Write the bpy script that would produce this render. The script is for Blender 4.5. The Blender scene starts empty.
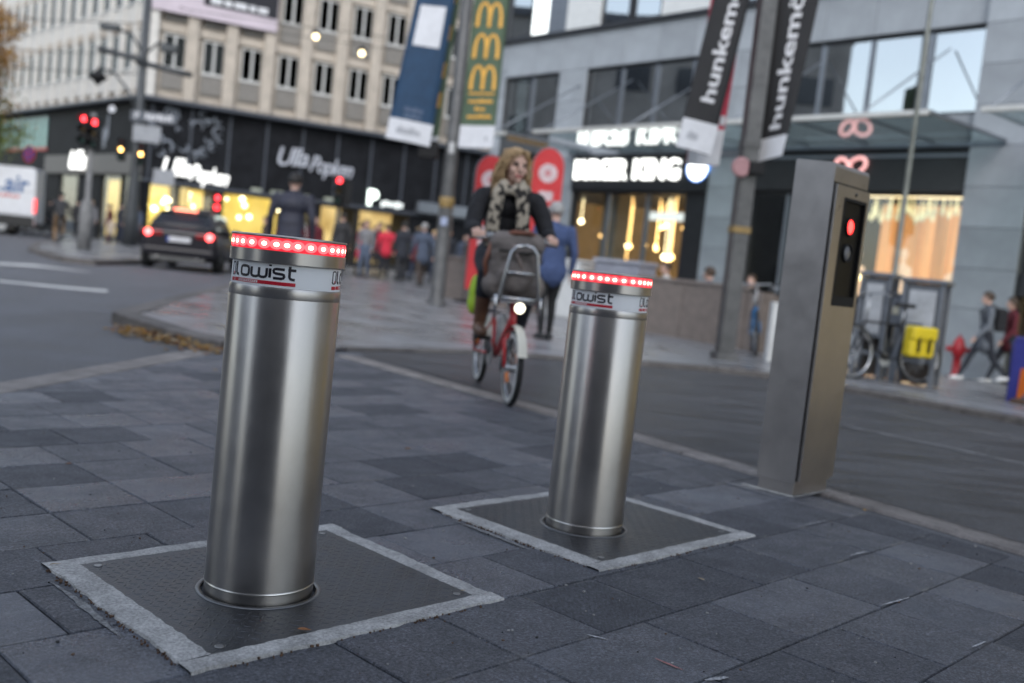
import bpy, bmesh, math, random
import numpy as np
from mathutils import Vector, Matrix
R = math.radians
random.seed(7)
S = bpy.context.scene
C = S.collection

# ---------------------------------------------------------------- camera
cd = bpy.data.cameras.new('camera')
cam = bpy.data.objects.new('camera', cd); C.objects.link(cam)
S.camera = cam
PITCH, ROLL = .0745, .1070
fw = Vector((0, math.cos(PITCH), -math.sin(PITCH))); upv = Vector((0, math.sin(PITCH), math.cos(PITCH))); rt = Vector((1, 0, 0))
cu = upv * math.cos(ROLL) - rt * math.sin(ROLL)
cr = rt * math.cos(ROLL) + upv * math.sin(ROLL)
cam.matrix_world = Matrix(((cr.x, cu.x, -fw.x, 0), (cr.y, cu.y, -fw.y, 0), (cr.z, cu.z, -fw.z, .9), (0, 0, 0, 1)))
cd.sensor_width = 36; cd.lens = 995 * 36 / 1024
cd.clip_start = .05; cd.clip_end = 2000
cd.dof.use_dof = True; cd.dof.focus_distance = 2.55; cd.dof.aperture_fstop = 1.9; cd.dof.aperture_blades = 9

# ---------------------------------------------------------------- world, sun, exposure
SUN_EL, SUN_AZ = R(38), R(180)
wd = bpy.data.worlds.new('World'); S.world = wd; wd.use_nodes = True
nt = wd.node_tree; nt.nodes.clear()
wo = nt.nodes.new('ShaderNodeOutputWorld'); bg = nt.nodes.new('ShaderNodeBackground')
sk = nt.nodes.new('ShaderNodeTexSky'); sk.sky_type = 'NISHITA'; sk.sun_disc = False
sk.sun_elevation = SUN_EL; sk.sun_rotation = SUN_AZ; sk.air_density = 1.2; sk.dust_density = .7; sk.ozone_density = 1.5
hs = nt.nodes.new('ShaderNodeHueSaturation'); hs.inputs['Saturation'].default_value = .56
tc = nt.nodes.new('ShaderNodeTexCoord'); nz = nt.nodes.new('ShaderNodeTexNoise'); nz.inputs['Scale'].default_value = 2.2; nz.inputs['Detail'].default_value = 5
rp = nt.nodes.new('ShaderNodeMapRange'); rp.inputs['From Min'].default_value = .3; rp.inputs['From Max'].default_value = .7; rp.inputs['To Min'].default_value = .82; rp.inputs['To Max'].default_value = 1.18
mu = nt.nodes.new('ShaderNodeMix'); mu.data_type = 'RGBA'; mu.blend_type = 'MULTIPLY'; mu.inputs['Factor'].default_value = 1
bg.inputs['Strength'].default_value = .13
nt.links.new(tc.outputs['Generated'], nz.inputs['Vector']); nt.links.new(nz.outputs['Fac'], rp.inputs['Value'])
nt.links.new(sk.outputs['Color'], hs.inputs['Color']); nt.links.new(hs.outputs['Color'], mu.inputs['A']); nt.links.new(rp.outputs['Result'], mu.inputs['B'])
nt.links.new(mu.outputs['Result'], bg.inputs['Color']); nt.links.new(bg.outputs['Background'], wo.inputs['Surface'])
sl = bpy.data.lights.new('sun', 'SUN'); sl.energy = .8; sl.angle = R(35); sl.color = (1, .97, .94)
sun = bpy.data.objects.new('sun', sl); C.objects.link(sun)
sd = Vector((math.sin(SUN_AZ) * math.cos(SUN_EL), math.cos(SUN_AZ) * math.cos(SUN_EL), math.sin(SUN_EL)))
sun.rotation_euler = sd.to_track_quat('Z', 'Y').to_euler(); sun.location = (0, -5, 30)
S.view_settings.view_transform = 'Standard'; S.view_settings.look = 'None'
S.view_settings.exposure = 1.15; S.view_settings.gamma = 1.0; S.view_settings.use_curve_mapping = False
S.render.engine = 'CYCLES'
S.cycles.use_denoising = True; S.cycles.denoiser = 'OPENIMAGEDENOISE'; S.cycles.denoising_input_passes = 'RGB_ALBEDO_NORMAL'; S.cycles.denoising_prefilter = 'ACCURATE'
S.cycles.max_bounces = 6; S.cycles.sample_clamp_indirect = 2.5; S.cycles.transparent_max_bounces = 12
S.cycles.caustics_reflective = False; S.cycles.caustics_refractive = False

# ---------------------------------------------------------------- materials
MATS = {}
def M(name, col, rough=.6, metal=0., var=.12, scale=6., bump=0., bscale=60., emit=None, es=0., rnd=0., spec=None, coat=0., rvar=0., fac2=None, col2=None, stretch=None, grain=0., gscale=150.):
    """procedural material: base colour broken up by noise, optional relief, per-object variation"""
    if name in MATS: return MATS[name]
    m = bpy.data.materials.new(name); m.use_nodes = True; t = m.node_tree; n = t.nodes; L = t.links
    b = n['Principled BSDF']
    b.inputs['Roughness'].default_value = rough; b.inputs['Metallic'].default_value = metal
    if spec is not None: b.inputs['Specular IOR Level'].default_value = spec
    if coat: b.inputs['Coat Weight'].default_value = coat; b.inputs['Coat Roughness'].default_value = .08
    tc = n.new('ShaderNodeTexCoord'); vec = tc.outputs['Object']
    if stretch:
        mp = n.new('ShaderNodeMapping'); mp.inputs['Scale'].default_value = stretch; L.new(vec, mp.inputs['Vector']); vec = mp.outputs['Vector']
    n1 = n.new('ShaderNodeTexNoise'); n1.inputs['Scale'].default_value = scale; n1.inputs['Detail'].default_value = 6; n1.inputs['Roughness'].default_value = .65
    L.new(vec, n1.inputs['Vector'])
    mx = n.new('ShaderNodeMix'); mx.data_type = 'RGBA'
    c = Vector(col)
    c2 = Vector(col2) if col2 else c * (1 - 2 * var)
    mx.inputs['A'].default_value = (*c2, 1); mx.inputs['B'].default_value = (*(c if col2 else c * (1 + var)), 1)
    mr = n.new('ShaderNodeMapRange'); mr.inputs['From Min'].default_value = .3; mr.inputs['From Max'].default_value = .7
    L.new(n1.outputs['Fac'], mr.inputs['Value']); L.new(mr.outputs['Result'], mx.inputs['Factor'])
    out = mx.outputs['Result']
    if rnd:
        oi = n.new('ShaderNodeObjectInfo'); m2 = n.new('ShaderNodeMapRange'); m2.inputs['To Min'].default_value = 1 - rnd; m2.inputs['To Max'].default_value = 1 + rnd
        L.new(oi.outputs['Random'], m2.inputs['Value'])
        mm = n.new('ShaderNodeMix'); mm.data_type = 'RGBA'; mm.blend_type = 'MULTIPLY'; mm.inputs['Factor'].default_value = 1
        L.new(out, mm.inputs['A']); L.new(m2.outputs['Result'], mm.inputs['B']); out = mm.outputs['Result']
    if grain:
        ng = n.new('ShaderNodeTexNoise'); ng.inputs['Scale'].default_value = gscale; ng.inputs['Detail'].default_value = 3; ng.inputs['Roughness'].default_value = .75; L.new(tc.outputs['Object'], ng.inputs['Vector'])
        mg = n.new('ShaderNodeMapRange'); mg.inputs['From Min'].default_value = .35; mg.inputs['From Max'].default_value = .65; mg.inputs['To Min'].default_value = 1 - grain; mg.inputs['To Max'].default_value = 1 + grain; L.new(ng.outputs['Fac'], mg.inputs['Value'])
        mk = n.new('ShaderNodeMix'); mk.data_type = 'RGBA'; mk.blend_type = 'MULTIPLY'; mk.inputs['Factor'].default_value = 1; L.new(out, mk.inputs['A']); L.new(mg.outputs['Result'], mk.inputs['B']); out = mk.outputs['Result']
    L.new(out, b.inputs['Base Color'])
    if rvar:
        m3 = n.new('ShaderNodeMapRange'); m3.inputs['From Min'].default_value = .3; m3.inputs['From Max'].default_value = .7
        m3.inputs['To Min'].default_value = rough - rvar; m3.inputs['To Max'].default_value = min(1, rough + rvar)
        L.new(n1.outputs['Fac'], m3.inputs['Value']); L.new(m3.outputs['Result'], b.inputs['Roughness'])
    if bump:
        n2 = n.new('ShaderNodeTexNoise'); n2.inputs['Scale'].default_value = bscale; n2.inputs['Detail'].default_value = 4
        L.new(vec, n2.inputs['Vector'])
        bp = n.new('ShaderNodeBump'); bp.inputs['Strength'].default_value = bump; bp.inputs['Distance'].default_value = .02
        L.new(n2.outputs['Fac'], bp.inputs['Height']); L.new(bp.outputs['Normal'], b.inputs['Normal'])
    if emit:
        b.inputs['Emission Color'].default_value = (*emit, 1); b.inputs['Emission Strength'].default_value = es
    MATS[name] = m; return m

def glow(name, col, s, var=0., scale=3., col2=None, stretch=None):
    """something that gives off light: lamp, lit sign, lit room; also display pieces painted as if lit"""
    m = M(name, tuple(min(.8, x) for x in col), .5, 0, 0.05, emit=col, es=s)
    if var or col2:
        t = m.node_tree; n = t.nodes; L = t.links
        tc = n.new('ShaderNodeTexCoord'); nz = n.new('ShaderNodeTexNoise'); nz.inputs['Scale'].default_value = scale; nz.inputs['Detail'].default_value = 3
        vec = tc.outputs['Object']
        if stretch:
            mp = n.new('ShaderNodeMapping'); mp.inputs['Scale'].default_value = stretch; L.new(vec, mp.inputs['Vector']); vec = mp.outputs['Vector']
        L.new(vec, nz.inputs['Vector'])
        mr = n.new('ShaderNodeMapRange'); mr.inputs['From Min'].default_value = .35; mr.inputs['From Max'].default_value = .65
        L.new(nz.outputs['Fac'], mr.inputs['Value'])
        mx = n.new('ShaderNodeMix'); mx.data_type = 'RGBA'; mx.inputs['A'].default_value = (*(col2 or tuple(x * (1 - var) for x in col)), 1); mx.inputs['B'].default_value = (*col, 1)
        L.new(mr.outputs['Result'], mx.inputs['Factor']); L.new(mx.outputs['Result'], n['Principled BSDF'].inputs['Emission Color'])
    return m

def glassmat(name, tint=(.75, .8, .82), rough=.02, opac=.25, ior=1.5):
    """architectural pane: Fresnel mirror over a tinted see-through sheet"""
    if name in MATS: return MATS[name]
    m = bpy.data.materials.new(name); m.use_nodes = True; t = m.node_tree; n = t.nodes; L = t.links
    o = n['Material Output']; n.remove(n['Principled BSDF'])
    g = n.new('ShaderNodeBsdfGlossy'); g.inputs['Roughness'].default_value = rough; g.inputs['Color'].default_value = (.92, .95, .96, 1)
    tr = n.new('ShaderNodeBsdfTransparent'); tr.inputs['Color'].default_value = (*tint, 1)
    fr = n.new('ShaderNodeFresnel'); fr.inputs['IOR'].default_value = ior
    ge = n.new('ShaderNodeNewGeometry'); mi_ = n.new('ShaderNodeMix'); mi_.inputs['A'].default_value = ior; mi_.inputs['B'].default_value = 1 / ior   # thin sheet: same mirror from both sides
    L.new(ge.outputs['Backfacing'], mi_.inputs['Factor']); L.new(mi_.outputs['Result'], fr.inputs['IOR'])
    tcn = n.new('ShaderNodeTexCoord'); nzn = n.new('ShaderNodeTexNoise'); nzn.inputs['Scale'].default_value = .6
    bp = n.new('ShaderNodeBump'); bp.inputs['Strength'].default_value = .03; bp.inputs['Distance'].default_value = .05
    L.new(tcn.outputs['Object'], nzn.inputs['Vector']); L.new(nzn.outputs['Fac'], bp.inputs['Height']); L.new(bp.outputs['Normal'], g.inputs['Normal'])
    ad = n.new('ShaderNodeMath'); ad.operation = 'ADD'; ad.use_clamp = True; ad.inputs[1].default_value = opac
    mx = n.new('ShaderNodeMixShader')
    L.new(fr.outputs['Fac'], ad.inputs[0]); L.new(ad.outputs['Value'], mx.inputs['Fac']); L.new(tr.outputs['BSDF'], mx.inputs[1]); L.new(g.outputs['BSDF'], mx.inputs[2])
    L.new(mx.outputs['Shader'], o.inputs['Surface'])
    MATS[name] = m; return m

def steelmat(name, col, rough, aniso, streak=.12, radial=True, scale=(1, 1, 1), smudge=.1):
    """brushed stainless steel: stretched micro relief, streaked roughness, faint smudges"""
    m = bpy.data.materials.new(name); m.use_nodes = True; t = m.node_tree; n = t.nodes; L = t.links
    b = n['Principled BSDF']; b.inputs['Metallic'].default_value = 1; b.inputs['Anisotropic'].default_value = aniso; b.inputs['Anisotropic Rotation'].default_value = .25
    tc = n.new('ShaderNodeTexCoord'); mp = n.new('ShaderNodeMapping'); mp.inputs['Scale'].default_value = scale; L.new(tc.outputs['Object'], mp.inputs['Vector'])
    nz = n.new('ShaderNodeTexNoise'); nz.inputs['Scale'].default_value = 60; nz.inputs['Detail'].default_value = 5; L.new(mp.outputs['Vector'], nz.inputs['Vector'])
    n2 = n.new('ShaderNodeTexNoise'); n2.inputs['Scale'].default_value = 5; n2.inputs['Detail'].default_value = 7; n2.inputs['Roughness'].default_value = .7; L.new(tc.outputs['Object'], n2.inputs['Vector'])
    ma = n.new('ShaderNodeMath'); ma.operation = 'MULTIPLY_ADD'; ma.inputs[1].default_value = streak; ma.inputs[2].default_value = rough - streak * .5 - smudge * .5
    mb = n.new('ShaderNodeMath'); mb.operation = 'MULTIPLY_ADD'; mb.inputs[1].default_value = smudge
    L.new(nz.outputs['Fac'], ma.inputs[0]); L.new(n2.outputs['Fac'], mb.inputs[0]); L.new(ma.outputs['Value'], mb.inputs[2]); L.new(mb.outputs['Value'], b.inputs['Roughness'])
    mx = n.new('ShaderNodeMix'); mx.data_type = 'RGBA'; mx.inputs['A'].default_value = (*[c * .68 for c in col], 1); mx.inputs['B'].default_value = (*[min(1, c * 1.06) for c in col], 1)
    L.new(n2.outputs['Fac'], mx.inputs['Factor']); L.new(mx.outputs['Result'], b.inputs['Base Color'])
    if radial:
        tg = n.new('ShaderNodeTangent'); tg.direction_type = 'RADIAL'; tg.axis = 'Z'; L.new(tg.outputs['Tangent'], b.inputs['Tangent'])
    bp = n.new('ShaderNodeBump'); bp.inputs['Strength'].default_value = .015; bp.inputs['Distance'].default_value = .003
    L.new(nz.outputs['Fac'], bp.inputs['Height']); L.new(bp.outputs['Normal'], b.inputs['Normal'])
    MATS[name] = m; return m

# ---------------------------------------------------------------- mesh helpers
class MB:
    """collects shapes; build() links them as one mesh object"""
    def __init__(s): s.v = []; s.f = []; s.mi = []; s.cur = 0; s.smooth = []
    def add(s, vs, fs, sm=False):
        o = len(s.v); s.v += [tuple(p) for p in vs]
        for f in fs: s.f.append([i + o for i in f]); s.mi.append(s.cur); s.smooth.append(sm)
        return s
    def box(s, x0, x1, y0, y1, z0, z1, mtx=None):
        vs = [Vector((x, y, z)) for z in (z0, z1) for y in (y0, y1) for x in (x0, x1)]
        if mtx: vs = [mtx @ p for p in vs]
        return s.add(vs, [(0, 2, 3, 1), (4, 5, 7, 6), (0, 1, 5, 4), (2, 6, 7, 3), (0, 4, 6, 2), (1, 3, 7, 5)])
    def bbox(s, x0, x1, y0, y1, z0, z1, b=.004, mtx=None):
        """box with chamfered edges"""
        b = min(b, (x1 - x0) * .3, (y1 - y0) * .3, (z1 - z0) * .3)
        bm = bmesh.new(); bmesh.ops.create_cube(bm, size=1)
        for v in bm.verts: v.co = Vector(((x0 + x1) / 2 + v.co.x * (x1 - x0), (y0 + y1) / 2 + v.co.y * (y1 - y0), (z0 + z1) / 2 + v.co.z * (z1 - z0)))
        bmesh.ops.bevel(bm, geom=bm.edges[:], offset=b, segments=2, profile=.5, affect='EDGES')
        s.bm(bm, mtx); return s
    def bm(s, bm, mtx=None, sm=False):
        bm.verts.index_update()
        s.add([(mtx @ v.co if mtx else v.co.copy()) for v in bm.verts], [[v.index for v in f.verts] for f in bm.faces], sm); bm.free(); return s
    def mesh(s, me, mtx=None, sm=False):
        return s.add([(mtx @ v.co if mtx else v.co.copy()) for v in me.vertices], [list(p.vertices) for p in me.polygons], sm)
    def tube(s, pts, r, n=8, caps=True, sm=True, closed=False):
        pts = [Vector(p) for p in pts]; rs = r if isinstance(r, (list, tuple)) else [r] * len(pts)
        k = len(pts); vs = []; prev = None
        for i, p in enumerate(pts):
            if closed: d = pts[(i + 1) % k] - pts[i - 1]
            else: d = pts[min(i + 1, k - 1)] - pts[max(i - 1, 0)]
            d.normalize()
            if prev is None:
                a = Vector((0, 0, 1)) if abs(d.z) < .9 else Vector((1, 0, 0)); u = d.cross(a).normalized()
            else:
                u = (prev - d * prev.dot(d)).normalized()
            prev = u; w = d.cross(u)
            vs += [p + (u * math.cos(2 * math.pi * j / n) + w * math.sin(2 * math.pi * j / n)) * rs[i] for j in range(n)]
        fs = []
        for i in range(k if closed else k - 1):
            for j in range(n):
                a, b2 = i * n + j, i * n + (j + 1) % n; c2 = ((i + 1) % k) * n
                fs.append((a, b2, c2 + (j + 1) % n, c2 + j))
        s.add(vs, fs, sm)
        if caps and not closed:
            o = len(s.v) - len(vs)
            s.f.append([o + j for j in reversed(range(n))]); s.mi.append(s.cur); s.smooth.append(False)
            s.f.append([o + (k - 1) * n + j for j in range(n)]); s.mi.append(s.cur); s.smooth.append(False)
        return s
    def lathe(s, prof, n=32, mtx=None, sm=True, cap0=True, cap1=True):
        """profile [(r, z)...] turned about local Z"""
        vs = [];
        for r, z in prof: vs += [Vector((r * math.cos(2 * math.pi * j / n), r * math.sin(2 * math.pi * j / n), z)) for j in range(n)]
        if mtx: vs = [mtx @ p for p in vs]
        fs = [(i * n + j, i * n + (j + 1) % n, (i + 1) * n + (j + 1) % n, (i + 1) * n + j) for i in range(len(prof) - 1) for j in range(n)]
        o = len(s.v); s.add(vs, fs, sm)
        if cap0: s.f.append([o + j for j in reversed(range(n))]); s.mi.append(s.cur); s.smooth.append(False)
        if cap1: s.f.append([o + (len(prof) - 1) * n + j for j in range(n)]); s.mi.append(s.cur); s.smooth.append(False)
        return s
    def prism(s, poly, h0, h1, mtx=None):
        """polygon in XY from z=h0 to h1"""
        n = len(poly); a = sum(poly[i][0] * poly[(i + 1) % n][1] - poly[(i + 1) % n][0] * poly[i][1] for i in range(n))
        if a < 0: poly = poly[::-1]
        vs = [Vector((p[0], p[1], h0)) for p in poly] + [Vector((p[0], p[1], h1)) for p in poly]
        if mtx: vs = [mtx @ p for p in vs]
        return s.add(vs, [list(reversed(range(n))), list(range(n, 2 * n))] + [(i, (i + 1) % n, n + (i + 1) % n, n + i) for i in range(n)])
    def loft(s, rings, cap=True, sm=True):
        """rings of equal vertex count"""
        n = len(rings[0]); vs = [p for r in rings for p in r]
        fs = [(i * n + j, i * n + (j + 1) % n, (i + 1) * n + (j + 1) % n, (i + 1) * n + j) for i in range(len(rings) - 1) for j in range(n)]
        o = len(s.v); s.add(vs, fs, sm)
        if cap:
            s.f.append([o + j for j in reversed(range(n))]); s.mi.append(s.cur); s.smooth.append(False)
            s.f.append([o + (len(rings) - 1) * n + j for j in range(n)]); s.mi.append(s.cur); s.smooth.append(False)
        return s
    def sphere(s, c, r, sc=(1, 1, 1), seg=12, rings=8):
        c = Vector(c)
        prof = [[c + Vector((math.cos(2 * math.pi * j / seg) * math.sin(math.pi * i / rings) * r * sc[0], math.sin(2 * math.pi * j / seg) * math.sin(math.pi * i / rings) * r * sc[1], -math.cos(math.pi * i / rings) * r * sc[2])) for j in range(seg)] for i in range(1, rings)]
        return s.loft(prof)
    def data(s, name):
        me = bpy.data.meshes.new(name); me.from_pydata([tuple(p) for p in s.v], [], s.f)
        me.polygons.foreach_set('material_index', s.mi); me.polygons.foreach_set('use_smooth', s.smooth); me.update()
        return me
    def build(s, name, mats, parent=None, loc=None, rot=None, me=None):
        me = me or s.data(name)
        for m in (mats if isinstance(mats, (list, tuple)) else [mats]): me.materials.append(m)
        o = bpy.data.objects.new(name, me); C.objects.link(o)
        if parent: o.parent = parent
        if loc is not None: o.location = loc
        if rot is not None: o.rotation_euler = rot
        return o

def inst(src, parent=None, loc=None, rot=None, name=None):
    o = src.copy(); C.objects.link(o); o.parent = parent
    if loc is not None: o.location = loc
    if rot is not None: o.rotation_euler = rot
    return o
def tag(o, label=None, cat=None, group=None, kind=None):
    if label: o['label'] = label
    if cat: o['category'] = cat
    if group: o['group'] = group
    if kind: o['kind'] = kind
    return o
def thing(name, label, cat, loc=(0, 0, 0), rz=0., group=None):
    o = bpy.data.objects.new(name, None); C.objects.link(o); o.empty_display_size = .2
    o.location = loc; o.rotation_euler = (0, 0, rz); return tag(o, label, cat, group)
def copy_tree(o, parent=None):
    c = o.copy(); C.objects.link(c); c.parent = parent
    for ch in list(o.children): copy_tree(ch, c)
    return c
def smooth_angle(o, deg=40):
    me = o.data
    bm = bmesh.new(); bm.from_mesh(me)
    for e in bm.edges: e.smooth = len(e.link_faces) == 2 and e.calc_face_angle(9) < R(deg)
    for f in bm.faces: f.smooth = True
    bm.to_mesh(me); bm.free(); return o

def text_data(s, size=1., ext=.01, bold=0., shear=0., align='CENTER', spacing=1.):
    cu = bpy.data.curves.new('lettering', 'FONT'); cu.body = s; cu.size = size; cu.extrude = ext; cu.offset = bold; cu.shear = shear
    cu.align_x = align; cu.align_y = 'CENTER'; cu.space_character = spacing; cu.resolution_u = 3
    o = bpy.data.objects.new('lettering', cu); C.objects.link(o)
    bpy.context.view_layer.update()
    me = bpy.data.meshes.new_from_object(o.evaluated_get(bpy.context.evaluated_depsgraph_get()))
    bpy.data.objects.remove(o); bpy.data.curves.remove(cu)
    return me
def lettering(s, size, mat, parent, mtx, ext=.01, bold=0., shear=0., align='CENTER', spacing=1., name='lettering', width=None):
    me = text_data(s, size, ext, bold, shear, align, spacing)
    if width:
        xs = [v.co.x for v in me.vertices]; k = width / (max(xs) - min(xs))
        for v in me.vertices: v.co.x *= k
    b = MB(); b.mesh(me, mtx); bpy.data.meshes.remove(me)
    return b.build(name, mat, parent)
# a text lies in XY and reads along X: STAND puts it upright in the XZ plane, facing -Y
STAND = Matrix.Rotation(R(90), 4, 'X')
def T(x, y, z): return Matrix.Translation((x, y, z))

# ---------------------------------------------------------------- ground heights
NX, NY = .755, .655                         # square to the shop front
def clamp(x, a, b): return max(a, min(b, x))
def hill(x, y):
    """the street falls gently towards the shop building"""
    t = NX * x + NY * y - 9.5
    return -.034 * clamp(t, 0, 14) * clamp((x - .5) / 5, 0, 1)
PLAZA = [(-3.69, 9.17), (-2.9, 8.42), (-2.32, 8.0), (-1.85, 8.3), (-1.47, 8.9), (-.31, 10.1), (1.49, 10.65), (2.3, 10.95), (2.85, 10.85), (3.42, 10.23), (4.26, 9.25), (9, 3.78), (16, -4.3), (40, 16), (22, 36), (4, 60), (-4, 56), (-9, 42), (-7.1, 33), (-5.9, 24), (-4.85, 16.87), (-4.06, 11.4)]
ISLE = [(-10.3, 21.9), (-9.6, 21.0), (-8.9, 20.9), (-9.2, 24), (-9.9, 30), (-11, 37), (-12, 43), (-9, 46), (-9, 52), (-24, 60), (-42, 80), (-46, 76), (-30, 56), (-19, 42), (-14.6, 30), (-12.3, 25)]
def inside(x, y, P):
    r = False; j = len(P) - 1
    for i in range(len(P)):
        if (P[i][1] > y) != (P[j][1] > y) and x < (P[j][0] - P[i][0]) * (y - P[i][1]) / (P[j][1] - P[i][1]) + P[i][0]: r = not r
        j = i
    return r
def plaza_z(x, y):
    d = math.hypot(x + .9, y - 9.3)
    return hill(x, y) + .012 + (.03 + .055 * clamp((-1.2 - x) / .8, 0, 1)) * clamp((d - 1.2) / 1.6, 0, 1)
def gz(x, y):
    if inside(x, y, PLAZA): return plaza_z(x, y)
    if inside(x, y, ISLE): return hill(x, y) + .10
    return hill(x, y) - .012
def clip(poly, nx, ny, d):
    """keep nx*x+ny*y<=d"""
    out = []
    for i in range(len(poly)):
        a, b = poly[i], poly[(i + 1) % len(poly)]; fa = nx * a[0] + ny * a[1] - d; fb = nx * b[0] + ny * b[1] - d
        if fa <= 0: out.append(a)
        if (fa < 0 < fb) or (fb < 0 < fa):
            t = fa / (fa - fb); out.append((a[0] + (b[0] - a[0]) * t, a[1] + (b[1] - a[1]) * t))
    return out
# ---------------------------------------------------------------- ground surfaces
def slab_material():
    m = bpy.data.materials.new('concrete_paver'); m.use_nodes = True; t = m.node_tree; n = t.nodes; L = t.links; b = n['Principled BSDF']
    tc = n.new('ShaderNodeTexCoord'); oi = n.new('ShaderNodeObjectInfo')
    sh = n.new('ShaderNodeVectorMath'); sh.operation = 'MULTIPLY_ADD'; sh.inputs[1].default_value = (1, 1, 1)
    cmb = n.new('ShaderNodeCombineXYZ'); k = n.new('ShaderNodeMath'); k.operation = 'MULTIPLY'; k.inputs[1].default_value = 37
    L.new(oi.outputs['Random'], k.inputs[0]); L.new(k.outputs[0], cmb.inputs[0]); L.new(k.outputs[0], cmb.inputs[1]); L.new(tc.outputs['Object'], sh.inputs[0]); L.new(cmb.outputs[0], sh.inputs[2])
    v = sh.outputs[0]
    def noise(sc, det=4, ro=.6):
        q = n.new('ShaderNodeTexNoise'); q.inputs['Scale'].default_value = sc; q.inputs['Detail'].default_value = det; q.inputs['Roughness'].default_value = ro; L.new(v, q.inputs['Vector']); return q.outputs['Fac']
    def rng(x, a, b2, c, d):
        q = n.new('ShaderNodeMapRange'); q.inputs['From Min'].default_value = a; q.inputs['From Max'].default_value = b2; q.inputs['To Min'].default_value = c; q.inputs['To Max'].default_value = d; L.new(x, q.inputs['Value']); return q.outputs['Result']
    def mix(f, a, b2, mode='MIX'):
        q = n.new('ShaderNodeMix'); q.data_type = 'RGBA'; q.blend_type = mode
        for s_, x in (('Factor', f), ('A', a), ('B', b2)):
            if isinstance(x, (tuple, float, int)): q.inputs[s_].default_value = x
            else: L.new(x, q.inputs[s_])
        return q.outputs['Result']
    grain = noise(125, 4, .9); coarse = noise(62, 3, .9); blot = noise(7, 6, .65); big = noise(2.2, 3)
    col = mix(rng(oi.outputs['Random'], 0, 1, 0, 1), (.072, .077, .091, 1), (.165, .175, .20, 1))
    col = mix(rng(grain, .40, .62, 0, 1), mix(1., col, (.22, .22, .24, 1), 'MULTIPLY'), mix(1., col, (1.85, 1.85, 1.88, 1), 'MULTIPLY'))
    col = mix(rng(coarse, .42, .60, 0, 1), mix(1., col, (.62, .62, .64, 1), 'MULTIPLY'), mix(1., col, (1.3, 1.3, 1.3, 1), 'MULTIPLY'))
    col = mix(rng(blot, .35, .7, 0, .55), col, (.046, .047, .052, 1))
    # pale mortar smears hugging a few edges
    sx = n.new('ShaderNodeSeparateXYZ'); L.new(tc.outputs['Generated'], sx.inputs[0])
    def edge(o_):
        a = n.new('ShaderNodeMath'); a.operation = 'SUBTRACT'; a.inputs[1].default_value = .5; L.new(o_, a.inputs[0])
        c2 = n.new('ShaderNodeMath'); c2.operation = 'ABSOLUTE'; L.new(a.outputs[0], c2.inputs[0]); return c2.outputs[0]
    mxx = n.new('ShaderNodeMath'); mxx.operation = 'MAXIMUM'; L.new(edge(sx.outputs['X']), mxx.inputs[0]); L.new(edge(sx.outputs['Y']), mxx.inputs[1])
    em = rng(mxx.outputs[0], .455, .495, 0, 1)
    pm = n.new('ShaderNodeMath'); pm.operation = 'MULTIPLY'; L.new(em, pm.inputs[0]); L.new(rng(noise(5, 4), .56, .68, 0, 1), pm.inputs[1])
    pm2 = n.new('ShaderNodeMath'); pm2.operation = 'MULTIPLY'; L.new(pm.outputs[0], pm2.inputs[0]); L.new(rng(grain, .35, .55, .2, .8), pm2.inputs[1])
    col = mix(pm2.outputs[0], col, (.27, .26, .245, 1))
    # pale bluish film on some slabs
    df = n.new('ShaderNodeMath'); df.operation = 'MULTIPLY'; L.new(rng(big, .45, .66, 0, .7), df.inputs[0]); L.new(rng(oi.outputs['Random'], .45, 1, 0, 1), df.inputs[1])
    col = mix(df.outputs[0], col, (.20, .215, .25, 1))
    L.new(col, b.inputs['Base Color'])
    ra = n.new('ShaderNodeMath'); ra.operation = 'ADD'; L.new(rng(blot, .3, .7, -.1, .12), ra.inputs[0]); L.new(rng(oi.outputs['Random'], 0, 1, .60, .30), ra.inputs[1]); L.new(ra.outputs[0], b.inputs['Roughness'])
    bp = n.new('ShaderNodeBump'); bp.inputs['Strength'].default_value = .9; bp.inputs['Distance'].default_value = .008; L.new(grain, bp.inputs['Height'])
    b2 = n.new('ShaderNodeBump'); b2.inputs['Strength'].default_value = .25; b2.inputs['Distance'].default_value = .01; L.new(blot, b2.inputs['Height']); L.new(bp.outputs[0], b2.inputs['Normal']); L.new(b2.outputs[0], b.inputs['Normal'])
    MATS['slab'] = m; return m
slabm = slab_material()
asph = M('asphalt', (.145, .148, .162), .56, var=.24, scale=1.1, bump=.9, bscale=160, rvar=.14, grain=.45, gscale=90)
asph2 = M('asphalt_worn', (.084, .084, .090), .45, var=.42, scale=2.2, bump=1., bscale=110, rvar=.12, stretch=(.5, 1.6, 1), grain=.5, gscale=80)
mortar = M('mortar', (.42, .41, .395), .85, var=.22, scale=9, bump=.3, bscale=110, grain=.3, gscale=130)
kerbm = M('kerb_granite', (.135, .122, .114), .7, grain=.4, gscale=160, var=.25, scale=9, bump=.4, bscale=120, rnd=.18)
kerbp = M('pale_kerb', (.25, .225, .21), .7, var=.2, scale=6, bump=.3, bscale=120, rnd=.12, grain=.3, gscale=140)
paint = M('road_paint', (.62, .62, .6), .6, var=.25, scale=12, bump=.2, bscale=120)

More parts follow.
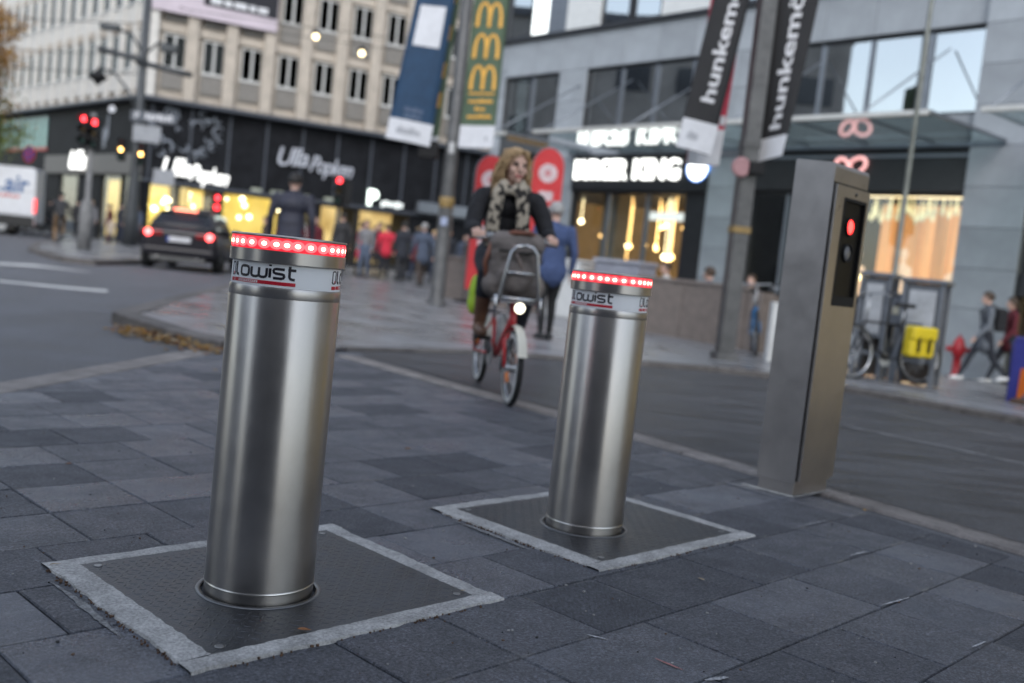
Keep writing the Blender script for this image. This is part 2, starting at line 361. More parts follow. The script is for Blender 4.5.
def plaza_material():
    m = bpy.data.materials.new('granite_paving'); m.use_nodes = True; t = m.node_tree; n = t.nodes; L = t.links; b = n['Principled BSDF']
    tc = n.new('ShaderNodeTexCoord'); mp = n.new('ShaderNodeMapping'); mp.inputs['Rotation'].default_value = (0, 0, R(49)); L.new(tc.outputs['Object'], mp.inputs['Vector'])
    br = n.new('ShaderNodeTexBrick'); br.inputs['Scale'].default_value = 1; br.inputs['Brick Width'].default_value = .62; br.inputs['Row Height'].default_value = .31; br.inputs['Mortar Size'].default_value = .008
    br.inputs['Color1'].default_value = (.19, .193, .203, 1); br.inputs['Color2'].default_value = (.28, .283, .295, 1); br.inputs['Mortar'].default_value = (.06, .06, .062, 1)
    L.new(mp.outputs['Vector'], br.inputs['Vector'])
    nz = n.new('ShaderNodeTexNoise'); nz.inputs['Scale'].default_value = 1.3; nz.inputs['Detail'].default_value = 7; L.new(tc.outputs['Object'], nz.inputs['Vector'])
    n3 = n.new('ShaderNodeTexNoise'); n3.inputs['Scale'].default_value = 40; n3.inputs['Detail'].default_value = 4; L.new(tc.outputs['Object'], n3.inputs['Vector'])
    mr = n.new('ShaderNodeMapRange'); mr.inputs['From Min'].default_value = .3; mr.inputs['From Max'].default_value = .7; mr.inputs['To Min'].default_value = .6; mr.inputs['To Max'].default_value = 1.15; L.new(nz.outputs['Fac'], mr.inputs['Value'])
    mx = n.new('ShaderNodeMix'); mx.data_type = 'RGBA'; mx.blend_type = 'MULTIPLY'; mx.inputs['Factor'].default_value = 1; L.new(br.outputs['Color'], mx.inputs['A']); L.new(mr.outputs['Result'], mx.inputs['B']); L.new(mx.outputs['Result'], b.inputs['Base Color'])
    r2 = n.new('ShaderNodeMapRange'); r2.inputs['From Min'].default_value = .3; r2.inputs['From Max'].default_value = .7; r2.inputs['To Min'].default_value = .16; r2.inputs['To Max'].default_value = .45; L.new(nz.outputs['Fac'], r2.inputs['Value']); L.new(r2.outputs['Result'], b.inputs['Roughness'])
    bp = n.new('ShaderNodeBump'); bp.inputs['Strength'].default_value = .25; bp.inputs['Distance'].default_value = .008; L.new(n3.outputs['Fac'], bp.inputs['Height']); L.new(bp.outputs[0], b.inputs['Normal'])
    return m
plazam = plaza_material()

# one asphalt sheet to the horizon
xs = sorted(set([-900, -400, -150, -80] + [x * 2 for x in range(-25, 26)] + [80, 150, 400, 900]))
ys = sorted(set([-900, -400, -150, -60, -30] + [y * 2 for y in range(-8, 31)] + [80, 120, 200, 400, 900]))
g = MB(); g.add([(x, y, hill(x, y) - .012) for y in ys for x in xs], [(j * len(xs) + i, j * len(xs) + i + 1, (j + 1) * len(xs) + i + 1, (j + 1) * len(xs) + i) for j in range(len(ys) - 1) for i in range(len(xs) - 1)], True)
ground = tag(g.build('road', asph), kind='structure')

def sheet(name, P, zf, mat, step=1.0, skirt=.2):
    b = MB(); x0 = math.floor(min(p[0] for p in P)); x1 = max(p[0] for p in P); y0 = math.floor(min(p[1] for p in P)); y1 = max(p[1] for p in P)
    x = x0
    while x < x1:
        col = clip(clip(P, -1, 0, -x), 1, 0, x + step); y = y0
        while y < y1 and col:
            c = clip(clip(col, 0, -1, -y), 0, 1, y + step)
            if len(c) > 2:
                q = [c[0]]
                for p in c[1:]:
                    if math.hypot(p[0] - q[-1][0], p[1] - q[-1][1]) > 1e-5: q.append(p)
                if len(q) > 2:
                    a = sum(q[i][0] * q[(i + 1) % len(q)][1] - q[(i + 1) % len(q)][0] * q[i][1] for i in range(len(q)))
                    if a < 0: q = q[::-1]
                    if abs(a) > 1e-6: b.add([(p[0], p[1], zf(*p)) for p in q], [list(range(len(q)))])
            y += step
        x += step
    return tag(b.build(name, mat), kind='structure')
pl = sheet('plaza_pavement', PLAZA, plaza_z, plazam)
il = sheet('corner_pavement', ISLE, lambda x, y: hill(x, y) + .10, plazam, 2.0)

# kerb stones along a polyline, each stone its own piece
def kerb(name, path, zf, w=.16, length=1.0, drop=.16, lift=.006, mat=kerbm, out=1):
    root = None; k = 0
    ro = bpy.data.objects.new(name, None); C.objects.link(ro); tag(ro, kind='structure')
    for (ax, ay), (bx, by) in zip(path[:-1], path[1:]):
        d = math.hypot(bx - ax, by - ay); m = max(1, round(d / length)); ux, uy = (bx - ax) / d, (by - ay) / d; nx, ny = uy * out, -ux * out
        for i in range(m):
            t0, t1 = d * i / m + .004, d * (i + 1) / m - .004
            P = [(ax + ux * t0, ay + uy * t0), (ax + ux * t1, ay + uy * t1)]
            b = MB(); vs = []
            ins = .012
            for (px, py) in P:
                z = zf(px, py) + lift
                vs += [(px + nx * .02, py + ny * .02, z - drop), (px + nx * .02, py + ny * .02, z - ins), (px + nx * (.02 - ins), py + ny * (.02 - ins), z), (px - nx * (w - ins), py - ny * (w - ins), z), (px - nx * w, py - ny * w, z - ins), (px - nx * w, py - ny * w, z - drop)]
            f = [(j, (j + 1) % 6, 6 + (j + 1) % 6, 6 + j) for j in range(6)] + [tuple(range(5, -1, -1)), tuple(range(6, 12))]
            b.add(vs, f); b.build('kerb_stone', mat, ro)
    return ro
kerb('plaza_kerb', [(9, 3.78), (4.26, 9.25), (3.42, 10.23), (2.85, 10.85), (2.3, 10.95), (1.49, 10.65), (-.31, 10.1), (-1.47, 8.9)], plaza_z, w=.14, drop=.12, out=-1)
kerb('plaza_tip_kerb', [(-1.85, 8.3), (-2.32, 8.0), (-2.9, 8.42), (-3.69, 9.17), (-4.06, 11.4), (-4.85, 16.87), (-5.9, 24), (-7.1, 33)], plaza_z, w=.2, length=1.0, out=-1)
kerb('corner_kerb', [(-9.9, 30), (-9.2, 24), (-8.9, 20.9), (-9.6, 21.0), (-10.3, 21.9), (-12.3, 25), (-14.6, 30), (-19, 42)], lambda x, y: hill(x, y) + .10, w=.2, out=-1)

# near pavement: dark concrete slabs in rows, cut at the kerbs
YA = R(46.2); A_ = (math.cos(YA), math.sin(YA)); B_ = (-math.sin(YA), math.cos(YA))
PAVE = [(-2.98, 1.3), (-2.62, 4.2), (-2.30, 7.62), (-2.15, 7.98), (-1.72, 8.12), (-1.40, 8.19), (.344, 6.05), (2.03, 3.735), (3.15, 2.2), (2.2, .9), (-1.2, .9)]
bedm = M('joint_sand', (.042, .040, .040), .9, var=.3, scale=30, bump=.5, bscale=200)
bed = MB(); bed.add([(x, y, -.0075) for x, y in PAVE], [list(range(len(PAVE)))])
pave = tag(bed.build('pavement', bedm), kind='structure')
def to_ab(p): return (p[0] * A_[0] + p[1] * A_[1], p[0] * B_[0] + p[1] * B_[1])
PAB = [to_ab(p) for p in PAVE]
def in_poly_clip(rect):
    """slab rectangle against the pavement outline (slab is convex, outline clipped by it)"""
    q = PAB
    for nx, ny, d in ((-1, 0, -rect[0]), (1, 0, rect[1]), (0, -1, -rect[2]), (0, 1, rect[3])):
        q = clip(q, nx, ny, d)
        if len(q) < 3: return None
    return q
rr = random.Random(11); cache = {}
bq = .86 - .3133 * 6; row = 0; nsl = 0
while bq < 7.9:
    aq = -1.6 + rr.choice([0, .157]) + (row % 2) * .157
    while aq < 7.5:
        ln = rr.choice([.314, .314, .314, .314, .471])
        gp = .0021
        rect = (aq + gp, aq + ln - gp, bq + gp, bq + .3133 - gp)
        q = in_poly_clip(rect)
        if q:
            ar = abs(sum(q[i][0] * q[(i + 1) % len(q)][1] - q[(i + 1) % len(q)][0] * q[i][1] for i in range(len(q)))) / 2
            if ar > .004:
                full = ar > .999 * (rect[1] - rect[0]) * (rect[3] - rect[2])
                cx, cy = (rect[0] + rect[1]) / 2, (rect[2] + rect[3]) / 2
                def slab(poly):
                    n_ = len(poly); a_ = sum(poly[i][0] * poly[(i + 1) % n_][1] - poly[(i + 1) % n_][0] * poly[i][1] for i in range(n_))
                    if a_ < 0: poly = poly[::-1]
                    mx_, my_ = sum(p[0] for p in poly) / n_, sum(p[1] for p in poly) / n_
                    b = MB(); top = [];
                    for p in poly:
                        d = math.hypot(p[0] - mx_, p[1] - my_) or 1; top.append((p[0] - (p[0] - mx_) / d * .004, p[1] - (p[1] - my_) / d * .004, 0))
                    n = len(poly); vs = [(p[0], p[1], -.05) for p in poly] + [(p[0], p[1], -.0035) for p in poly] + top
                    fs = [(i, (i + 1) % n, n + (i + 1) % n, n + i) for i in range(n)] + [(n + i, n + (i + 1) % n, 2 * n + (i + 1) % n, 2 * n + i) for i in range(n)] + [list(range(2 * n, 3 * n))]
                    b.add(vs, fs); return b
                wx, wy = cx * A_[0] + cy * B_[0], cx * A_[1] + cy * B_[1]
                key = round(ln, 3) if full else None
                if key in cache and full: o = inst(cache[key], pave)
                else:
                    o = slab([(p[0] - cx, p[1] - cy) for p in q]).build('paving_slab', slabm, pave)
                    if full: cache[key] = o
                o.location = (wx, wy, rr.uniform(-.0022, .0012)); o.rotation_euler = (rr.uniform(-.003, .003), rr.uniform(-.003, .003), YA + rr.uniform(-.003, .003)); nsl += 1
        aq += ln
    bq += .3133; row += 1

# flush kerb strips round the near pavement
kerb('flush_kerb', [(-1.45, 8.42), (.42, 6.14), (2.13, 3.80), (3.35, 2.2)], lambda x, y: 0, w=.12, length=.9, drop=.05, lift=.003, mat=kerbp)
kerb('flush_kerb_inner', [(-1.33, 8.50), (.52, 6.23), (2.235, 3.875), (3.45, 2.27)], lambda x, y: 0, w=.065, length=.9, drop=.05, lift=-.003)
kerb('flush_kerb', [(-3.12, 1.3), (-2.76, 4.2), (-2.44, 7.68), (-2.38, 7.9)], lambda x, y: 0, w=.2, length=.9, drop=.05, lift=.004, mat=kerbp, out=-1)

# side road: darker worn asphalt laid over the sheet, with two pale seams
SR = [(-1.25, 8.62), (.58, 6.28), (2.3, 3.92), (6.2, -1.2), (13, -2.0), (8.8, 3.9), (4.16, 9.2), (3.34, 10.15), (2.8, 10.75), (2.3, 10.83), (1.49, 10.53), (-.28, 9.98), (-1.33, 8.86)]
sheet('side_road', SR, lambda x, y: hill(x, y) - .007, asph2)
seam = M('asphalt_seam', (.24, .24, .245), .7, var=.35, scale=9, bump=.3)
def stripe(name, pts, w, mat, zf):
    b = MB(); vs = []
    for i, p in enumerate(pts):
        a = pts[max(i - 1, 0)]; c = pts[min(i + 1, len(pts) - 1)]; d = math.hypot(c[0] - a[0], c[1] - a[1]); nx, ny = -(c[1] - a[1]) / d, (c[0] - a[0]) / d
        ww = w[i] if isinstance(w, list) else w
        vs += [(p[0] + nx * ww / 2, p[1] + ny * ww / 2, zf(p[0] + nx * ww / 2, p[1])), (p[0] - nx * ww / 2, p[1] - ny * ww / 2, zf(p[0] - nx * ww / 2, p[1]))]
    b.add(vs, [(2 * i, 2 * i + 1, 2 * i + 3, 2 * i + 2) for i in range(len(pts) - 1)])
    return tag(b.build(name, mat), kind='structure')
zr = lambda x, y: hill(x, y) - .003
def poly_px(a, b, n=8): return [(a[0] + (b[0] - a[0]) * i / n, a[1] + (b[1] - a[1]) * i / n) for i in range(n + 1)]
stripe('asphalt_joint', poly_px((1.7, 8.3), (4.0, 5.55)), .05, seam, zr)
stripe('asphalt_joint', poly_px((3.2, 8.6), (5.2, 6.2)), .05, seam, zr)
# gutter channel at the right edge of the side road
stripe('gutter_channel', poly_px((2.36, 4.02), (3.6, 4.55), 3), .12, M('gutter_steel', (.10, .085, .075), .5, .4, var=.3), zr)
# lane markings on the main road
for P_, W_ in (([(-12.5, 14.3), (-9.6, 16.6), (-8.75, 18.2), (-7.7, 18.0)], [.3, .5, .9, .1]), ([(-9.5, 12.0), (-6.9, 13.1), (-6.0, 13.2), (-5.5, 13.4)], [.32, .32, .5, .55])):
    stripe('lane_marking', P_, W_, paint, lambda x, y: -.006)

# ---------------------------------------------------------------- bollards with their cover plates
steel = steelmat('brushed_steel', (.49, .465, .445), .33, .6, streak=.12, scale=(9, 9, .35), smudge=.24)
steel_post = steelmat('satin_steel', (.56, .515, .485), .32, .5, radial=False, scale=(12, 12, .5), smudge=.2)
steel_dark = M('steel_groove', (.10, .10, .10), .4, 1., var=.2)
ledred = glow('red_diffuser', (1., .025, .045), .5); ledhalo = glow('red_led_halo', (1., .10, .11), .95)
leddot = glow('red_led', (1., .55, .36), 4.5)
white_lab = M('white_band', (.86, .87, .89), .35, var=.03)
ink = M('black_print', (.015, .012, .02), .4, var=.05); redp = M('red_print', (.55, .01, .03), .4, var=.05)
platem = M('tread_plate', (.085, .088, .095), .38, .75, var=.22, scale=10, bump=.15, bscale=150, rvar=.1)

GLY = {'l': ([[(0, 1.35), (0, .25), (.08, .06), (.28, 0), (.36, 0)]], .42),
       'o': ([[(.22, 0), (.06, .08), (0, .25), (0, .72), (.06, .92), (.22, 1), (.62, 1), (.78, .92), (.84, .72), (.84, .25), (.78, .08), (.62, 0), (.22, 0)]], .84),
       'w': ([[(0, 1), (0, .25), (.06, .08), (.22, 0), (.46, 0), (.62, .08), (.68, .25), (.68, 1)], [(.68, .25), (.74, .08), (.9, 0), (1.1, 0), (1.26, .08), (1.32, .25), (1.32, 1)]], 1.32),
       'i': ([[(0, 0), (0, 1)], [(0, 1.24), (0, 1.42)]], .0),
       's': ([[(.84, 1), (.2, 1), (.06, .95), (0, .8), (.04, .6), (.18, .52), (.66, .48), (.8, .42), (.84, .25), (.78, .06), (.64, 0), (0, 0)]], .84),
       't': ([[(.12, 1.4), (.12, .25), (.2, .06), (.38, 0), (.55, 0)], [(0, 1), (.6, 1)]], .55)}
def print_band(strokes, rad, w, thick=.0006):
    """strokes in (arc length, height) laid round a cylinder of radius rad"""
    b = MB()
    for st in strokes:
        st = [Vector((p[0], p[1])) for p in st]; fine = [st[0]]
        for p, q in zip(st[:-1], st[1:]):
            m = max(1, int((q - p).length / .004))
            fine += [p + (q - p) * (i + 1) / m for i in range(m)]
        vs = []
        for i, p in enumerate(fine):
            d = (fine[min(i + 1, len(fine) - 1)] - fine[max(i - 1, 0)]).normalized(); nn = Vector((-d.y, d.x))
            for sgn in (1, -1):
                e = p + nn * w * .5 * sgn
                for rr_ in (rad, rad + thick): vs.append((rr_ * math.cos(e.x / rad), rr_ * math.sin(e.x / rad), e.y))
        fs = []
        for i in range(len(fine) - 1):
            o = i * 4
            fs += [(o + 1, o + 3, o + 7, o + 5), (o, o + 1, o + 5, o + 4), (o + 3, o + 2, o + 6, o + 7)]
        b.add(vs, fs)
    return b
def make_bollard(name, label, x, y, az):
    t = thing(name, label, 'bollard', (x, y, 0), R(az), 'steel bollards standing on square cover plates')
    b = MB(); b.lathe([(.1375, -.04), (.1375, .034), (.1385, .0355), (.1385, .0365), (.138, .0375), (.138, .762), (.1376, .763), (.1376, .7645), (.138, .7655), (.138, .786), (.1365, .790), (.133, .7912)], 96, cap0=False, cap1=False); smooth_angle(b.build('shaft', steel, t), 25)
    b = MB(); b.lathe([(.1387, .031), (.1396, .0325), (.1396, .0345), (.1387, .036)], 96, cap0=False, cap1=False); b.build('base_ring', M('ring_polish', (.7, .68, .64), .3, 1., var=.05), t)
    b = MB(); b.lathe([(.1345, .7905), (.1345, .8475)], 96, cap0=False, cap1=False); lab = b.build('label_band', white_lab, t)
    b = MB(); b.lathe([(.133, .8472), (.1405, .8472), (.1425, .8490), (.1425, .8775), (.137, .8788)], 96, cap0=False, cap1=False); smooth_angle(b.build('rim', steel, t), 25)
    b = MB(); b.lathe([(.1385, .878), (.1400, .880), (.1400, .9065), (.1385, .909)], 96, cap0=False, cap1=False); led = b.build('light_ring', ledred, t)
    b = MB(); b.lathe([(.137, .9085), (.1415, .9085), (.143, .9105), (.143, .9125), (.1415, .9145), (.05, .9165)], 96, cap0=False); smooth_angle(b.build('cap', steel, t), 25)
    d0 = MB(); d0.add([Vector((.1404, .0052 * math.cos(a) * 1.3, .893 + .0052 * math.sin(a))) for a in [2 * math.pi * i / 12 for i in range(12)]], [list(range(12))])
    dot = d0.build('led', leddot, led)
    d1 = MB(); d1.add([Vector((.1401, .0165 * math.cos(a), .893 + .0122 * math.sin(a))) for a in [2 * math.pi * i / 16 for i in range(16)]], [list(range(16))]); d1.build('led_halo', ledhalo, dot)
    for i in range(1, 30): q = copy_tree(dot, led); q.rotation_euler = (0, 0, 2 * math.pi * i / 30 + .03 * math.sin(i * 5))
    # print: emblem, word, red bar; three times round the band
    s = .0222; z0 = .8125; u = 0; S_ = []
    for ch in 'lowist':
        g_, wd_ = GLY[ch]
        for st in g_: S_.append([(u + p[0] * s * 1.40, z0 + p[1] * s) for p in st])
        u += (wd_ + .27) * s * 1.40
    W = u
    emb = [[(-.024, .8105), (-.024, .838), (-.021, .8405), (-.012, .8405), (-.009, .838), (-.009, .8105)], [(-.0265, .816), (-.021, .8105), (-.012, .8105)]]
    p = print_band(S_, .1345, .0064); w0 = p.build('brand_lettering', ink, lab)
    e = print_band(emb, .1345, .0034); e0 = e.build('emblem', ink, lab)
    e = print_band([[(-.015, .816), (-.0105, .8135)]], .1345, .005); e1 = e.build('emblem_spot', redp, lab)
    r = print_band([[(-.027, .7995), (-.009, .7995)]], .1345, .0085); r0 = r.build('red_bar', redp, lab)
    r = print_band([[(-.006, .8002), (.012, .8002)], [(.075, .8002), (W - .006, .8002)]], .1345, .0085)
    for st in ([[(.012, .8002 + .0035), (.075, .8002 + .0035)]], [[(.012, .8002 - .0035), (.075, .8002 - .0035)]]): r.v and None; q = print_band(st, .1345, .0016); r.add(q.v, q.f)
    q = print_band([[(.014 + i * .006, .8002), (.0175 + i * .006, .8002)] for i in range(10)], .1345, .0022); r.add(q.v, q.f)
    r1 = r.build('red_bar', redp, lab)
    for k in (1, 2):
        for src in (w0, e0, e1, r0, r1): inst(src, lab, rot=(0, 0, R(128 * k)))
    return t
BOLL = [(-.584, 2.517), (.327, 3.519)]
make_bollard('bollard', 'tall steel bollard with red light ring, nearest the camera', BOLL[0][0], BOLL[0][1], -139)
make_bollard('bollard', 'steel bollard with red light ring between the nearest bollard and the steel column', BOLL[1][0], BOLL[1][1], -161.5)

def make_plate(label, cx, cy, bx, by, seed):
    rq = random.Random(seed)
    t = thing('cover_plate', label, 'cover plate', (cx, cy, 0), YA, 'cover plates round the bollards')
    hx, hy = .39, .343
    dx, dy = bx - cx, by - cy; lx, ly = dx * A_[0] + dy * A_[1], dx * B_[0] + dy * B_[1]
    # plate with a round opening
    b = MB(); n = 64; ring = [(lx + .1465 * math.cos(2 * math.pi * i / n), ly + .1465 * math.sin(2 * math.pi * i / n)) for i in range(n)]
    outer = []
    for i in range(n):
        c_, s_ = math.cos(2 * math.pi * i / n), math.sin(2 * math.pi * i / n); k = min(((hx - lx) / c_) if c_ > 1e-6 else ((-hx - lx) / c_ if c_ < -1e-6 else 9), ((hy - ly) / s_) if s_ > 1e-6 else ((-hy - ly) / s_ if s_ < -1e-6 else 9))
        outer.append((lx + c_ * k, ly + s_ * k))
    for (sx, sy) in ((1, 1), (-1, 1), (-1, -1), (1, -1)):      # snap the nearest ray to each corner
        i = min(range(n), key=lambda j: (outer[j][0] - sx * hx) ** 2 + (outer[j][1] - sy * hy) ** 2); outer[i] = (sx * hx, sy * hy)
    b.add([(p[0], p[1], .005) for p in ring] + [(p[0], p[1], .005) for p in outer] + [(p[0], p[1], -.03) for p in ring] + [(p[0], p[1], -.001) for p in outer],
          [(i, n + i, n + (i + 1) % n, (i + 1) % n) for i in range(n)] + [(2 * n + i, i, (i + 1) % n, 2 * n + (i + 1) % n) for i in range(n)] + [(n + i, 3 * n + i, 3 * n + (i + 1) % n, n + (i + 1) % n) for i in range(n)])
    b.build('plate', platem, t)
    # raised tear pattern of the tread plate
    b = MB(); p_ = .024; i0 = int(hx / p_); j0 = int(hy / p_)
    for i in range(-i0 + 1, i0):
        for j in range(-j0 + 1, j0):
            x, y = i * p_, j * p_
            if math.hypot(x - lx, y - ly) < .178: continue
            a = R(45) if (i + j) % 2 else R(-45); c_, s_ = math.cos(a), math.sin(a); l, w = .0105, .0028
            pts = [(-l, 0), (-l * .4, w), (l * .4, w), (l, 0), (l * .4, -w), (-l * .4, -w)]
            pts = [(x + u_ * c_ - v_ * s_, y + u_ * s_ + v_ * c_) for u_, v_ in pts]; ct = [(x + (px - x) * .6, y + (py - y) * .55) for px, py in pts]
            b.add([(px, py, .005) for px, py in pts] + [(px, py, .0059) for px, py in ct], [(k, (k + 1) % 6, 6 + (k + 1) % 6, 6 + k) for k in range(6)] + [(6, 7, 8, 9, 10, 11)])
    tag(b.build('tread_pattern', platem, t), kind='stuff')
    b = MB(); b.lathe([(.146, .004), (.146, .0080), (.156, .0080), (.158, .0055)], 64, T(lx, ly, 0), cap0=False, cap1=False); b.build('collar', M('collar_steel', (.2, .2, .2), .4, .9, var=.15), t)
    b = MB(); b.lathe([(.1365, -.028), (.148, -.028)], 64, T(lx, ly, 0), cap0=False, cap1=False); b.build('shaft_gap', M('gap_dark', (.01, .01, .01), .9), t)
    for sx in (1, -1):
        for sy in (1, -1):
            b = MB(); b.lathe([(.011, .0052), (.011, .0068), (.0085, .0075)], 12, T(sx * (hx - .035), sy * (hy - .03), 0)); b.build('bolt', M('bolt_steel', (.28, .28, .28), .4, 1.), t)
    # uneven pale mortar surround, four strips
    ws = {'near': .058, 'far': .06, 'left': .078, 'right': .062}
    def strip(p0, p1, out, w):
        b = MB(); vs = []; L_ = math.hypot(p1[0] - p0[0], p1[1] - p0[1]); m = 46
        for i in range(m + 1):
            f = i / m; x, y = p0[0] + (p1[0] - p0[0]) * f, p0[1] + (p1[1] - p0[1]) * f
            w1 = w * (1 + .05 * math.sin(f * 9 + seed) + .04 * math.sin(f * 31 + seed) + rq.uniform(-.04, .04)); w0 = -.002 + rq.uniform(-.003, .002)
            h = .0062 + rq.uniform(-.0003, .0003)
            vs += [(x + out[0] * w0, y + out[1] * w0, .0035), (x + out[0] * (w0 + .003), y + out[1] * (w0 + .003), h), (x + out[0] * (w1 - .004), y + out[1] * (w1 - .004), h - .001), (x + out[0] * w1, y + out[1] * w1, -.003)]
        b.add(vs, [(4 * i + j, 4 * i + j + 1, 4 * i + j + 5, 4 * i + j + 4) for i in range(m) for j in range(3)])
        b.build('mortar_strip', mortar, t)
    e = .062
    strip((-hx - .078, -hy), (hx + e, -hy), (0, -1), .06); strip((-hx - .078, hy), (hx + e, hy), (0, 1), .058)
    strip((-hx, -hy + .002), (-hx, hy - .002), (-1, 0), .078); strip((hx, -hy + .002), (hx, hy - .002), (1, 0), .06)
    # brown crumbs caught along the outer edge of the surround
    b = MB()
    for i in range(130):
        f = rq.random(); s_ = rq.uniform(.0007, .0024)
        x, y = (-hx - .082 + rq.gauss(0, .004), -hy + 2 * hy * f) if i % 3 else (-hx + 2 * hx * f, hy * rq.choice([-1, 1]) * 1.0 + rq.choice([-1, 1]) * .0 + (.064 if rq.random() < .5 else -.064) * 0 - (hy + .064 - hy) * 1.0 * (1 if rq.random() < 1 else 0))
        if i % 3 == 0: y = -hy - .064 + rq.gauss(0, .004)
        b.box(x - s_, x + s_ * rq.uniform(.6, 1.6), y - s_, y + s_, -.001, .002 + s_ * .8)
    tag(b.build('debris', M('crumb_brown', (.13, .075, .045), .9, var=.4, scale=90), t), kind='stuff')
    # thin spill of mortar beside the surround
    b = MB(); vs = []
    for i in range(30):
        f = i / 29; y = hy * (.75 - 1.2 * f); x = -hx - .108 + .004 * math.sin(f * 5) ; w = .011 * math.sin(math.pi * f) * rq.uniform(.5, 1.2) + .0006
        vs += [(x - w, y, .0021), (x + w, y, .0021)]
    b.add(vs, [(2 * i, 2 * i + 2, 2 * i + 3, 2 * i + 1) for i in range(29)]); b.build('mortar_spill', M('mortar_dust', (.22, .22, .22), .9, var=.3, scale=30, grain=.4), t)
    return t
make_plate('dark tread plate in a pale mortar surround under the nearest bollard', -.547, 2.595, *BOLL[0], 3)
make_plate('dark tread plate in a pale mortar surround under the middle bollard', .379, 3.608, *BOLL[1], 5)

# ---------------------------------------------------------------- steel control column
t = thing('control_column', 'square brushed steel control column with a red signal lamp behind a dark window', 'control column', (1.343, 4.461, 0), R(46.5))
WX, DY, HZ = .345, .195, 1.515
b = MB(); prof = [(0, .002), (.016, .002), (.016, .0)]
def rrect(x0, x1, z0, z1, r, n=5):
    pts = []
    for cx, cz, a0 in ((x1 - r, z1 - r, 0), (x0 + r, z1 - r, 90), (x0 + r, z0 + r, 180), (x1 - r, z0 + r, 270)):
        pts += [(cx + r * math.cos(R(a0 + 90 * i / n)), cz + r * math.sin(R(a0 + 90 * i / n))) for i in range(n + 1)]
    return pts
FLIP = Matrix(((1, 0, 0, 0), (0, 0, 1, 0), (0, 1, 0, 0), (0, 0, 0, 1)))   # (x,z,depth)->(x,y,z)
# body: extruded along x, rounded top edges front and back
sec = [(.0, .055), (.0, HZ - .022), (.003, HZ - .010), (.010, HZ - .003), (.022, HZ), (DY - .006, HZ + .012), (DY, HZ + .006), (DY, .055)]
b = MB(); n = len(sec)
b.add([(0, y, z) for y, z in sec] + [(WX, y, z) for y, z in sec], [(i, (i + 1) % n, n + (i + 1) % n, n + i) for i in range(n)] + [list(range(n)), list(range(2 * n - 1, n - 1, -1))])
o = b.build('housing', steel_post, t)
b = MB(); b.bbox(.008, WX - .008, .008, DY - .008, -.02, .054, .003); b.build('plinth', steel_post, t)
# door sheet on the front with a cut window
def framed(x0, x1, z0, z1, wx0, wx1, wz0, wz1, y0, y1):
    b = MB(); O = [(x0, z0), (x1, z0), (x1, z1), (x0, z1)]; I = [(wx0, wz0), (wx1, wz0), (wx1, wz1), (wx0, wz1)]
    for y in (y0, y1): b.add([], [])
    vs = [(x, y0, z) for x, z in O] + [(x, y0, z) for x, z in I] + [(x, y1, z) for x, z in O] + [(x, y1, z) for x, z in I]
    fs = [(i, (i + 1) % 4, 4 + (i + 1) % 4, 4 + i) for i in range(4)] + [(8 + i, 12 + i, 12 + (i + 1) % 4, 8 + (i + 1) % 4) for i in range(4)] + [(8 + i, 8 + (i + 1) % 4, (i + 1) % 4, i) for i in range(4)] + [(4 + i, 4 + (i + 1) % 4, 12 + (i + 1) % 4, 12 + i) for i in range(4)]
    return b.add(vs, fs)
door = framed(.012, WX - .004, .072, 1.418, .092, .318, .88, 1.37, -.016, -.002).build('door', steel_post, t)
b = MB(); b.box(.0015, .0115, -.003, -.0005, .07, 1.43); b.box(.0015, WX - .002, -.003, -.0005, 1.42, 1.43); b.build('door_gap', steel_dark, t)
blk = M('black_gloss', (.004, .004, .0045), .4, var=.1, spec=.15); blkm = M('black_matt', (.010, .010, .011), .6, var=.1, spec=.25)
w = framed(.092, .318, .88, 1.37, .106, .304, .925, 1.356, -.018, -.003).build('window_frame', blkm, door)
b = MB(); b.box(.106, .304, -.006, -.0035, .925, 1.356); b.build('signal_backing', blk, door)
lens = [(.030, 0), (.027, .006), (.018, .010), (.004, .012)]
for nm, z, mt in (('signal_lamp', 1.245, glow('signal_red', (1., .035, .03), 3.)), ('unlit_lamp', 1.125, M('lens_grey', (.16, .16, .17), .25, var=.05))):
    b = MB(); b.lathe([(.043, 0), (.043, .009), (.038, .009), (.038, 0)], 28, T(.200, -.006, z) @ Matrix.Rotation(R(90), 4, 'X'), cap0=False, cap1=False); h = b.build('lamp_bezel', blkm, door)
    b = MB(); b.lathe([(.032, .002), (.028, .005), (.018, .008), (.004, .009)], 28, T(.200, -.006, z) @ Matrix.Rotation(R(90), 4, 'X'), cap0=False); b.build(nm, mt, h)
b = MB(); b.lathe([(.008, 0), (.008, .004), (.005, .005)], 14, T(.2, -.016, 1.392) @ Matrix.Rotation(R(90), 4, 'X'), cap0=False); b.build('lock', steel_dark, door)
# pale mortar at the foot
rq = random.Random(4)
b = MB()
for (x0, y0, x1, y1) in ((-.012, -.01, -.012, DY + .06), (.0, -.012, WX, -.012)):
    vs = []
    for i in range(24):
        f = i / 23; w = .010 + rq.uniform(0, .014); dx, dy = (y1 - y0), -(x1 - x0); d = math.hypot(dx, dy); dx /= d; dy /= d
        x, y = x0 + (x1 - x0) * f, y0 + (y1 - y0) * f; vs += [(x + dx * .012, y + dy * .012, .006), (x - dx * w, y - dy * w, .002)]
    b.add(vs, [(2 * i, 2 * i + 1, 2 * i + 3, 2 * i + 2) for i in range(23)])
b.build('mortar_foot', mortar, t)

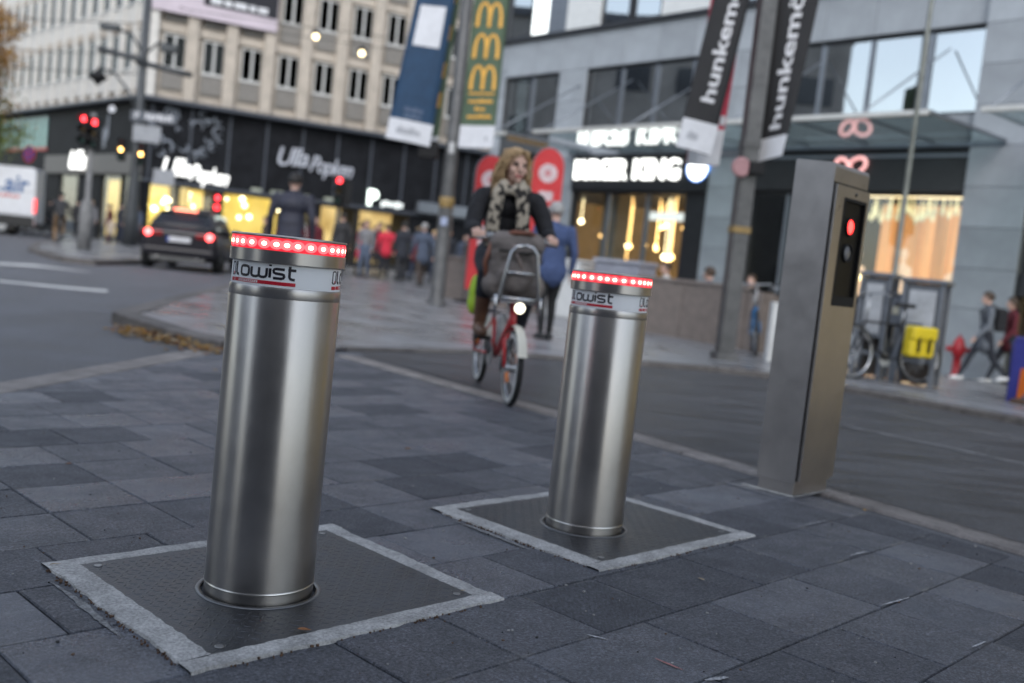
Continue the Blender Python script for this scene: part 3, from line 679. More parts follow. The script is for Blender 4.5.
# chalky streaks on a few joints and grit lying about on the slabs
chalk = M('chalk_mark', (.42, .42, .43), .9, var=.35, scale=60, grain=.4); pinkc = M('pink_chalk', (.40, .18, .17), .9, var=.4, scale=60, grain=.4)
def streak(x0, y0, x1, y1, w, m, seed):
    rs = random.Random(seed); b = MB(); vs = []; n = 14; d = math.hypot(x1 - x0, y1 - y0); nx, ny = -(y1 - y0) / d, (x1 - x0) / d
    for i in range(n + 1):
        f = i / n; ww = w * (.25 + .75 * math.sin(math.pi * clamp(f, .03, .97))) * rs.uniform(.7, 1.1); o = rs.uniform(-.06, .06) * w
        vs += [(x0 + (x1 - x0) * f + nx * (ww / 2 + o), y0 + (y1 - y0) * f + ny * (ww / 2 + o), .0026), (x0 + (x1 - x0) * f - nx * (ww / 2 - o), y0 + (y1 - y0) * f - ny * (ww / 2 - o), .0026)]
    b.add(vs, [(2 * i, 2 * i + 1, 2 * i + 3, 2 * i + 2) for i in range(n)]); b.build('chalk_streak', m, pave)
CH = ((1.197, 2.956, 1.331, 3.073, .009, 0), (1.331, 2.653, 1.409, 2.726, .008, 0), (1.288, 3.514, 1.375, 3.597, .012, 0), (1.70, 4.375, 1.762, 4.421, .02, 0), (.424, 2.336, .483, 2.28, .009, 1), (.526, 2.235, .587, 2.267, .018, 0), (.26, 2.448, .318, 2.425, .009, 0), (1.2, 3.88, 1.364, 4.041, .008, 0), (1.06, 4.66, 1.25, 4.43, .02, 0))
for k, q in enumerate(CH): streak(*q[:4], q[4], pinkc if q[5] else chalk, 40 + k)
rg = random.Random(77); b = MB()
for i in range(900):
    x, y = rg.uniform(-2.4, 2.3), 1.5 + 4.5 * rg.random() ** 1.6
    if not inside(x, y, PAVE): continue
    s_ = rg.choice([.0008, .001, .0013, .0018, .0026]); b.cur = rg.choice([0, 0, 1, 2]); a = rg.uniform(0, 3)
    b.box(-s_, s_ * rg.uniform(.8, 2), -s_, s_, -.001, .0015 + s_ * .5, T(x, y, 0) @ Matrix.Rotation(a, 4, 'Z'))
tag(b.build('grit', [M('grit_pale', (.36, .35, .34), .9), M('grit_brown', (.14, .09, .06), .9), M('grit_dark', (.03, .03, .03), .9)], pave), kind='stuff')
# ---------------------------------------------------------------- shop building on the right
stone = M('grey_cladding', (.33, .355, .38), .55, var=.10, scale=1.3, bump=.15, bscale=60, rnd=.10)
stone_d = M('cladding_joint', (.07, .075, .08), .8, var=.1)
framed_m = M('dark_window_frame', (.035, .037, .042), .4, .3, var=.1)
alu = M('grey_aluminium', (.22, .24, .27), .35, .6, var=.06)
darkpan = M('dark_fascia', (.018, .019, .022), .35, var=.15)
wglass = glassmat('window_glass', (.3, .33, .36), .015, .55)
sglass = glassmat('shop_glass', (.86, .88, .88), .01, .02)
cglass = glassmat('canopy_glass', (.80, .86, .85), .01, .0, 1.4)
whitep = M('white_panel', (.66, .67, .66), .5, var=.05)
roomd = M('room_dark', (.03, .028, .026), .9, var=.2)
trimw = M('canopy_edge', (.60, .60, .57), .4, .2, var=.06)

F0 = (8.226, 19.28); FA = R(-49.06)
bk = thing('shop_building', 'grey stone shop building with a glass canopy and lit shop fronts', 'building', (F0[0], F0[1], -.30), FA)
ZB = .30     # local z of the local eye-plane ground; world z = local z - ZB
def L3(z): return z + ZB
XL, XR = -14.5, 26.
def bx(name, mat, x0, x1, y0, y1, z0, z1, parent=bk, bev=0, label=None):
    b = MB()
    (b.bbox(x0, x1, y0, y1, L3(z0), L3(z1), bev) if bev else b.box(x0, x1, y0, y1, L3(z0), L3(z1)))
    o = b.build(name, mat, parent)
    if label: o['label'] = label
    return o
# structural mass behind the shop rooms
bx('core_wall', stone_d, XL + .05, XR, 5.0, 14, -.6, 22)
bx('floor_slab', stone_d, XL + .05, XR, .06, 5.0, 4.2, 4.72)
bx('floor_slab', stone_d, XL + .05, XR, .06, 5.0, 6.5, 7.35)
bx('roof', stone_d, XL + .05, XR, .06, 5.0, 21.5, 22.0)
bx('end_wall', stone_d, XL + .03, XL + .3, .06, 5.0, -.6, 22)
wall = bx('upper_wall', stone_d, XL + .05, XR, .34, .5, 10.2, 21.4)
panel_cache = {}
def clad(x0, x1, z0, z1, yf=0., pw=1.18, ph=.74, parent=None, side=False):
    """tile a rectangle of the front with separate stone panels"""
    parent = parent or bk
    nx = max(1, round((x1 - x0) / pw)); nz = max(1, round((z1 - z0) / ph)); w = (x1 - x0) / nx; h = (z1 - z0) / nz
    for i in range(nx):
        for j in range(nz):
            key = (round(w, 3), round(h, 3))
            if key not in panel_cache:
                b = MB(); b.bbox(-w / 2 + .005, w / 2 - .005, 0, .04, -h / 2 + .005, h / 2 - .005, .004); o = panel_cache[key] = b.build('stone_panel', stone, parent)
            else: o = inst(panel_cache[key], parent)
            o.location = (x0 + w * (i + .5), yf + random.uniform(-.003, .003), L3(z0 + h * (j + .5)))
def backing(x0, x1, z0, z1, yf=0., d=.3):
    bx('wall_backing', stone_d, x0 + .003, x1 - .003, yf + .038, yf + d, z0, z1)
# --- stone areas
for (x0, x1, z0, z1) in ((-14.5, -14.1, -.3, 7.40), (-11.75, -10.65, 4.72, 6.42), (-6.55, -4.65, 4.72, 6.42), (-14.1, .12, 6.42, 7.40), (-11.9, -10.75, -.3, 4.72), (-6.1, -4.85, -.3, 4.72), (-10.75, -6.1, 4.1, 4.72), (-4.85, .12, 4.1, 4.72)):
    backing(x0, x1, z0, z1); clad(x0, x1, z0, z1)
# the pier at the right, standing a little proud, and the wall above the next bay
backing(.12, 1.3, -.5, 10.2, -.12, .5); clad(.12, 1.3, -.5, 10.2, -.12, 1.2, .78)
backing(1.3, 5.6, 4.6, 10.2); clad(1.3, 5.6, 4.6, 10.2)
backing(5.6, 6.8, -.5, 10.2, -.12, .5); clad(5.6, 6.8, -.5, 10.2, -.12, 1.2, .78)
for k in range(3):
    backing(6.8 + k * 6, 12.8 + k * 6, 4.6, 10.2); clad(6.8 + k * 6, 12.8 + k * 6, 4.6, 10.2, pw=3, ph=1.4)
    backing(11.6 + k * 6, 12.8 + k * 6, -.5, 4.6); clad(11.6 + k * 6, 12.8 + k * 6, -.5, 4.6)
clad(XL + .05, XR, 10.2, 21.3, .30, 3.3, 2.2)
def window(x0, x1, z0, z1, mull, yf=.10, parts=None, gm=None, name='window', fr=.07, blind=None):
    """recessed strip window: frame, mullions, one pane per field"""
    b = MB(); y0, y1 = yf, yf + .09
    b.box(x0, x1, y0, y1, L3(z0), L3(z0 + fr)); b.box(x0, x1, y0, y1, L3(z1 - fr), L3(z1))
    b.box(x0, x0 + fr, y0, y1, L3(z0 + fr), L3(z1 - fr)); b.box(x1 - fr, x1, y0, y1, L3(z0 + fr), L3(z1 - fr))
    o = b.build(name, framed_m, bk)
    for m in mull:
        q = MB(); q.box(m - .045, m + .045, y0 - .012, y1, L3(z0 + fr), L3(z1 - fr)); q.build('mullion', alu, o)
    ed = [x0 + fr] + list(mull) + [x1 - fr]
    for i in range(len(ed) - 1):
        q = MB(); q.box(ed[i], ed[i + 1], yf + .03, yf + .042, L3(z0 + fr), L3(z1 - fr)); q.build('pane', gm or wglass, o)
    return o
w1 = window(-14.1, -11.75, 4.72, 6.42, (-12.95,))
w2 = window(-10.65, -6.55, 4.72, 6.42, (-9.4, -8.2, -7.0))
w3 = window(-4.65, .12, 4.72, 6.42, (-3.45, -2.3, -1.02))
# rooms behind the strip windows: dark, with pale blinds / lit curtain here and there
bx('room_back', roomd, XL + .3, .1, 1.6, 1.7, 4.75, 6.45)
q = MB(); q.box(-13.75, -13.35, .20, .24, L3(4.75), L3(6.40)); q.build('glowing_strip', glow('white_strip_glow', (.92, 1., .93), .95), bk)  # bright curtain strip, made to glow by itself
for (x0, x1) in ((-10.4, -10.05),):
    q = MB(); q.box(x0, x1, .3, .33, L3(4.78), L3(6.4)); q.build('curtain', M('beige_curtain', (.3, .28, .24), .8), w2)
# --- string course and the storey above it
b = MB(); b.bbox(-14.55, .13, -.10, .04, L3(7.40), L3(7.52), .015); b.build('string_course', framed_m, bk)
x = -14.4; k = 0
pat = [('g', 1.15), ('l', .75), ('d', .75), ('w', 1.35), ('g', 1.05), ('b', .1), ('g', 1.0), ('w', 1.7), ('g', 1.5), ('w', 1.5), ('g', 1.4), ('w', 1.4), ('g', 1.0)]
while x < -.2:
    ty, wd_ = pat[k % len(pat)]; x1 = min(x + wd_, .1)
    if ty == 'w': bx('white_cladding_panel', whitep, x + .01, x1 - .01, .02, .1, 7.53, 10.1, bev=.008)
    elif ty == 'd': bx('dark_cladding_panel', alu, x + .01, x1 - .01, .02, .1, 7.53, 10.1, bev=.008)
    elif ty == 'b': bx('window_bar', framed_m, x, x1, .0, .1, 7.53, 10.1)
    elif ty == 'l': bx('glowing_strip', glow('white_pane_glow', (.9, .97, .95), .8), x + .03, x1 - .03, .06, .1, 7.6, 10.05)  # white pane with a glow of its own
    else: window(x, x1, 7.53, 10.15, (), .06)
    x = x1; k += 1
bx('room_back', roomd, XL + .3, .1, 1.6, 1.7, 7.4, 10.1)
bx('window_lintel', framed_m, -14.5, .12, .05, .34, 10.15, 10.25)
# --- canopy: horizontal glass sheets in a steel edge, stays up to the wall
def canopy(x0, x1, label=None):
    root = bpy.data.objects.new('canopy', None); C.objects.link(root); root.parent = bk
    b = MB(); b.bbox(x0, x1, -3.16, -3.08, L3(4.10), L3(4.19), .01); b.build('edge_beam', trimw, root)
    b = MB(); b.bbox(x0, x1, -.14, -.065, L3(4.08), L3(4.16), .01); b.build('wall_beam', alu, root)
    n = max(1, round((x1 - x0) / 1.5)); w = (x1 - x0) / n
    for i in range(n + 1):
        xx = min(max(x0 + w * i, x0 + .03), x1 - .03)
        b = MB(); b.box(xx - .025, xx + .025, -3.08, -.14, L3(4.145), L3(4.20)); b.build('rafter', alu, root)
        if i % 2 == 0:
            b = MB(); b.tube([(xx, -2.9, L3(4.2)), (xx, .02, L3(6.0))], .018, 8); b.build('stay_rod', alu, root)
    for i in range(n):
        b = MB(); b.box(x0 + w * i + .027, x0 + w * (i + 1) - .027, -3.075, -.14, L3(4.13), L3(4.143)); b.build('glass_sheet', cglass, root)
canopy(-10.9, -10.05); canopy(-9.0, .81); canopy(1.68, 8)
# --- fascias
bx('fascia', darkpan, -10.75, -6.1, -.06, .3, 3.16, 4.07, bev=.01)
bx('fascia', darkpan, -4.85, .12, -.04, .3, 3.22, 4.07, bev=.01)
bx('fascia', darkpan, 1.3, 5.6, -.04, .3, 3.3, 4.6, bev=.01)
bx('fascia', darkpan, 6.8, 24, -.04, .3, 3.3, 4.6, bev=.01)
bx('fascia_edge', alu, -4.85, .12, -.062, -.042, 3.9, 3.96)
# --- burger shop
lit_w = glow('sign_white', (1., 1., .94), 1.3)
sg = thing('shop_sign', 'lit white BURGER KING lettering on the dark fascia', 'sign', bk.location, FA)
lettering('BURGER', .72, lit_w, sg, T(-9.68, -.10, L3(3.66)) @ STAND, .035, .012, width=1.9)
lettering('KING', .72, lit_w, sg, T(-7.70, -.10, L3(3.66)) @ STAND, .035, .012, width=1.5)
sr = thing('round_shop_sign', 'round lit white sign with a blue edge beside the white lettering', 'sign', bk.location, FA)
b = MB(); b.lathe([(.30, -.06), (.30, .0), (.27, .01)], 40, T(-6.42, -.068, L3(3.72)) @ Matrix.Rotation(R(90), 4, 'X')); b.build('disc', glow('sign_disc', (.95, 1., .98), 1.8), sr)
b = MB(); b.lathe([(.302, -.05), (.335, -.05), (.335, .005), (.302, .005)], 40, T(-6.42, -.066, L3(3.72)) @ Matrix.Rotation(R(90), 4, 'X'), cap0=False, cap1=False); b.build('rim', glow('sign_rim', (.1, .3, .9), .8), sr)
bx('side_wall', M('shop_back_bk_glow', (.09, .06, .035), .8, var=.5, scale=1.5, emit=(.6, .34, .12), es=.16), -14.15, -14.05, .3, 5, -.6, 4.2); bx('side_wall', roomd, -6.2, -6.1, .3, 5, -.6, 4.2)
bx('shop_back_wall', M('shop_back_bk_glow', (.09, .06, .035), .8, var=.5, scale=1.5, emit=(.6, .34, .12), es=.16), -14.05, -6.2, 4.85, 4.95, -.4, 4.15)  # both shop walls glow faintly warm in place of lamp light
bx('shop_ceiling', roomd, -14.05, -6.2, .32, 4.85, 3.2, 3.3)
bx('shop_column', M('shop_column', (.28, .26, .22), .7), -10.25, -9.75, .8, 1.3, -.4, 3.2)
bx('display_partition', M('shop_partition', (.10, .06, .03), .6), -8.6, -6.9, 2.6, 2.7, -.4, 2.1)
wf = window(-10.75, -6.75, -.25, 3.16, (-9.4, -8.05), .12, gm=sglass)
bx('door_pier', darkpan, -6.75, -6.1, .08, .3, -.3, 3.16)
# bright inverted L frame inside the entrance
fl = glow('frame_light', (.95, 1., .96), .62)
q = MB(); q.box(-8.75, -6.95, .9, 1.0, L3(2.52), L3(2.72)); q.box(-7.15, -6.95, .9, 1.0, L3(-.3), L3(2.52)); q.build('lit_door_frame', fl, bk)
warm = glow('warm_lamp', (1., .58, .20), 7.); warm2 = glow('soft_lamp', (1., .8, .45), 6.)
rl = random.Random(21)
for i in range(40):
    x_, y_, z_ = rl.uniform(-13.0, -6.5), rl.uniform(1.4, 4.6), rl.choice([1.2, 1.6, 2.1, 2.5, 2.9, 1.9])
    b = MB(); b.sphere((x_, y_, L3(z_)), rl.uniform(.05, .09), seg=8, rings=6); b.tube([(x_, y_, L3(z_ + .05)), (x_, y_, L3(3.2))], .006, 5); b.build('pendant_lamp', warm if i % 3 else warm2, bk)
# --- dark entrance between the stone piers, glimpse of a lit room
bx('shop_back_wall', roomd, -4.85, -2.9, 3.0, 3.1, -.5, 4.2)
q = MB(); q.box(-4.0, -3.2, 2.85, 2.9, L3(.1), L3(2.2)); q.build('lit_shelves', glow('lit_shelf', (1., .85, .55), 1.1, var=.75, scale=5), bk)
bx('side_wall', roomd, -3.0, -2.85, .3, 3.0, -.5, 4.2)
wd0 = window(-4.85, -2.9, -.3, 3.22, (-3.9,), .12, gm=sglass)
# --- lingerie display window: lit, folds of a curtain, hanging glass drops, dressed figures
bx('display_floor', M('display_floor', (.3, .24, .18), .6), -2.85, .12, .2, 2.4, -.5, .35)
b = MB(); vs = []; n = 150
for i in range(n + 1):
    x_ = -2.8 + 2.9 * i / n; y_ = 2.2 + .07 * math.sin(i * .9) + .04 * math.sin(i * .37 + 1)
    vs += [(x_, y_, L3(.35)), (x_, y_, L3(3.2))]
b.add(vs, [(2 * i, 2 * i + 2, 2 * i + 3, 2 * i + 1) for i in range(n)], True)
b.build('curtain', glow('glowing_gold_curtain', (.80, .46, .20), .40, col2=(.22, .14, .07), scale=1.4, stretch=(3.5, 1, .12)), bk)  # lamp light and fold shading are painted into the curtain's emission
bx('display_ceiling', roomd, -2.85, .12, .2, 2.4, 3.22, 3.3)
q = MB(); q.box(-2.7, 0, .5, .9, L3(3.205), L3(3.218)); q.build('ceiling_light', glow('display_light', (1., .78, .48), 1.1), bk)
wd1 = window(-2.9, .12, .28, 3.22, (), .12, gm=sglass, fr=.06)
bx('plinth_panel', stone, -2.9, .12, .05, .2, -.5, .27)
gl_ = glow('glowing_glass_drop', (1., .9, .55), .5, col2=(.3, .34, .26), scale=9)  # drops shine by their own colour, no lamp inside
drop = None
for i in range(34):
    x_ = -2.75 + 2.75 * i / 33
    b = MB(); b.lathe([(.004, .0), (.035, .05), (.05, .12), (.02, .2), (.006, .42)], 8, T(x_, .75 + rl.uniform(-.2, .3), L3(2.78 + rl.uniform(-.14, .08)))); b.build('glowing_glass_drop', gl_, bk)
# dressing dummies
mann = glow('dummy_ivory_glow', (.78, .55, .38), .5)  # dummies given a glow of their own, as if lamp-lit
for (mx_, my_, sc_, col_) in ((-1.55, 1.1, 1.0, mann), (-2.5, .9, .95, mann), (-.55, 1.4, .95, mann)):
    d = thing('dressing_dummy', {-1.55: 'pale shop dummy in the middle of the lit display window', -2.5: 'pale shop dummy at the left end of the lit display window', -.55: 'pale shop dummy at the right end of the lit display window'}[mx_], 'dummy', bk.location, FA, 'dummies in the lit display window')
    b = MB(); rings = []
    for z_, rx, ry in ((.75, .02, .02), (.78, .13, .10), (.92, .165, .115), (1.08, .12, .09), (1.24, .145, .11), (1.40, .165, .10), (1.47, .10, .07), (1.50, .05, .05), (1.58, .045, .045), (1.63, .075, .085), (1.72, .085, .10), (1.80, .055, .07), (1.825, .01, .01)):
        rings.append([Vector((mx_ + rx * sc_ * math.cos(a), my_ + ry * math.sin(a), L3(.35 + z_ * sc_))) for a in [2 * math.pi * j / 14 for j in range(14)]])
    b.loft(rings); b.build('torso', col_, d)
    for s_ in (1, -1):
        b = MB(); b.tube([(mx_ + s_ * .15 * sc_, my_, L3(.35 + 1.42 * sc_)), (mx_ + s_ * .22 * sc_, my_ - .03, L3(.35 + 1.15 * sc_)), (mx_ + s_ * .19 * sc_, my_ - .14, L3(.35 + .92 * sc_))], [.05, .04, .028], 8); b.build('arm', col_, d)
    b = MB(); b.lathe([(.15, .0), (.15, .02), (.02, .03), (.02, .8)], 14, T(mx_, my_, L3(.352))); b.build('stand', alu, d)
hl = glow('hot_lamp', (1., .74, .36), 4.0)
for (x_, y_, z_, r_) in ((-2.62, .55, 1.35, .10), (-2.5, .5, 1.62, .12), (-2.65, .6, 1.05, .10), (-2.2, .7, 1.5, .13), (-1.75, .6, .95, .08), (-1.0, .8, .9, .14), (-.8, .7, .8, .12), (-.6, .9, 1.05, .1), (-1.4, .5, .8, .07), (-.35, .7, .75, .07)):
    b = MB(); b.sphere((x_, y_, L3(z_)), r_ * .75, seg=12, rings=8); b.tube([(x_, y_, L3(z_ - r_ * .7)), (x_, y_, L3(.35))], .012, 6); b.build('globe_lamp', hl, bk)
# --- next shop beyond the pier
bx('shop_back_wall', glow('yellow_room', (.85, .6, .2), .55, var=.7, scale=1.2), 1.4, 5.5, 2.6, 2.7, -.5, 3.3)
window(1.3, 5.6, -.4, 3.3, (2.7, 4.1), .12, gm=sglass)
bx('transom_panel', darkpan, 1.3, 5.6, .0, .1, 1.35, 1.75)
for k in range(3):
    bx('shop_back_wall', glow('yellow_room', (.85, .6, .2), .5), 6.9 + k * 6, 11.5 + k * 6, 2.6, 2.7, -.5, 3.3); window(6.8 + k * 6, 11.6 + k * 6, -.4, 3.3, (8.4 + k * 6, 10 + k * 6), .12, gm=sglass)
# --- pink neon bow
nb = thing('neon_sign', 'pink neon loop sign on the dark fascia above the display window', 'sign', bk.location, FA)
pink = glow('pink_neon', (1., .46, .44), .5)
for (cx_, tilt, r_) in ((-2.53, -.35, .165), (-2.19, .35, .18)):
    b = MB(); b.tube([(cx_ + r_ * (1.1 if tilt > 0 else .9) * math.cos(a) , -.11, L3(3.74) + r_ * math.sin(a) * .85 + math.cos(a) * tilt * .12) for a in [2 * math.pi * i / 24 for i in range(24)]], .038, 8, closed=True); b.build('loop', pink, nb)
b = MB(); b.tube([(-2.39, -.11, L3(3.70)), (-2.33, -.11, L3(3.74))], .05, 8); b.build('knot', pink, nb)
# ---------------------------------------------------------------- older corner building on the left
lime = M('limestone', (.50, .44, .37), .75, var=.12, scale=2.5, bump=.15, bscale=30)
limew = M('white_pilaster_stone', (.66, .635, .59), .7, var=.08, scale=3)
sash = M('white_sash', (.62, .62, .60), .5, var=.04)
grill = M('grey_spandrel', (.25, .235, .215), .6, var=.1)
oldglass = glassmat('old_window_glass', (.25, .24, .2), .02, .0, 1.3)
shopdark = M('black_shop_cladding', (.014, .015, .018), .6, var=.25, scale=1.5, spec=.12)
slate = M('slate_band', (.06, .068, .085), .5, var=.12)
CB = (-17.72, 46.0)
RB, LB = R(26.85), R(-46.72)
old = thing('corner_building', 'pale stone corner office building over black shop fronts', 'building', (CB[0], CB[1], 0), 0)
def fr_right(): o = bpy.data.objects.new('street_front', None); C.objects.link(o); o.parent = old; o.rotation_euler = (0, 0, RB); return o
fR = Matrix.Rotation(RB, 4, 'Z'); fL = Matrix.Rotation(LB, 4, 'Z')
def ob(name, mat, mtx, boxes, parent=old, bev=0):
    b = MB()
    for q in boxes: (b.bbox(*q, bev, mtx) if bev else b.box(*q, mtx))
    return b.build(name, mat, parent)
TOPZ = 21.
# right front
LR = 26.
ob('wall_band', lime, fR, [(.0, LR, .12, .5, 6.86, TOPZ)])
ob('roof', slate, fR, [(-.1, LR, -.1, 12, TOPZ, TOPZ + .4)])
ob('cornice', slate, fR, [(-.25, LR, -.55, .3, 6.66, 6.86)], bev=.03)
ob('shop_band', shopdark, fR, [(0, LR, .0, .4, 3.1, 6.66)])
for z_ in (5.05,): ob('shop_ledge', slate, fR, [(0, LR, -.12, .0, 3.02, 3.16)])
nb_ = 14
src = None
def bay(mtx, x, z, w, hg, single=False):
    """one window: recessed frame, two sash panes, grey panel below"""
    b = MB(); fr = .06
    zt = z + hg
    b.box(x, x + w, .03, .13, z - .04, z + fr, mtx); b.box(x, x + w, .03, .13, zt - fr, zt, mtx); b.box(x, x + fr, .03, .13, z + fr, zt - fr, mtx); b.box(x + w - fr, x + w, .03, .13, z + fr, zt - fr, mtx); (None if single else b.box(x + w / 2 - .05, x + w / 2 + .05, .02, .13, z + fr, zt - fr, mtx))
    o = b.build('window', sash, old)
    if single: q = MB(); q.box(x + fr, x + w - fr, .07, .08, z + fr, zt - fr, mtx); q.build('pane', oldglass, o)
    for k in (() if single else (0, 1)):
        q = MB(); q.box(x + fr + k * (w / 2 - .01), x + w / 2 - .05 + k * (w / 2 - .01), .07, .08, z + fr, zt - fr, mtx); q.build('pane', oldglass, o)
    q = MB(); q.box(x + .02, x + w - .02, .085, .11, z + .02, zt - .02, mtx); q.build('room', M('window_room', (.045, .04, .03), .8, var=.4, rnd=.6), o)
    q = MB(); q.box(x - .02, x + w + .02, .0, .11, z - .95, z - .06, mtx); q.build('spandrel', limew if single else grill, o)
    q = MB()
    for k in range(0 if single else 10): q.box(x + w * (k + .3) / 10, x + w * (k + .55) / 10, -.02, .0, z - .9, z - .12, mtx)
    if not single: q.build('railing', grill, o)
    q = MB(); q.box(x - .06, x + w + .06, -.06, .03, z - .07, z - .005, mtx); q.build('sill', sash, o)
for r_ in range(4):
    z = 8.30 + r_ * 3.05
    for i in range(nb_):
        x = .50 + 1.757 * i
        bay(fR, x, z, 1.0, 1.52)
        if r_ == 0: ob('window_reveal', limew, fR, [(x + 1.0, x + 1.18, -.06, .115, 6.88, TOPZ - .1)], bev=.01)
for i in range(nb_ + 1):
    x = -.02 + 1.757 * i
    ob('pilaster', limew if i == 0 else lime, fR, [(x - (.28 if i else .5), x + .24, -.28, .115, 6.87, TOPZ - .05)], bev=.03)
for r_ in range(4): ob('floor_band', lime, fR, [(.25, LR, -.05, .119, 9.9 + r_ * 3.05, 10.28 + r_ * 3.05)], bev=.015)
# left front
LL = 34.
ob('wall_band', lime, fL, [(-LL, -.0, .12, .5, 6.86, TOPZ)])
ob('cornice', slate, fL, [(-LL, .2, -.5, .3, 6.70, 6.87)], bev=.03)
ob('shop_band', shopdark, fL, [(-LL, 0, .0, .4, 3.5, 6.70)])
ob('shop_ledge', M('grey_ledge', (.13, .125, .12), .5), fL, [(-13.0, 0, -.15, .0, 3.3, 4.25)])
for i in range(20):
    x = -.45 - 1.575 * i
    ob('pilaster', limew, fL, [(x - .21, x + .21, -.07, .115, 6.88, TOPZ - .05)], bev=.03)
    if i < 20:
        for r_ in range(4 if i < 14 else 2): bay(fL, x - 1.575 + .30, 8.25 + r_ * 3.05, .97, 1.75, True)
for r_ in range(4): ob('floor_band', lime, fL, [(-LL, -.3, -.02, .117, 10.08 + r_ * 3.05, 10.45 + r_ * 3.05)], bev=.015)
ob('core_wall', shopdark, fR, [(1.5, LR, 4.2, 12, -.1, TOPZ)]); ob('core_wall', shopdark, fL, [(-LL, -6, 4.2, 9, -.1, TOPZ)])
# ---- right shop front: lit rooms between dark piers
yel = glow('lit_yellow_room', (.95, .66, .18), .62, col2=(.62, .40, .07), scale=.8)
yel2 = glow('lit_amber_room', (.95, .66, .28), .62, col2=(.4, .22, .06), scale=1.1)
dpier = [0, 3.35, 4.6, 6.95, 8.35, 8.9, 10.4, 12.9, 26]
for (x0, x1, mt) in ((.15, 1.55, yel), (1.75, 3.2, yel), (3.75, 6.9, yel), (7.1, 8.2, yel2), (8.5, 10.25, yel2), (10.5, 13.1, yel2)):
    ob('lit_room', mt, fR, [(x0, x1, 2.6, 2.7, .1, 3.0)]); o = ob('shop_window', framed_m, fR, [(x0 - .05, x1 + .05, .1, .2, 2.95, 3.1), (x0 - .05, x1 + .05, .1, .2, .05, .3), (x0 - .06, x0, .1, .2, .3, 2.95), (x1, x1 + .06, .1, .2, .3, 2.95)])
    ob('pane', sglass, fR, [(x0, x1, .14, .15, .3, 2.95)], o)
    ob('side_wall', roomd, fR, [(x0 - .1, x0 - .05, .3, 2.6, .0, 3.0), (x1 + .05, x1 + .1, .3, 2.6, 0, 3.0)]); ob('ceiling', roomd, fR, [(x0 - .1, x1 + .1, .3, 2.7, 3.0, 3.09)])
for (x0, x1) in ((-.15, .09), (1.61, 1.69), (3.27, 3.68), (6.97, 7.03), (8.27, 8.43), (10.32, 10.43), (13.2, 26)): ob('shop_pier', shopdark, fR, [(x0, x1, .05, .35, 0, 3.02)])
for x in (15.2,): ob('pale_pier', M('pale_concrete', (.2, .2, .2), .7), fR, [(x - .25, x + .25, -.3, .04, 0, 3.4)])
ob('canopy_panel', alu, fR, [(13.4, 19, -.5, -.02, 3.18, 3.75)], bev=.02)
for i in range(14): ob('cladding_rib', slate, fR, [(.2 + i * 1.757, .3 + i * 1.757, -.05, -.0, 3.2, 6.6)])
lampb = glow('shop_spot', (1., .85, .5), 6.)
for i in range(34):
    x = rl.uniform(.3, 12.8)
    b = MB(); q = fR @ Vector((x, rl.uniform(1.0, 2.4), rl.uniform(1.7, 2.85))); b.sphere(q, rl.uniform(.05, .12), seg=8, rings=6); b.build('shop_lamp', lampb, old)
# signs on the right front
script_w = glow('script_sign_lit', (1., 1., .95), 1.0); script_g = M('script_sign_unlit', (.55, .57, .63), .4, var=.05)
ss = thing('shop_sign', 'lit white script sign Ulla Popken low on the black corner shop front', 'sign', old.location, 0)
def script(words, mat, parent, mtx, xh, w):
    """brush-script lettering: slanted, joined by a base stroke"""
    lettering(words, xh, mat, parent, mtx, .03, .008, .32, spacing=.9, width=w)
script('Ulla', script_w, ss, fR @ T(1.40, -.18, 3.78) @ Matrix.Rotation(R(-3), 4, 'Y') @ STAND, 1.15, 1.25)
script('Popken', script_w, ss, fR @ T(2.95, -.18, 3.62) @ Matrix.Rotation(R(3), 4, 'Y') @ STAND, 1.05, 1.75)
ss2 = thing('shop_sign', 'grey unlit script sign Ulla Popken higher up on the black shop front', 'sign', old.location, 0)
script('Ulla', script_g, ss2, fR @ T(6.75, -.12, 5.02) @ Matrix.Rotation(R(-4), 4, 'Y') @ STAND, 1.25, 1.5)
script('Popken', script_g, ss2, fR @ T(8.75, -.12, 4.82) @ Matrix.Rotation(R(2), 4, 'Y') @ STAND, 1.15, 2.2)
ss3 = thing('shop_sign', 'lit white script sign on the far left front of the corner building', 'sign', old.location, 0)
script('Ulla', script_w, ss3, fL @ T(-7.6, -.32, 3.9) @ STAND, 1.35, 2.2)
ps = thing('projecting_sign', 'small lit greenish white P sign on the black shop front', 'sign', old.location, 0)
lettering('P', 1.05, glow('p_sign', (.85, 1., .88), 1.6), ps, fR @ T(11.0, -.2, 3.58) @ STAND, .04, .04)
b = MB()
for i in range(6): b.box(11.5 + i * .2, 11.64 + i * .2, -.22, -.18, 3.3 - .06 * (i % 4 == 0), 3.5 + .06 * (i % 3 == 1), fR)
tag(b.build('small_print', glow('p_sign_small', (.85, .95, .9), .55), ps), kind='stuff')
# small pale letterings on the ledge
for x, w in ((5.2, .5), (6.2, .6), (7.3, 1.1), (8.9, .7)): ob('ledge_lettering', M('ledge_letter', (.42, .45, .36), .5), fR, [(x - w / 2, x + w / 2, -.135, -.122, 3.28 - .1, 3.28 + .06)])
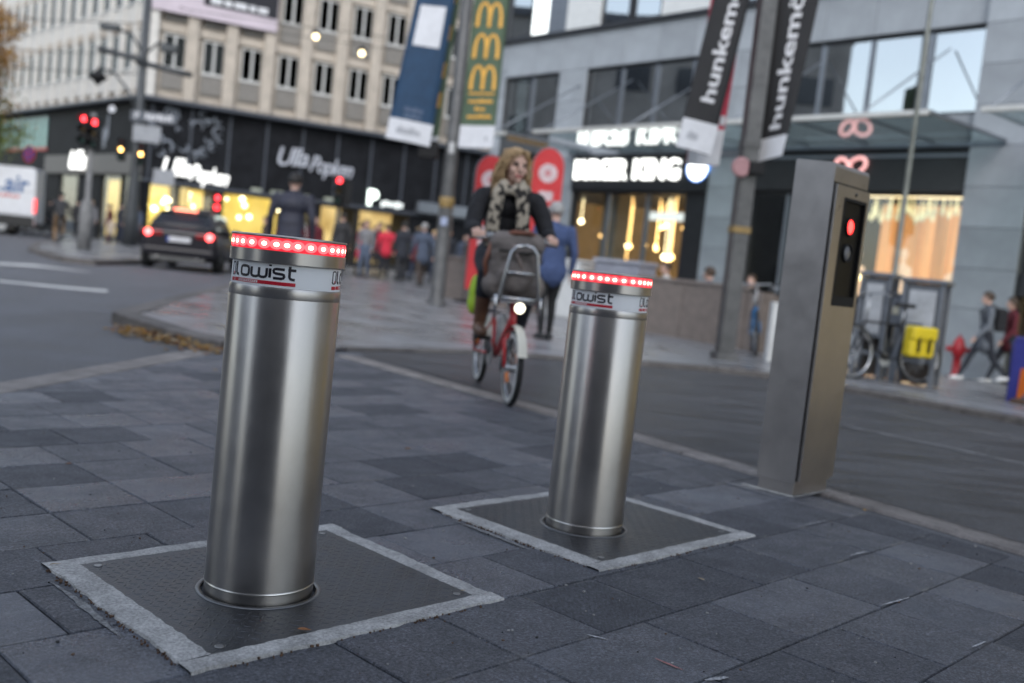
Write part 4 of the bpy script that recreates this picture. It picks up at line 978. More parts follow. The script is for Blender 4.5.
# scattered painted flourish and letters on the dark corner
fl_ = M('flourish_print', (.30, .33, .38), .5, var=.3)
rf = random.Random(5)
for k in range(26):
    cx_, cz_ = rf.uniform(.3, 3.4), rf.uniform(4.3, 6.4); r_ = rf.uniform(.12, .34); a0 = rf.uniform(0, 6); n = 10
    b = MB(); pts = [fR @ Vector((cx_ + r_ * math.cos(a0 + i * .45) * (1 - i * .05), -.02, cz_ + r_ * math.sin(a0 + i * .45) * (1 - i * .05))) for i in range(n)]
    b.tube(pts, [.05 * math.sin(math.pi * (i + .6) / n) + .006 for i in range(n)], 5); b.build('flourish', fl_, old)
for k in range(12):
    x, z0_, h_ = rf.uniform(-7.3, -4.6), rf.uniform(4.5, 5.2), rf.uniform(.4, 1.1)
    ob('window_print', fl_, fL, [(x, x + rf.uniform(.08, .3), -.03, -.005, z0_, z0_ + h_)])
# left shop front
for (x0, x1, mt) in ((-10.9, -8.4, yel), (-4.9, -2.6, yel), (-2.3, -.3, yel)):
    ob('lit_room', mt, fL, [(x0, x1, 2.4, 2.5, .1, 3.3)]); o = ob('shop_window', framed_m, fL, [(x0 - .05, x1 + .05, .1, .2, 3.2, 3.4), (x0 - .05, x1 + .05, .1, .2, .05, .3), (x0 - .08, x0, .1, .2, .3, 3.2), (x1, x1 + .08, .1, .2, .3, 3.2)])
    ob('pane', sglass, fL, [(x0, x1, .14, .15, .3, 3.2)], o)
    for k in range(7):
        b = MB(); b.sphere(fL @ Vector((rl.uniform(x0 + .1, x1 - .1), rl.uniform(.8, 2.2), rl.uniform(1.8, 3.0))), rl.uniform(.07, .15), seg=8, rings=6); b.build('shop_lamp', lampb, old)
for (x0, x1) in ((-34, -11.0), (-8.3, -5.0), (-2.55, -2.35), (-.25, .1)): ob('shop_pier', shopdark, fL, [(x0, x1, .05, .4, 0, 3.5)])
teal = M('teal_glass', (.18, .42, .40), .25, var=.15)
for k in range(9): ob('teal_window', teal, fL, [(-21.3 + k * .92, -20.75 + k * .92, -.04, -.005, 4.7, 6.45)])
for q_ in ((-20.4, -17.6, -.06, -.002, 4.55, 4.75), (-15.2, -13.2, -.06, -.002, 4.55, 4.72)): ob('red_stripe', M('red_stripe', (.5, .09, .08), .5), fL, [q_])
# ---- advertising cloth hung across the right front
ab = thing('facade_banner', 'pale pink and black advertising banner hung across the stone front', 'banner', old.location, 0)
pk = M('pink_cloth', (.60, .52, .57), .8, var=.06, scale=1.2); bc = M('black_cloth', (.02, .02, .026), .8)
b = MB(); b.box(-.25, 5.45, -.42, -.40, 10.72, 13.9, fR @ Matrix.Rotation(R(0), 4, 'Y')); b.build('cloth', pk, ab)
b = MB(); b.box(2.05, 5.42, -.435, -.425, 11.32, 13.6, fR); b.build('black_panel', bc, ab)
for i, w in enumerate((.5, .35, .6, .3, .45)):
    b = MB(); b.box(2.35 + sum((.5, .35, .6, .3, .45)[:i]) + i * .1, 2.35 + sum((.5, .35, .6, .3, .45)[:i]) + i * .1 + w, -.446, -.437, 11.45, 11.72, fR); b.build('white_print', M('white_print', (.7, .7, .72), .6), ab)
# ---------------------------------------------------------------- streets beyond the frame: blocks that shade and mirror in steel and glass
blockm = M('block_render', (.24, .235, .23), .8, var=.2, scale=.4)
blockw = M('block_window', (.03, .035, .045), .15, var=.3)
def far_block(name, label, x, y, w, d, h, rz, mat=blockm, cols=10, rows=5, sides=(0,)):
    t = thing(name, label, 'building', (x, y, 0), rz)
    b = MB(); b.box(-w / 2, w / 2, -d / 2, d / 2, -.5, h); b.build('wall', mat, t)
    b = MB(); b.box(-w / 2 - .3, w / 2 + .3, -d / 2 - .3, d / 2 + .3, h, h + .5); b.build('roof', slate, t)
    for sd_ in sides:
        for i in range(cols):
            for j in range(rows):
                q = MB(); xx = -w / 2 + w * (i + .5) / cols; zz = 1.2 + (h - 1.5) * j / rows
                if sd_ == 0: q.box(xx - w / cols * .28, xx + w / cols * .28, d / 2 + .01, d / 2 + .06, zz, zz + 1.7)
                else: q.box(xx - w / cols * .28, xx + w / cols * .28, -d / 2 - .06, -d / 2 - .01, zz, zz + 1.7)
                q.build('window', blockw, t)
    return t
far_block('street_block', 'plain rendered block across the street behind the viewer', -3.25, -16.5, 18.5, 15, 15, R(0), cols=6, rows=4)
far_block('street_block', 'plain rendered block across the main road, left of the picture', -43, 30, 30, 14, 17, R(-90), cols=8, rows=4)
far_block('street_block', 'unseen plain block added far to the left behind the viewer', -33, -7, 14, 14, 7.5, R(-90), cols=4, rows=2)  # added out of view to darken the sky mirrored in the steel
far_block('brick_building', 'dark red brick building far behind the autumn tree', -45, 84, 18, 12, 22, R(-20), M('red_brick_far', (.16, .06, .045), .8, var=.3, scale=2), 6, 6, (1,))

# ---------------------------------------------------------------- street poles and banners
poleg = M('grey_pole_paint', (.105, .105, .105), .5, .3, var=.2, scale=5, bump=.1)
conc = M('pole_concrete', (.20, .20, .20), .75, var=.2, scale=6)
def cloth(name, pts4, mat, parent, nu=6, nv=16, bulge=.06, thick=.006, seed=0):
    """hanging cloth between four corners (bl, br, tr, tl), gently blown"""
    bl, br, tr, tl = [Vector(p) for p in pts4]; nrm = (br - bl).cross(tl - bl).normalized(); b = MB(); ph = seed * 1.7
    for sgn in (0, 1):
        vs = []
        for j in range(nv + 1):
            v = j / nv
            for i in range(nu + 1):
                u = i / nu; p = bl.lerp(br, u).lerp(tl.lerp(tr, u), v)
                p = p + nrm * (bulge * math.sin(math.pi * v * 1.1 + ph) * math.sin(math.pi * (u * .8 + .1)) + .025 * math.sin(5 * v + 4 * u + ph) + (thick if sgn else 0)); vs.append(p)
        fs = [(j * (nu + 1) + i, j * (nu + 1) + i + 1, (j + 1) * (nu + 1) + i + 1, (j + 1) * (nu + 1) + i) for j in range(nv) for i in range(nu)]
        b.add(vs, fs if sgn else [tuple(reversed(f)) for f in fs], True)
    o = len(b.v) // 2; W_ = nu + 1
    rim = [i for i in range(W_)] + [j * W_ + nu for j in range(1, nv + 1)] + [nv * W_ + i for i in range(nu - 1, -1, -1)] + [j * W_ for j in range(nv - 1, 0, -1)]
    for a, c_ in zip(rim, rim[1:] + rim[:1]): b.f.append([a, c_, c_ + o, a + o]); b.mi.append(0); b.smooth.append(False)
    def at(u, v, off=.012):
        p = bl.lerp(br, u).lerp(tl.lerp(tr, u), v)
        return p + nrm * (bulge * math.sin(math.pi * v * 1.1 + ph) * math.sin(math.pi * (u * .8 + .1)) + .025 * math.sin(5 * v + 4 * u + ph) + thick + off)
    return b.build(name, mat, parent), at
def on_cloth(name, me_pts, faces, at, mat, parent):
    b = MB(); b.add([at(u, v) for u, v in me_pts], faces); return b.build(name, mat, parent)
def cloth_rect(name, u0, u1, v0, v1, at, mat, parent, n=8, off=None):
    b = MB(); vs = [at(u0 + (u1 - u0) * i / 4, v0 + (v1 - v0) * j / n) for j in range(n + 1) for i in range(5)]
    b.add(vs, [(j * 5 + i, j * 5 + i + 1, j * 5 + i + 6, j * 5 + i + 5) for j in range(n) for i in range(4)]); return b.build(name, mat, parent)
blkcloth = M('black_banner', (.018, .018, .02), .8, var=.1); wcloth = M('white_banner', (.62, .63, .66), .8, var=.05); redcloth = M('red_banner', (.52, .05, .09), .8, var=.1)
navy = M('navy_banner', (.012, .045, .10), .75, var=.12); grn = M('green_banner', (.075, .115, .07), .75, var=.1); gold = M('gold_print', (.75, .40, .06), .6, var=.05)
lett = M('banner_lettering', (.62, .62, .64), .7, var=.03)
def cloth_text(s, at, mat, parent, u0, u1, v0, v1, vertical=True, bold=.01, name='lettering', serif=False):
    me = text_data(s, 1, 0, bold); X = [v.co.x for v in me.vertices]; Y = [v.co.y for v in me.vertices]; x0, x1, y0, y1 = min(X), max(X), min(Y), max(Y)
    b = MB(); vs = []
    for v in me.vertices:
        a, c_ = (v.co.x - x0) / (x1 - x0), (v.co.y - y0) / (y1 - y0)
        vs.append(at(u1 - (u1 - u0) * c_, v0 + (v1 - v0) * a) if vertical else at(u0 + (u1 - u0) * a, v0 + (v1 - v0) * c_))
    b.add(vs, [list(p.vertices) for p in me.polygons]); bpy.data.meshes.remove(me)
    return b.build(name, mat, parent)
def marks(at, u0, u1, v0, v1, mat, parent, n=10):
    '''row of print too small to read'''
    b = MB(); rm = random.Random(n); w = (u1 - u0) / n
    for i in range(n):
        a, c_ = u0 + w * i + w * .08, u0 + w * (i + 1) - w * .12; lo, hi = v0, v1 - (v1 - v0) * rm.choice([0, .25, .3])
        b.add([at(a, lo), at(c_, lo), at(c_, hi), at(a, hi)], [(0, 1, 2, 3)])
    return tag(b.build('small_print', mat, parent), kind='stuff')
def strip_on(at, pts, w, mat, parent, name, asp=1.):
    """stroke in banner (u,v) space; asp = banner height / width"""
    vs = []
    for i, p in enumerate(pts):
        a = pts[max(i - 1, 0)]; c_ = pts[min(i + 1, len(pts) - 1)]; dx, dy = c_[0] - a[0], (c_[1] - a[1]) * asp; d = math.hypot(dx, dy) or 1
        ww = w[i] if isinstance(w, list) else w
        nx, ny = -dy / d * ww / 2, dx / d * ww / 2
        vs += [at(p[0] + nx, p[1] + ny / asp), at(p[0] - nx, p[1] - ny / asp)]
    b = MB(); b.add(vs, [(2 * i, 2 * i + 1, 2 * i + 3, 2 * i + 2) for i in range(len(pts) - 1)]); return b.build(name, mat, parent)

# square pole by the side road
px_, py_ = 2.653, 12.42; pz_ = gz(px_, py_)
t = thing('banner_pole', 'square grey pole with a stepped foot between the two black banners', 'pole', (px_, py_, pz_), R(8))
b = MB(); b.bbox(-.14, .14, -.14, .14, -.05, .09, .012); b.build('foot', poleg, t)
b = MB(); b.bbox(-.10, .10, -.10, .10, .085, 7.6, .012); b.build('shaft', poleg, t)
b = MB(); b.bbox(-.112, .112, -.112, .112, 1.58, 1.66, .004); b.build('strap', M('yellow_tape', (.30, .20, .07), .6, var=.2), t)
b = MB(); b.bbox(-.11, .11, -.11, .11, 2.62, 2.72, .004); b.build('clamp', poleg, t)
b = MB(); b.bbox(-.04, .16, -.2, -.1, 2.3, 2.45, .01); b.build('clamp_box', blkm, t)
for s_, z_ in ((-1, 6.3), (1, 6.3)): b = MB(); b.tube([(0, 0, z_), (s_ * .95, 0, z_)], .022, 8); b.build('banner_arm', poleg, t)
b = MB(); b.lathe([(.12, 0), (.12, .03), (.1, .035)], 20, T(-.13, -.14, 2.4 - pz_) @ Matrix.Rotation(R(90), 4, 'X')); b.build('round_plate', M('pink_plate', (.38, .20, .21), .5), t)
def pole_banner(name, label, quad, main, foot, texts, foot_h=.12, seed=0, group=None):
    bl, br, tr, tl = quad
    t = thing(name, label, 'banner', bl, 0, group)
    q = [Vector(p) - Vector(bl) for p in quad]
    o, at = cloth('cloth', q, main, t, seed=seed)
    cloth_rect('foot_panel', .004, .996, .002, foot_h, at, foot, t)
    return t, at
t, at = pole_banner('hanging_banner', 'black hunkemöller banner hanging left of the square pole', [(1.70, 12.25, 2.55), (2.17, 12.35, 2.50), (2.66, 12.42, 6.25), (2.28, 12.42, 6.2)], blkcloth, wcloth, None, .10, 1, 'banners on the square pole')
cloth_text('hunkemöller', at, lett, t, .34, .72, .165, .70, True, .02)
marks(at, .2, .8, .035, .065, M('grey_print', (.33, .34, .37), .7), t)
t, at = pole_banner('hanging_banner', 'red banner behind the black banner left of the square pole', [(1.95, 12.72, 2.42), (2.36, 12.78, 2.44), (2.52, 12.62, 6.25), (2.06, 12.62, 6.2)], redcloth, wcloth, None, .12, 2, 'banners on the square pole')
cloth_rect('white_square', .82, .97, .135, .165, at, wcloth, t, 2)
t, at = pole_banner('hanging_banner', 'black hunkemöller banner hanging right of the square pole', [(2.74, 12.50, 2.50), (3.02, 12.22, 2.58), (3.42, 12.30, 6.2), (2.80, 12.46, 6.2)], blkcloth, wcloth, None, .075, 3, 'banners on the square pole')
cloth_text('hunkemöller', at, lett, t, .36, .70, .10, .72, True, .02)

# round pole nearer the crossing, with the fast food and navy banners
px_, py_ = -1.456, 18.28; pz_ = gz(px_, py_)
t = thing('banner_pole', 'tall grey pole with a yellow strap between the navy and the green banner', 'pole', (px_, py_, pz_), 0)
b = MB(); b.lathe([(.19, -.05), (.19, .05), (.16, .08), (.135, .12), (.13, 1.9), (.115, 2.2), (.10, 9.)], 14); b.build('shaft', poleg, t)
b = MB(); b.lathe([(.128, 1.82 - .1), (.138, 1.83 - .1), (.138, 2.0 - .1), (.128, 2.01 - .1)], 20, T(0, 0, .06)); b.build('strap', M('yellow_tape', (.30, .20, .07), .6), t)
b = MB(); b.bbox(-.06, .06, -.16, -.12, 1.45, 1.6, .005); b.build('sticker', M('pale_sticker', (.35, .40, .55), .5), t)
b = MB(); b.bbox(-.05, .05, -.15, -.10, 2.75, 2.95, .01); b.build('junction_box', M('pale_box', (.5, .5, .5), .5), t)
for s_ in (-1, 1): b = MB(); b.tube([(0, 0, 7.3), (s_ * 1.1, 0, 7.3)], .025, 8); b.build('banner_arm', poleg, t)
b = MB(); b.bbox(-.6, -.25, -.12, .08, 2.62, 2.95, .03); b.build('loudspeaker', blkm, t)
t, at = pole_banner('hanging_banner', 'navy blue banner with a white square left of the round pole', [(-2.66, 18.1, 2.95), (-1.85, 18.15, 2.88), (-1.55, 18.25, 7.25), (-2.15, 18.25, 7.2)], navy, wcloth, None, .09, 4, 'banners on the round pole')
cloth_rect('white_square', .16, .82, .40, .57, at, wcloth, t)
marks(at, .28, .72, .125, .145, M('navy_print', (.10, .14, .22), .7), t); marks(at, .30, .70, .10, .118, M('navy_print', (.10, .14, .22), .7), t)
marks(at, .2, .8, .03, .06, M('grey_print', (.33, .34, .37), .7), t)
t, at = pole_banner('hanging_banner', 'green banner seen nearly edge on behind the navy banner', [(-1.95, 18.5, 2.72), (-1.72, 18.3, 2.75), (-1.52, 18.35, 7.25), (-1.82, 18.6, 7.2)], grn, wcloth, None, .08, 5, 'banners on the round pole')
for v_ in (.2, .32, .47, .62): cloth_rect('gold_mark', .35, .75, v_, v_ + .06, at, gold, t, 3)
t, at = pole_banner('hanging_banner', 'green banner with three golden M arches right of the round pole', [(-1.35, 18.15, 2.93), (-.71, 18.12, 2.97), (-.70, 18.2, 7.25), (-1.30, 18.2, 7.2)], grn, wcloth, None, .095, 6, 'banners on the round pole')
asp = 4.28 / .62
def arches(vc, h=.098, w=.66):
    for s_ in (0, 1):
        u0 = .5 - w / 2 + s_ * w / 2; pts = []
        for i in range(17):
            f = i / 16; a = math.pi * f
            pts.append((u0 + w / 4 - w / 4 * math.cos(a) * (1 if True else 1), vc + h * (math.sin(a) ** .62) * (1. if True else 1)))
        strip_on(at, pts, [.10 - .03 * math.sin(math.pi * i / 16) for i in range(17)], gold, t, 'golden_arch', asp)
for vc in (.245, .375, .505, .635, .765): arches(vc)
cloth_rect('gold_line', .13, .87, .226, .233, at, gold, t, 2)
for i, (a_, c_) in enumerate(((.15, .85), (.35, .65), (.15, .85))): marks(at, a_, c_, .19 - i * .032, .206 - i * .032, gold, t, 9 if i != 1 else 3)
marks(at, .2, .8, .03, .06, M('grey_print', (.33, .34, .37), .7), t)

# thin lamp pole in front of the display window
t = thing('thin_pole', 'thin pale pole in front of the lit display window', 'pole', (5.41, 14.5, gz(5.41, 14.5)), 0)
b = MB(); b.lathe([(.10, -.02), (.10, .02), (.042, .05), (.036, 3.4), (.03, 9)], 10); b.build('shaft', M('pale_pole', (.17, .18, .16), .45, .4), t)
b = MB(); b.lathe([(.056, .6), (.056, .75)], 10); b.build('collar', poleg, t)

# tall mast with cross arms, lanterns and signals at the far corner
mx0, my0 = -15.7, 40.; mz0 = gz(mx0, my0)
mastm = M('mast_grey', (.065, .07, .075), .5, .4, var=.15)
t = thing('street_mast', 'tall grey mast with cross arms and a hanging lantern at the corner', 'mast', (mx0, my0, mz0), 0)
b = MB(); b.lathe([(.28, -.05), (.27, 1.2), (.22, 2.4), (.17, 3.2), (.14, 13)], 16); b.build('shaft', mastm, t)
for z_, x0, x1 in ((7.35, -1.75, .2), (7.0, -.2, 2.0)): b = MB(); b.tube([(x0, -.15, z_ + .25), (x1, -.15, z_ - .05)], .11, 8); b.build('cross_arm', mastm, t)
b = MB(); b.tube([(0, 0, 5.1), (-.5, 0, 6.1), (-1.1, 0, 6.75), (-1.75, 0, 6.9)], .05, 8); b.build('lantern_arm', mastm, t)
b = MB(); b.lathe([(.02, 6.9), (.06, 6.8), (.35, 6.55), (.36, 6.48), (.12, 6.3), (.05, 6.2)], 12, T(-1.75, 0, 0)); b.build('lantern', blkm, t)
b = MB(); b.tube([(0, -.1, 7.6), (-.5, -.1, 8.3), (-1.2, -.1, 8.45)], .05, 8); b.bbox(-1.75, -1.0, -.25, .1, 8.35, 8.6, .04); b.build('flood_lamp', mastm, t)
b = MB(); b.tube([(0, -.1, 7.5), (.6, -.1, 8.1), (1.0, -.1, 8.0)], .05, 8); b.bbox(.7, 1.35, -.25, .1, 7.75, 8.05, .04); b.build('flood_lamp', mastm, t)
b = MB(); b.bbox(-.25, 1.6, -.24, -.2, 4.95, 5.35, .01); sn = b.build('name_plate', M('name_plate', (.10, .11, .13), .5), t)
lettering('P', .36, M('plate_letters', (.6, .6, .62), .5), sn, T(.0, -.25, 5.15) @ STAND, .004, .01)
b = MB()
for i in range(7): b.box(.35 + i * .16, .35 + i * .16 + .10 + .03 * (i % 2), -.247, -.242, 5.05 - .03 * (i % 3 == 1), 5.24 + .04 * (i % 3 == 0))
tag(b.build('small_print', M('plate_letters', (.6, .6, .62), .5), sn), kind='stuff')
b = MB(); b.lathe([(.14, 0), (.14, .02)], 14, T(-1.0, -.22, 5.3) @ Matrix.Rotation(R(90), 4, 'X')); b.build('round_plate', wcloth, t)
b = MB(); b.bbox(-.1, 1.0, -.26, -.22, 4.15, 4.8, .01); b.build('notice_board', M('notice_board', (.30, .31, .33), .5), t)
def signal_head(parent, x, y, z, lit, n=3, w=.26, amber=False, name='signal_head'):
    """housing with hooded lenses; lit = index from the top"""
    b = MB(); b.bbox(x - w / 2, x + w / 2, y - .1, y + .1, z - n * .3, z, .03); h = b.build(name, blkm, parent)
    cols = [glow('red_signal', (1., .04, .05), 3.5), glow('amber_signal', (1., .55, .15), 6.), M('green_lens', (.02, .06, .05), .3)]
    offs = [M('red_lens', (.08, .01, .01), .3), M('amber_lens', (.08, .05, .01), .3), M('green_lens', (.02, .06, .05), .3)]
    for i in range(n):
        zc = z - .15 - i * .3
        q = MB(); q.lathe([(.075, 0), (.075, .02), (.03, .035)], 14, T(x, y - .1, zc) @ Matrix.Rotation(R(90), 4, 'X')); q.build('lens', cols[i] if i == lit else offs[i], h)
        q = MB(); vs = []
        for j in range(9):
            a = R(-20 + 220 * j / 8); vs += [(x + .115 * math.cos(a), y - .1, zc + .115 * math.sin(a)), (x + .115 * math.cos(a), y - .26, zc + .115 * math.sin(a))]
        q.add(vs, [(2 * k, 2 * k + 1, 2 * k + 3, 2 * k + 2) for k in range(8)]); q.build('hood', blkm, h)
    return h
signal_head(t, -.45, -.3, 4.2, 1, 3); signal_head(t, .35, -.3, 4.1, 1, 3)
b = MB(); b.bbox(.85, 1.7, -.3, -.25, 2.55, 3.15, .01); b.build('notice_board', M('notice_board', (.30, .31, .33), .5), t)

t = thing('traffic_light', 'traffic light on a thick concrete foot with two red lamps lit, left of the mast', 'traffic light', (-12.25, 28., gz(-12.25, 28)), 0)
b = MB(); b.lathe([(.19, -.05), (.18, .9), (.165, 1.25), (.12, 1.36), (.075, 1.42), (.07, 3.8)], 16); b.build('post', conc, t)
signal_head(t, -.16, -.12, 3.75, 0, 3, .24); signal_head(t, .16, -.14, 3.68, 0, 3, .24)
t = thing('traffic_light', 'traffic light with a red lamp beside the crowd', 'traffic light', (-5.6, 30., gz(-5.6, 30)), 0)
b = MB(); b.lathe([(.1, -.05), (.08, .1), (.06, .2), (.055, 2.9)], 12); b.build('post', mastm, t)
signal_head(t, 0, -.12, 2.95, 0, 3, .26)
b = MB(); b.bbox(.1, .34, -.1, .06, 2.1, 2.8, .03); b.build('side_head', blkm, t)
t = thing('traffic_light', 'low pedestrian light with two red lamps behind the dark car', 'traffic light', (-9.9, 32.4, gz(-9.9, 32.4)), 0)
b = MB(); b.lathe([(.09, -.05), (.06, .1), (.055, 2.3)], 12); b.build('post', mastm, t)
h = signal_head(t, 0, -.12, 2.25, 0, 2, .26)
q = MB(); q.lathe([(.09, 0), (.09, .02), (.03, .03)], 14, T(0, -.222, 1.80) @ Matrix.Rotation(R(90), 4, 'X')); q.build('lens', glow('red_signal', (1., .04, .05), 3.5), h)

t = thing('road_sign', 'round blue and red no stopping sign above the white van', 'sign', (-23.6, 47.4, 0), R(-24))
b = MB(); b.lathe([(.05, 0), (.045, 4.3)], 8); b.build('post', mastm, t)
DR = Matrix.Rotation(R(90), 4, 'X')
b = MB(); b.lathe([(.40, -.02), (.40, 0)], 32, T(0, -.06, 3.75) @ DR); b.build('disc', M('sign_red', (.5, .03, .05), .4), t)
b = MB(); b.lathe([(.31, 0), (.31, .006)], 32, T(0, -.062, 3.75) @ DR); b.build('blue_field', M('sign_blue', (.03, .10, .40), .4), t)
for a_ in (45, -45): b = MB(); b.box(-.32, .32, -.004, 0, -.045, .045, T(0, -.0705 - (a_ > 0) * .004, 3.75) @ Matrix.Rotation(R(a_), 4, 'Y')); b.build('red_bar', M('sign_red', (.5, .03, .05), .4), t)
t = thing('road_sign', 'tall blue panel at the left edge of the picture', 'sign', (-23.35, 43.2, 0), R(-20))
b = MB(); b.tube([(0, .06, 0), (0, .06, 6.3)], .05, 8); b.build('post', mastm, t)
b = MB(); b.bbox(-.5, .5, -.03, .0, 4.0, 6.2, .02); b.build('panel', M('sign_blue', (.03, .10, .40), .4), t)
b = MB(); b.bbox(-.1, .4, -.045, -.032, 4.05, 4.6, .01); b.build('yellow_field', M('sign_yellow', (.6, .35, .05), .5), t)

# overhead wires at the left
for (z0_, z1_, y1_) in ((8.9, 9.6, 46), (7.7, 8.9, 50), (6.9, 7.2, 44)):
    w_ = MB(); w_.tube([(mx0 + (-26 - mx0 - 6) * f, my0 + (y1_ - my0) * f, z0_ + (z1_ - z0_) * f - .7 * f * (1 - f)) for f in [i / 12 for i in range(13)]], .018, 5)
    o = w_.build('overhead_wire', blkm); tag(o, {8.9: 'topmost dark overhead wire running left from the mast', 7.7: 'middle dark overhead wire running left from the mast', 6.9: 'lowest dark overhead wire running left from the mast'}[z0_], 'wire', 'overhead wires')
    k = .55; q = MB(); q.tube([(mx0 + (-26 - mx0 - 6) * k - .5, my0 + (y1_ - my0) * k, z0_ + (z1_ - z0_) * k - .7 * k * (1 - k) + .06), (mx0 + (-26 - mx0 - 6) * k + .4, my0 + (y1_ - my0) * k, z0_ + (z1_ - z0_) * k - .7 * k * (1 - k) - .04)], .07, 6); q.build('insulator', blkm, o)

# lit lamps hung on a cable before the stone front
for (lx_, ly_, lz_, lab) in ((-10.15, 45.2, 10.15, 'lit round lamp hanging before the stone front, the left one'), (-8.15, 45.8, 9.75, 'lit round lamp hanging before the stone front, the right one')):
    t = thing('hanging_lamp', lab, 'lamp', (lx_, ly_, lz_), 0, 'lamps hung before the stone front')
    b = MB(); b.sphere((0, 0, 0), .13, seg=14, rings=10); b.build('globe', glow('street_globe', (1., .80, .45), 3.), t)
    b = MB(); b.lathe([(.02, .35), (.09, .28), (.24, .12), (.245, .10)], 14, cap1=False); b.build('shade', blkm, t)
    b = MB(); b.tube([(-14, 2, 2.2), (-6, .8, .75), (0, 0, .36), (7, 3, .9), (12, 6.6, 1.9)], .015, 5); b.build('cable', blkm, t)

# ---------------------------------------------------------------- autumn tree at the left edge
tr_ = thing('autumn_tree', 'autumn tree with brown and green leaves at the left edge', 'tree', (-22.8, 40.6, gz(-22.8, 40.6)), 0)
rt_ = random.Random(9); b = MB(); tips = []
b.tube([(0, 0, -.1), (.05, .02, 1.5), (0, .05, 3.2), (.1, 0, 5.5), (.05, 0, 8.5)], [.24, .18, .15, .1, .04], 10)
for i in range(26):
    z0_ = 3.0 + i * .23; a = i * 2.4; L_ = rt_.uniform(1.1, 2.1) * (1 - .06 * (z0_ - 3))
    p0 = Vector((.05, 0, z0_)); p2 = p0 + Vector((math.cos(a) * L_, math.sin(a) * L_, L_ * rt_.uniform(.3, .8))); p1 = p0.lerp(p2, .5) + Vector((0, 0, .15))
    b.tube([p0, p1, p2], [.06, .035, .012], 6); tips += [p1, p2, p0.lerp(p2, .75)]
b.build('trunk', M('bark', (.06, .045, .035), .9, var=.3, bump=.5, bscale=20), tr_)
lm = [M('leaf_brown', (.26, .12, .03), .7, var=.3), M('leaf_ochre', (.40, .22, .04), .7, var=.3), M('leaf_green', (.11, .14, .03), .7, var=.3)]
b = MB()
for tp in tips:
    for k in range(130):
        p = tp + Vector((rt_.gauss(0, .34), rt_.gauss(0, .34), rt_.gauss(0, .30))); s_ = rt_.uniform(.06, .11)
        u = Vector((rt_.gauss(0, 1), rt_.gauss(0, 1), rt_.gauss(0, 1))).normalized(); v = u.cross(Vector((rt_.gauss(0, 1), rt_.gauss(0, 1), rt_.gauss(0, 1)))).normalized()
        b.cur = 2 if p.z + rt_.gauss(0, .8) < 5.4 else (0 if rt_.random() < .6 else 1)
        b.add([p - u * s_, p - v * s_ * .5, p + u * s_, p + v * s_ * .5], [(0, 1, 2, 3)])
tag(b.build('crown', lm, tr_), kind=None)

# ---------------------------------------------------------------- granite parapet and what stands behind it
gran = M('brown_granite', (.20, .165, .145), .6, var=.14, scale=7, bump=.1, bscale=80, rnd=.08)
t = thing('parapet_wall', 'low brown granite parapet wall in front of the terrace', 'wall', (-1.6, 21.9, 0), R(-45.5))
Lw = 7.65
for i in range(6):
    w = Lw / 6; zb = hill(-1.6 + .70 * w * i, 21.9 - .713 * w * i) ; b = MB(); b.bbox(w * i + .004, w * (i + 1) - .004, 0, .30, zb - .1, .93, .01); b.build('granite_panel', gran, t)
b = MB(); b.bbox(-.03, Lw + .03, -.03, .33, .934, 1.0, .012); b.build('coping', gran, t)
b = MB(); b.bbox(Lw + .005, Lw + .3, .02, 2.6, -.3, .92, .01); b.build('return_wall', gran, t)
t = thing('grey_box', 'grey metal box standing behind the parapet and the middle bollard', 'box', (1.95, 18.6, gz(1.95, 18.6)), R(-40))
b = MB(); b.bbox(-.5, .5, -.3, .3, .0, 1.16, .03); b.build('body', M('box_grey', (.28, .29, .34), .5), t); b = MB(); b.bbox(-.53, .53, -.33, .33, 1.165, 1.24, .03); b.build('lid', M('box_lid', (.34, .35, .40), .5), t)
t = thing('white_box', 'small white box beside the grey box behind the parapet', 'box', (1.0, 19.3, gz(1.0, 19.3)), R(-40))
b = MB(); b.bbox(-.35, .35, -.25, .25, .0, 1.08, .03); b.build('body', whitep, t); b = MB(); b.bbox(-.37, .37, -.27, .27, 1.085, 1.14, .02); b.build('lid', whitep, t)
# red feather flags
for (fx, fy, zt, lab, lean) in ((-.80, 20.9, 3.15, 'red feather flag left of the cyclist', .18), (.36, 20.2, 3.34, 'red feather flag right of the cyclist', .06)):
    t = thing('feather_flag', lab, 'flag', (fx, fy, gz(fx, fy)), R(0), 'red feather flags by the terrace')
    h = zt - gz(fx, fy); hw = .31
    out = [(-hw, .3), (hw, .3)] + [(hw * math.cos(a), h - hw * 1.25 + hw * 1.25 * math.sin(a)) for a in [math.pi * i / 14 for i in range(15)]]
    b = MB(); b.prism(out, -.006, .006, STAND); b.build('cloth', M('flag_red', (.55, .035, .04), .7, var=.08), t)
    b = MB(); b.tube([(-hw - .02, 0, 0)] + [(-(hw + .02) * math.cos(a), 0, h - hw * 1.25 + (hw * 1.25 + .02) * math.sin(a)) for a in [math.pi * i / 20 for i in range(13)]], .014, 6); b.build('pole', alu, t)
    b = MB(); b.lathe([(.2, 0), (.2, .05), (.05, .07)], 16, T(-hw - .02, 0, 0)); b.build('foot', blkm, t)
    b = MB(); b.lathe([(.19, 0), (.19, .003)], 24, T(0, -.0075, h - .50) @ DR); b.build('white_disc', M('flag_white', (.62, .5, .52), .7), t)
    b = MB(); b.lathe([(.07, 0), (.07, .003)], 5, T(0, -.0115, h - .50) @ DR, sm=False); b.build('disc_mark', M('flag_mark', (.55, .2, .22), .7), t)
    for i in range(5): b = MB(); b.bbox(-.14, .14, -.010, -.0065, h - 1.05 - i * .3, h - .86 - i * .3, .003); b.build('white_print', M('flag_white', (.62, .5, .52), .7), t)

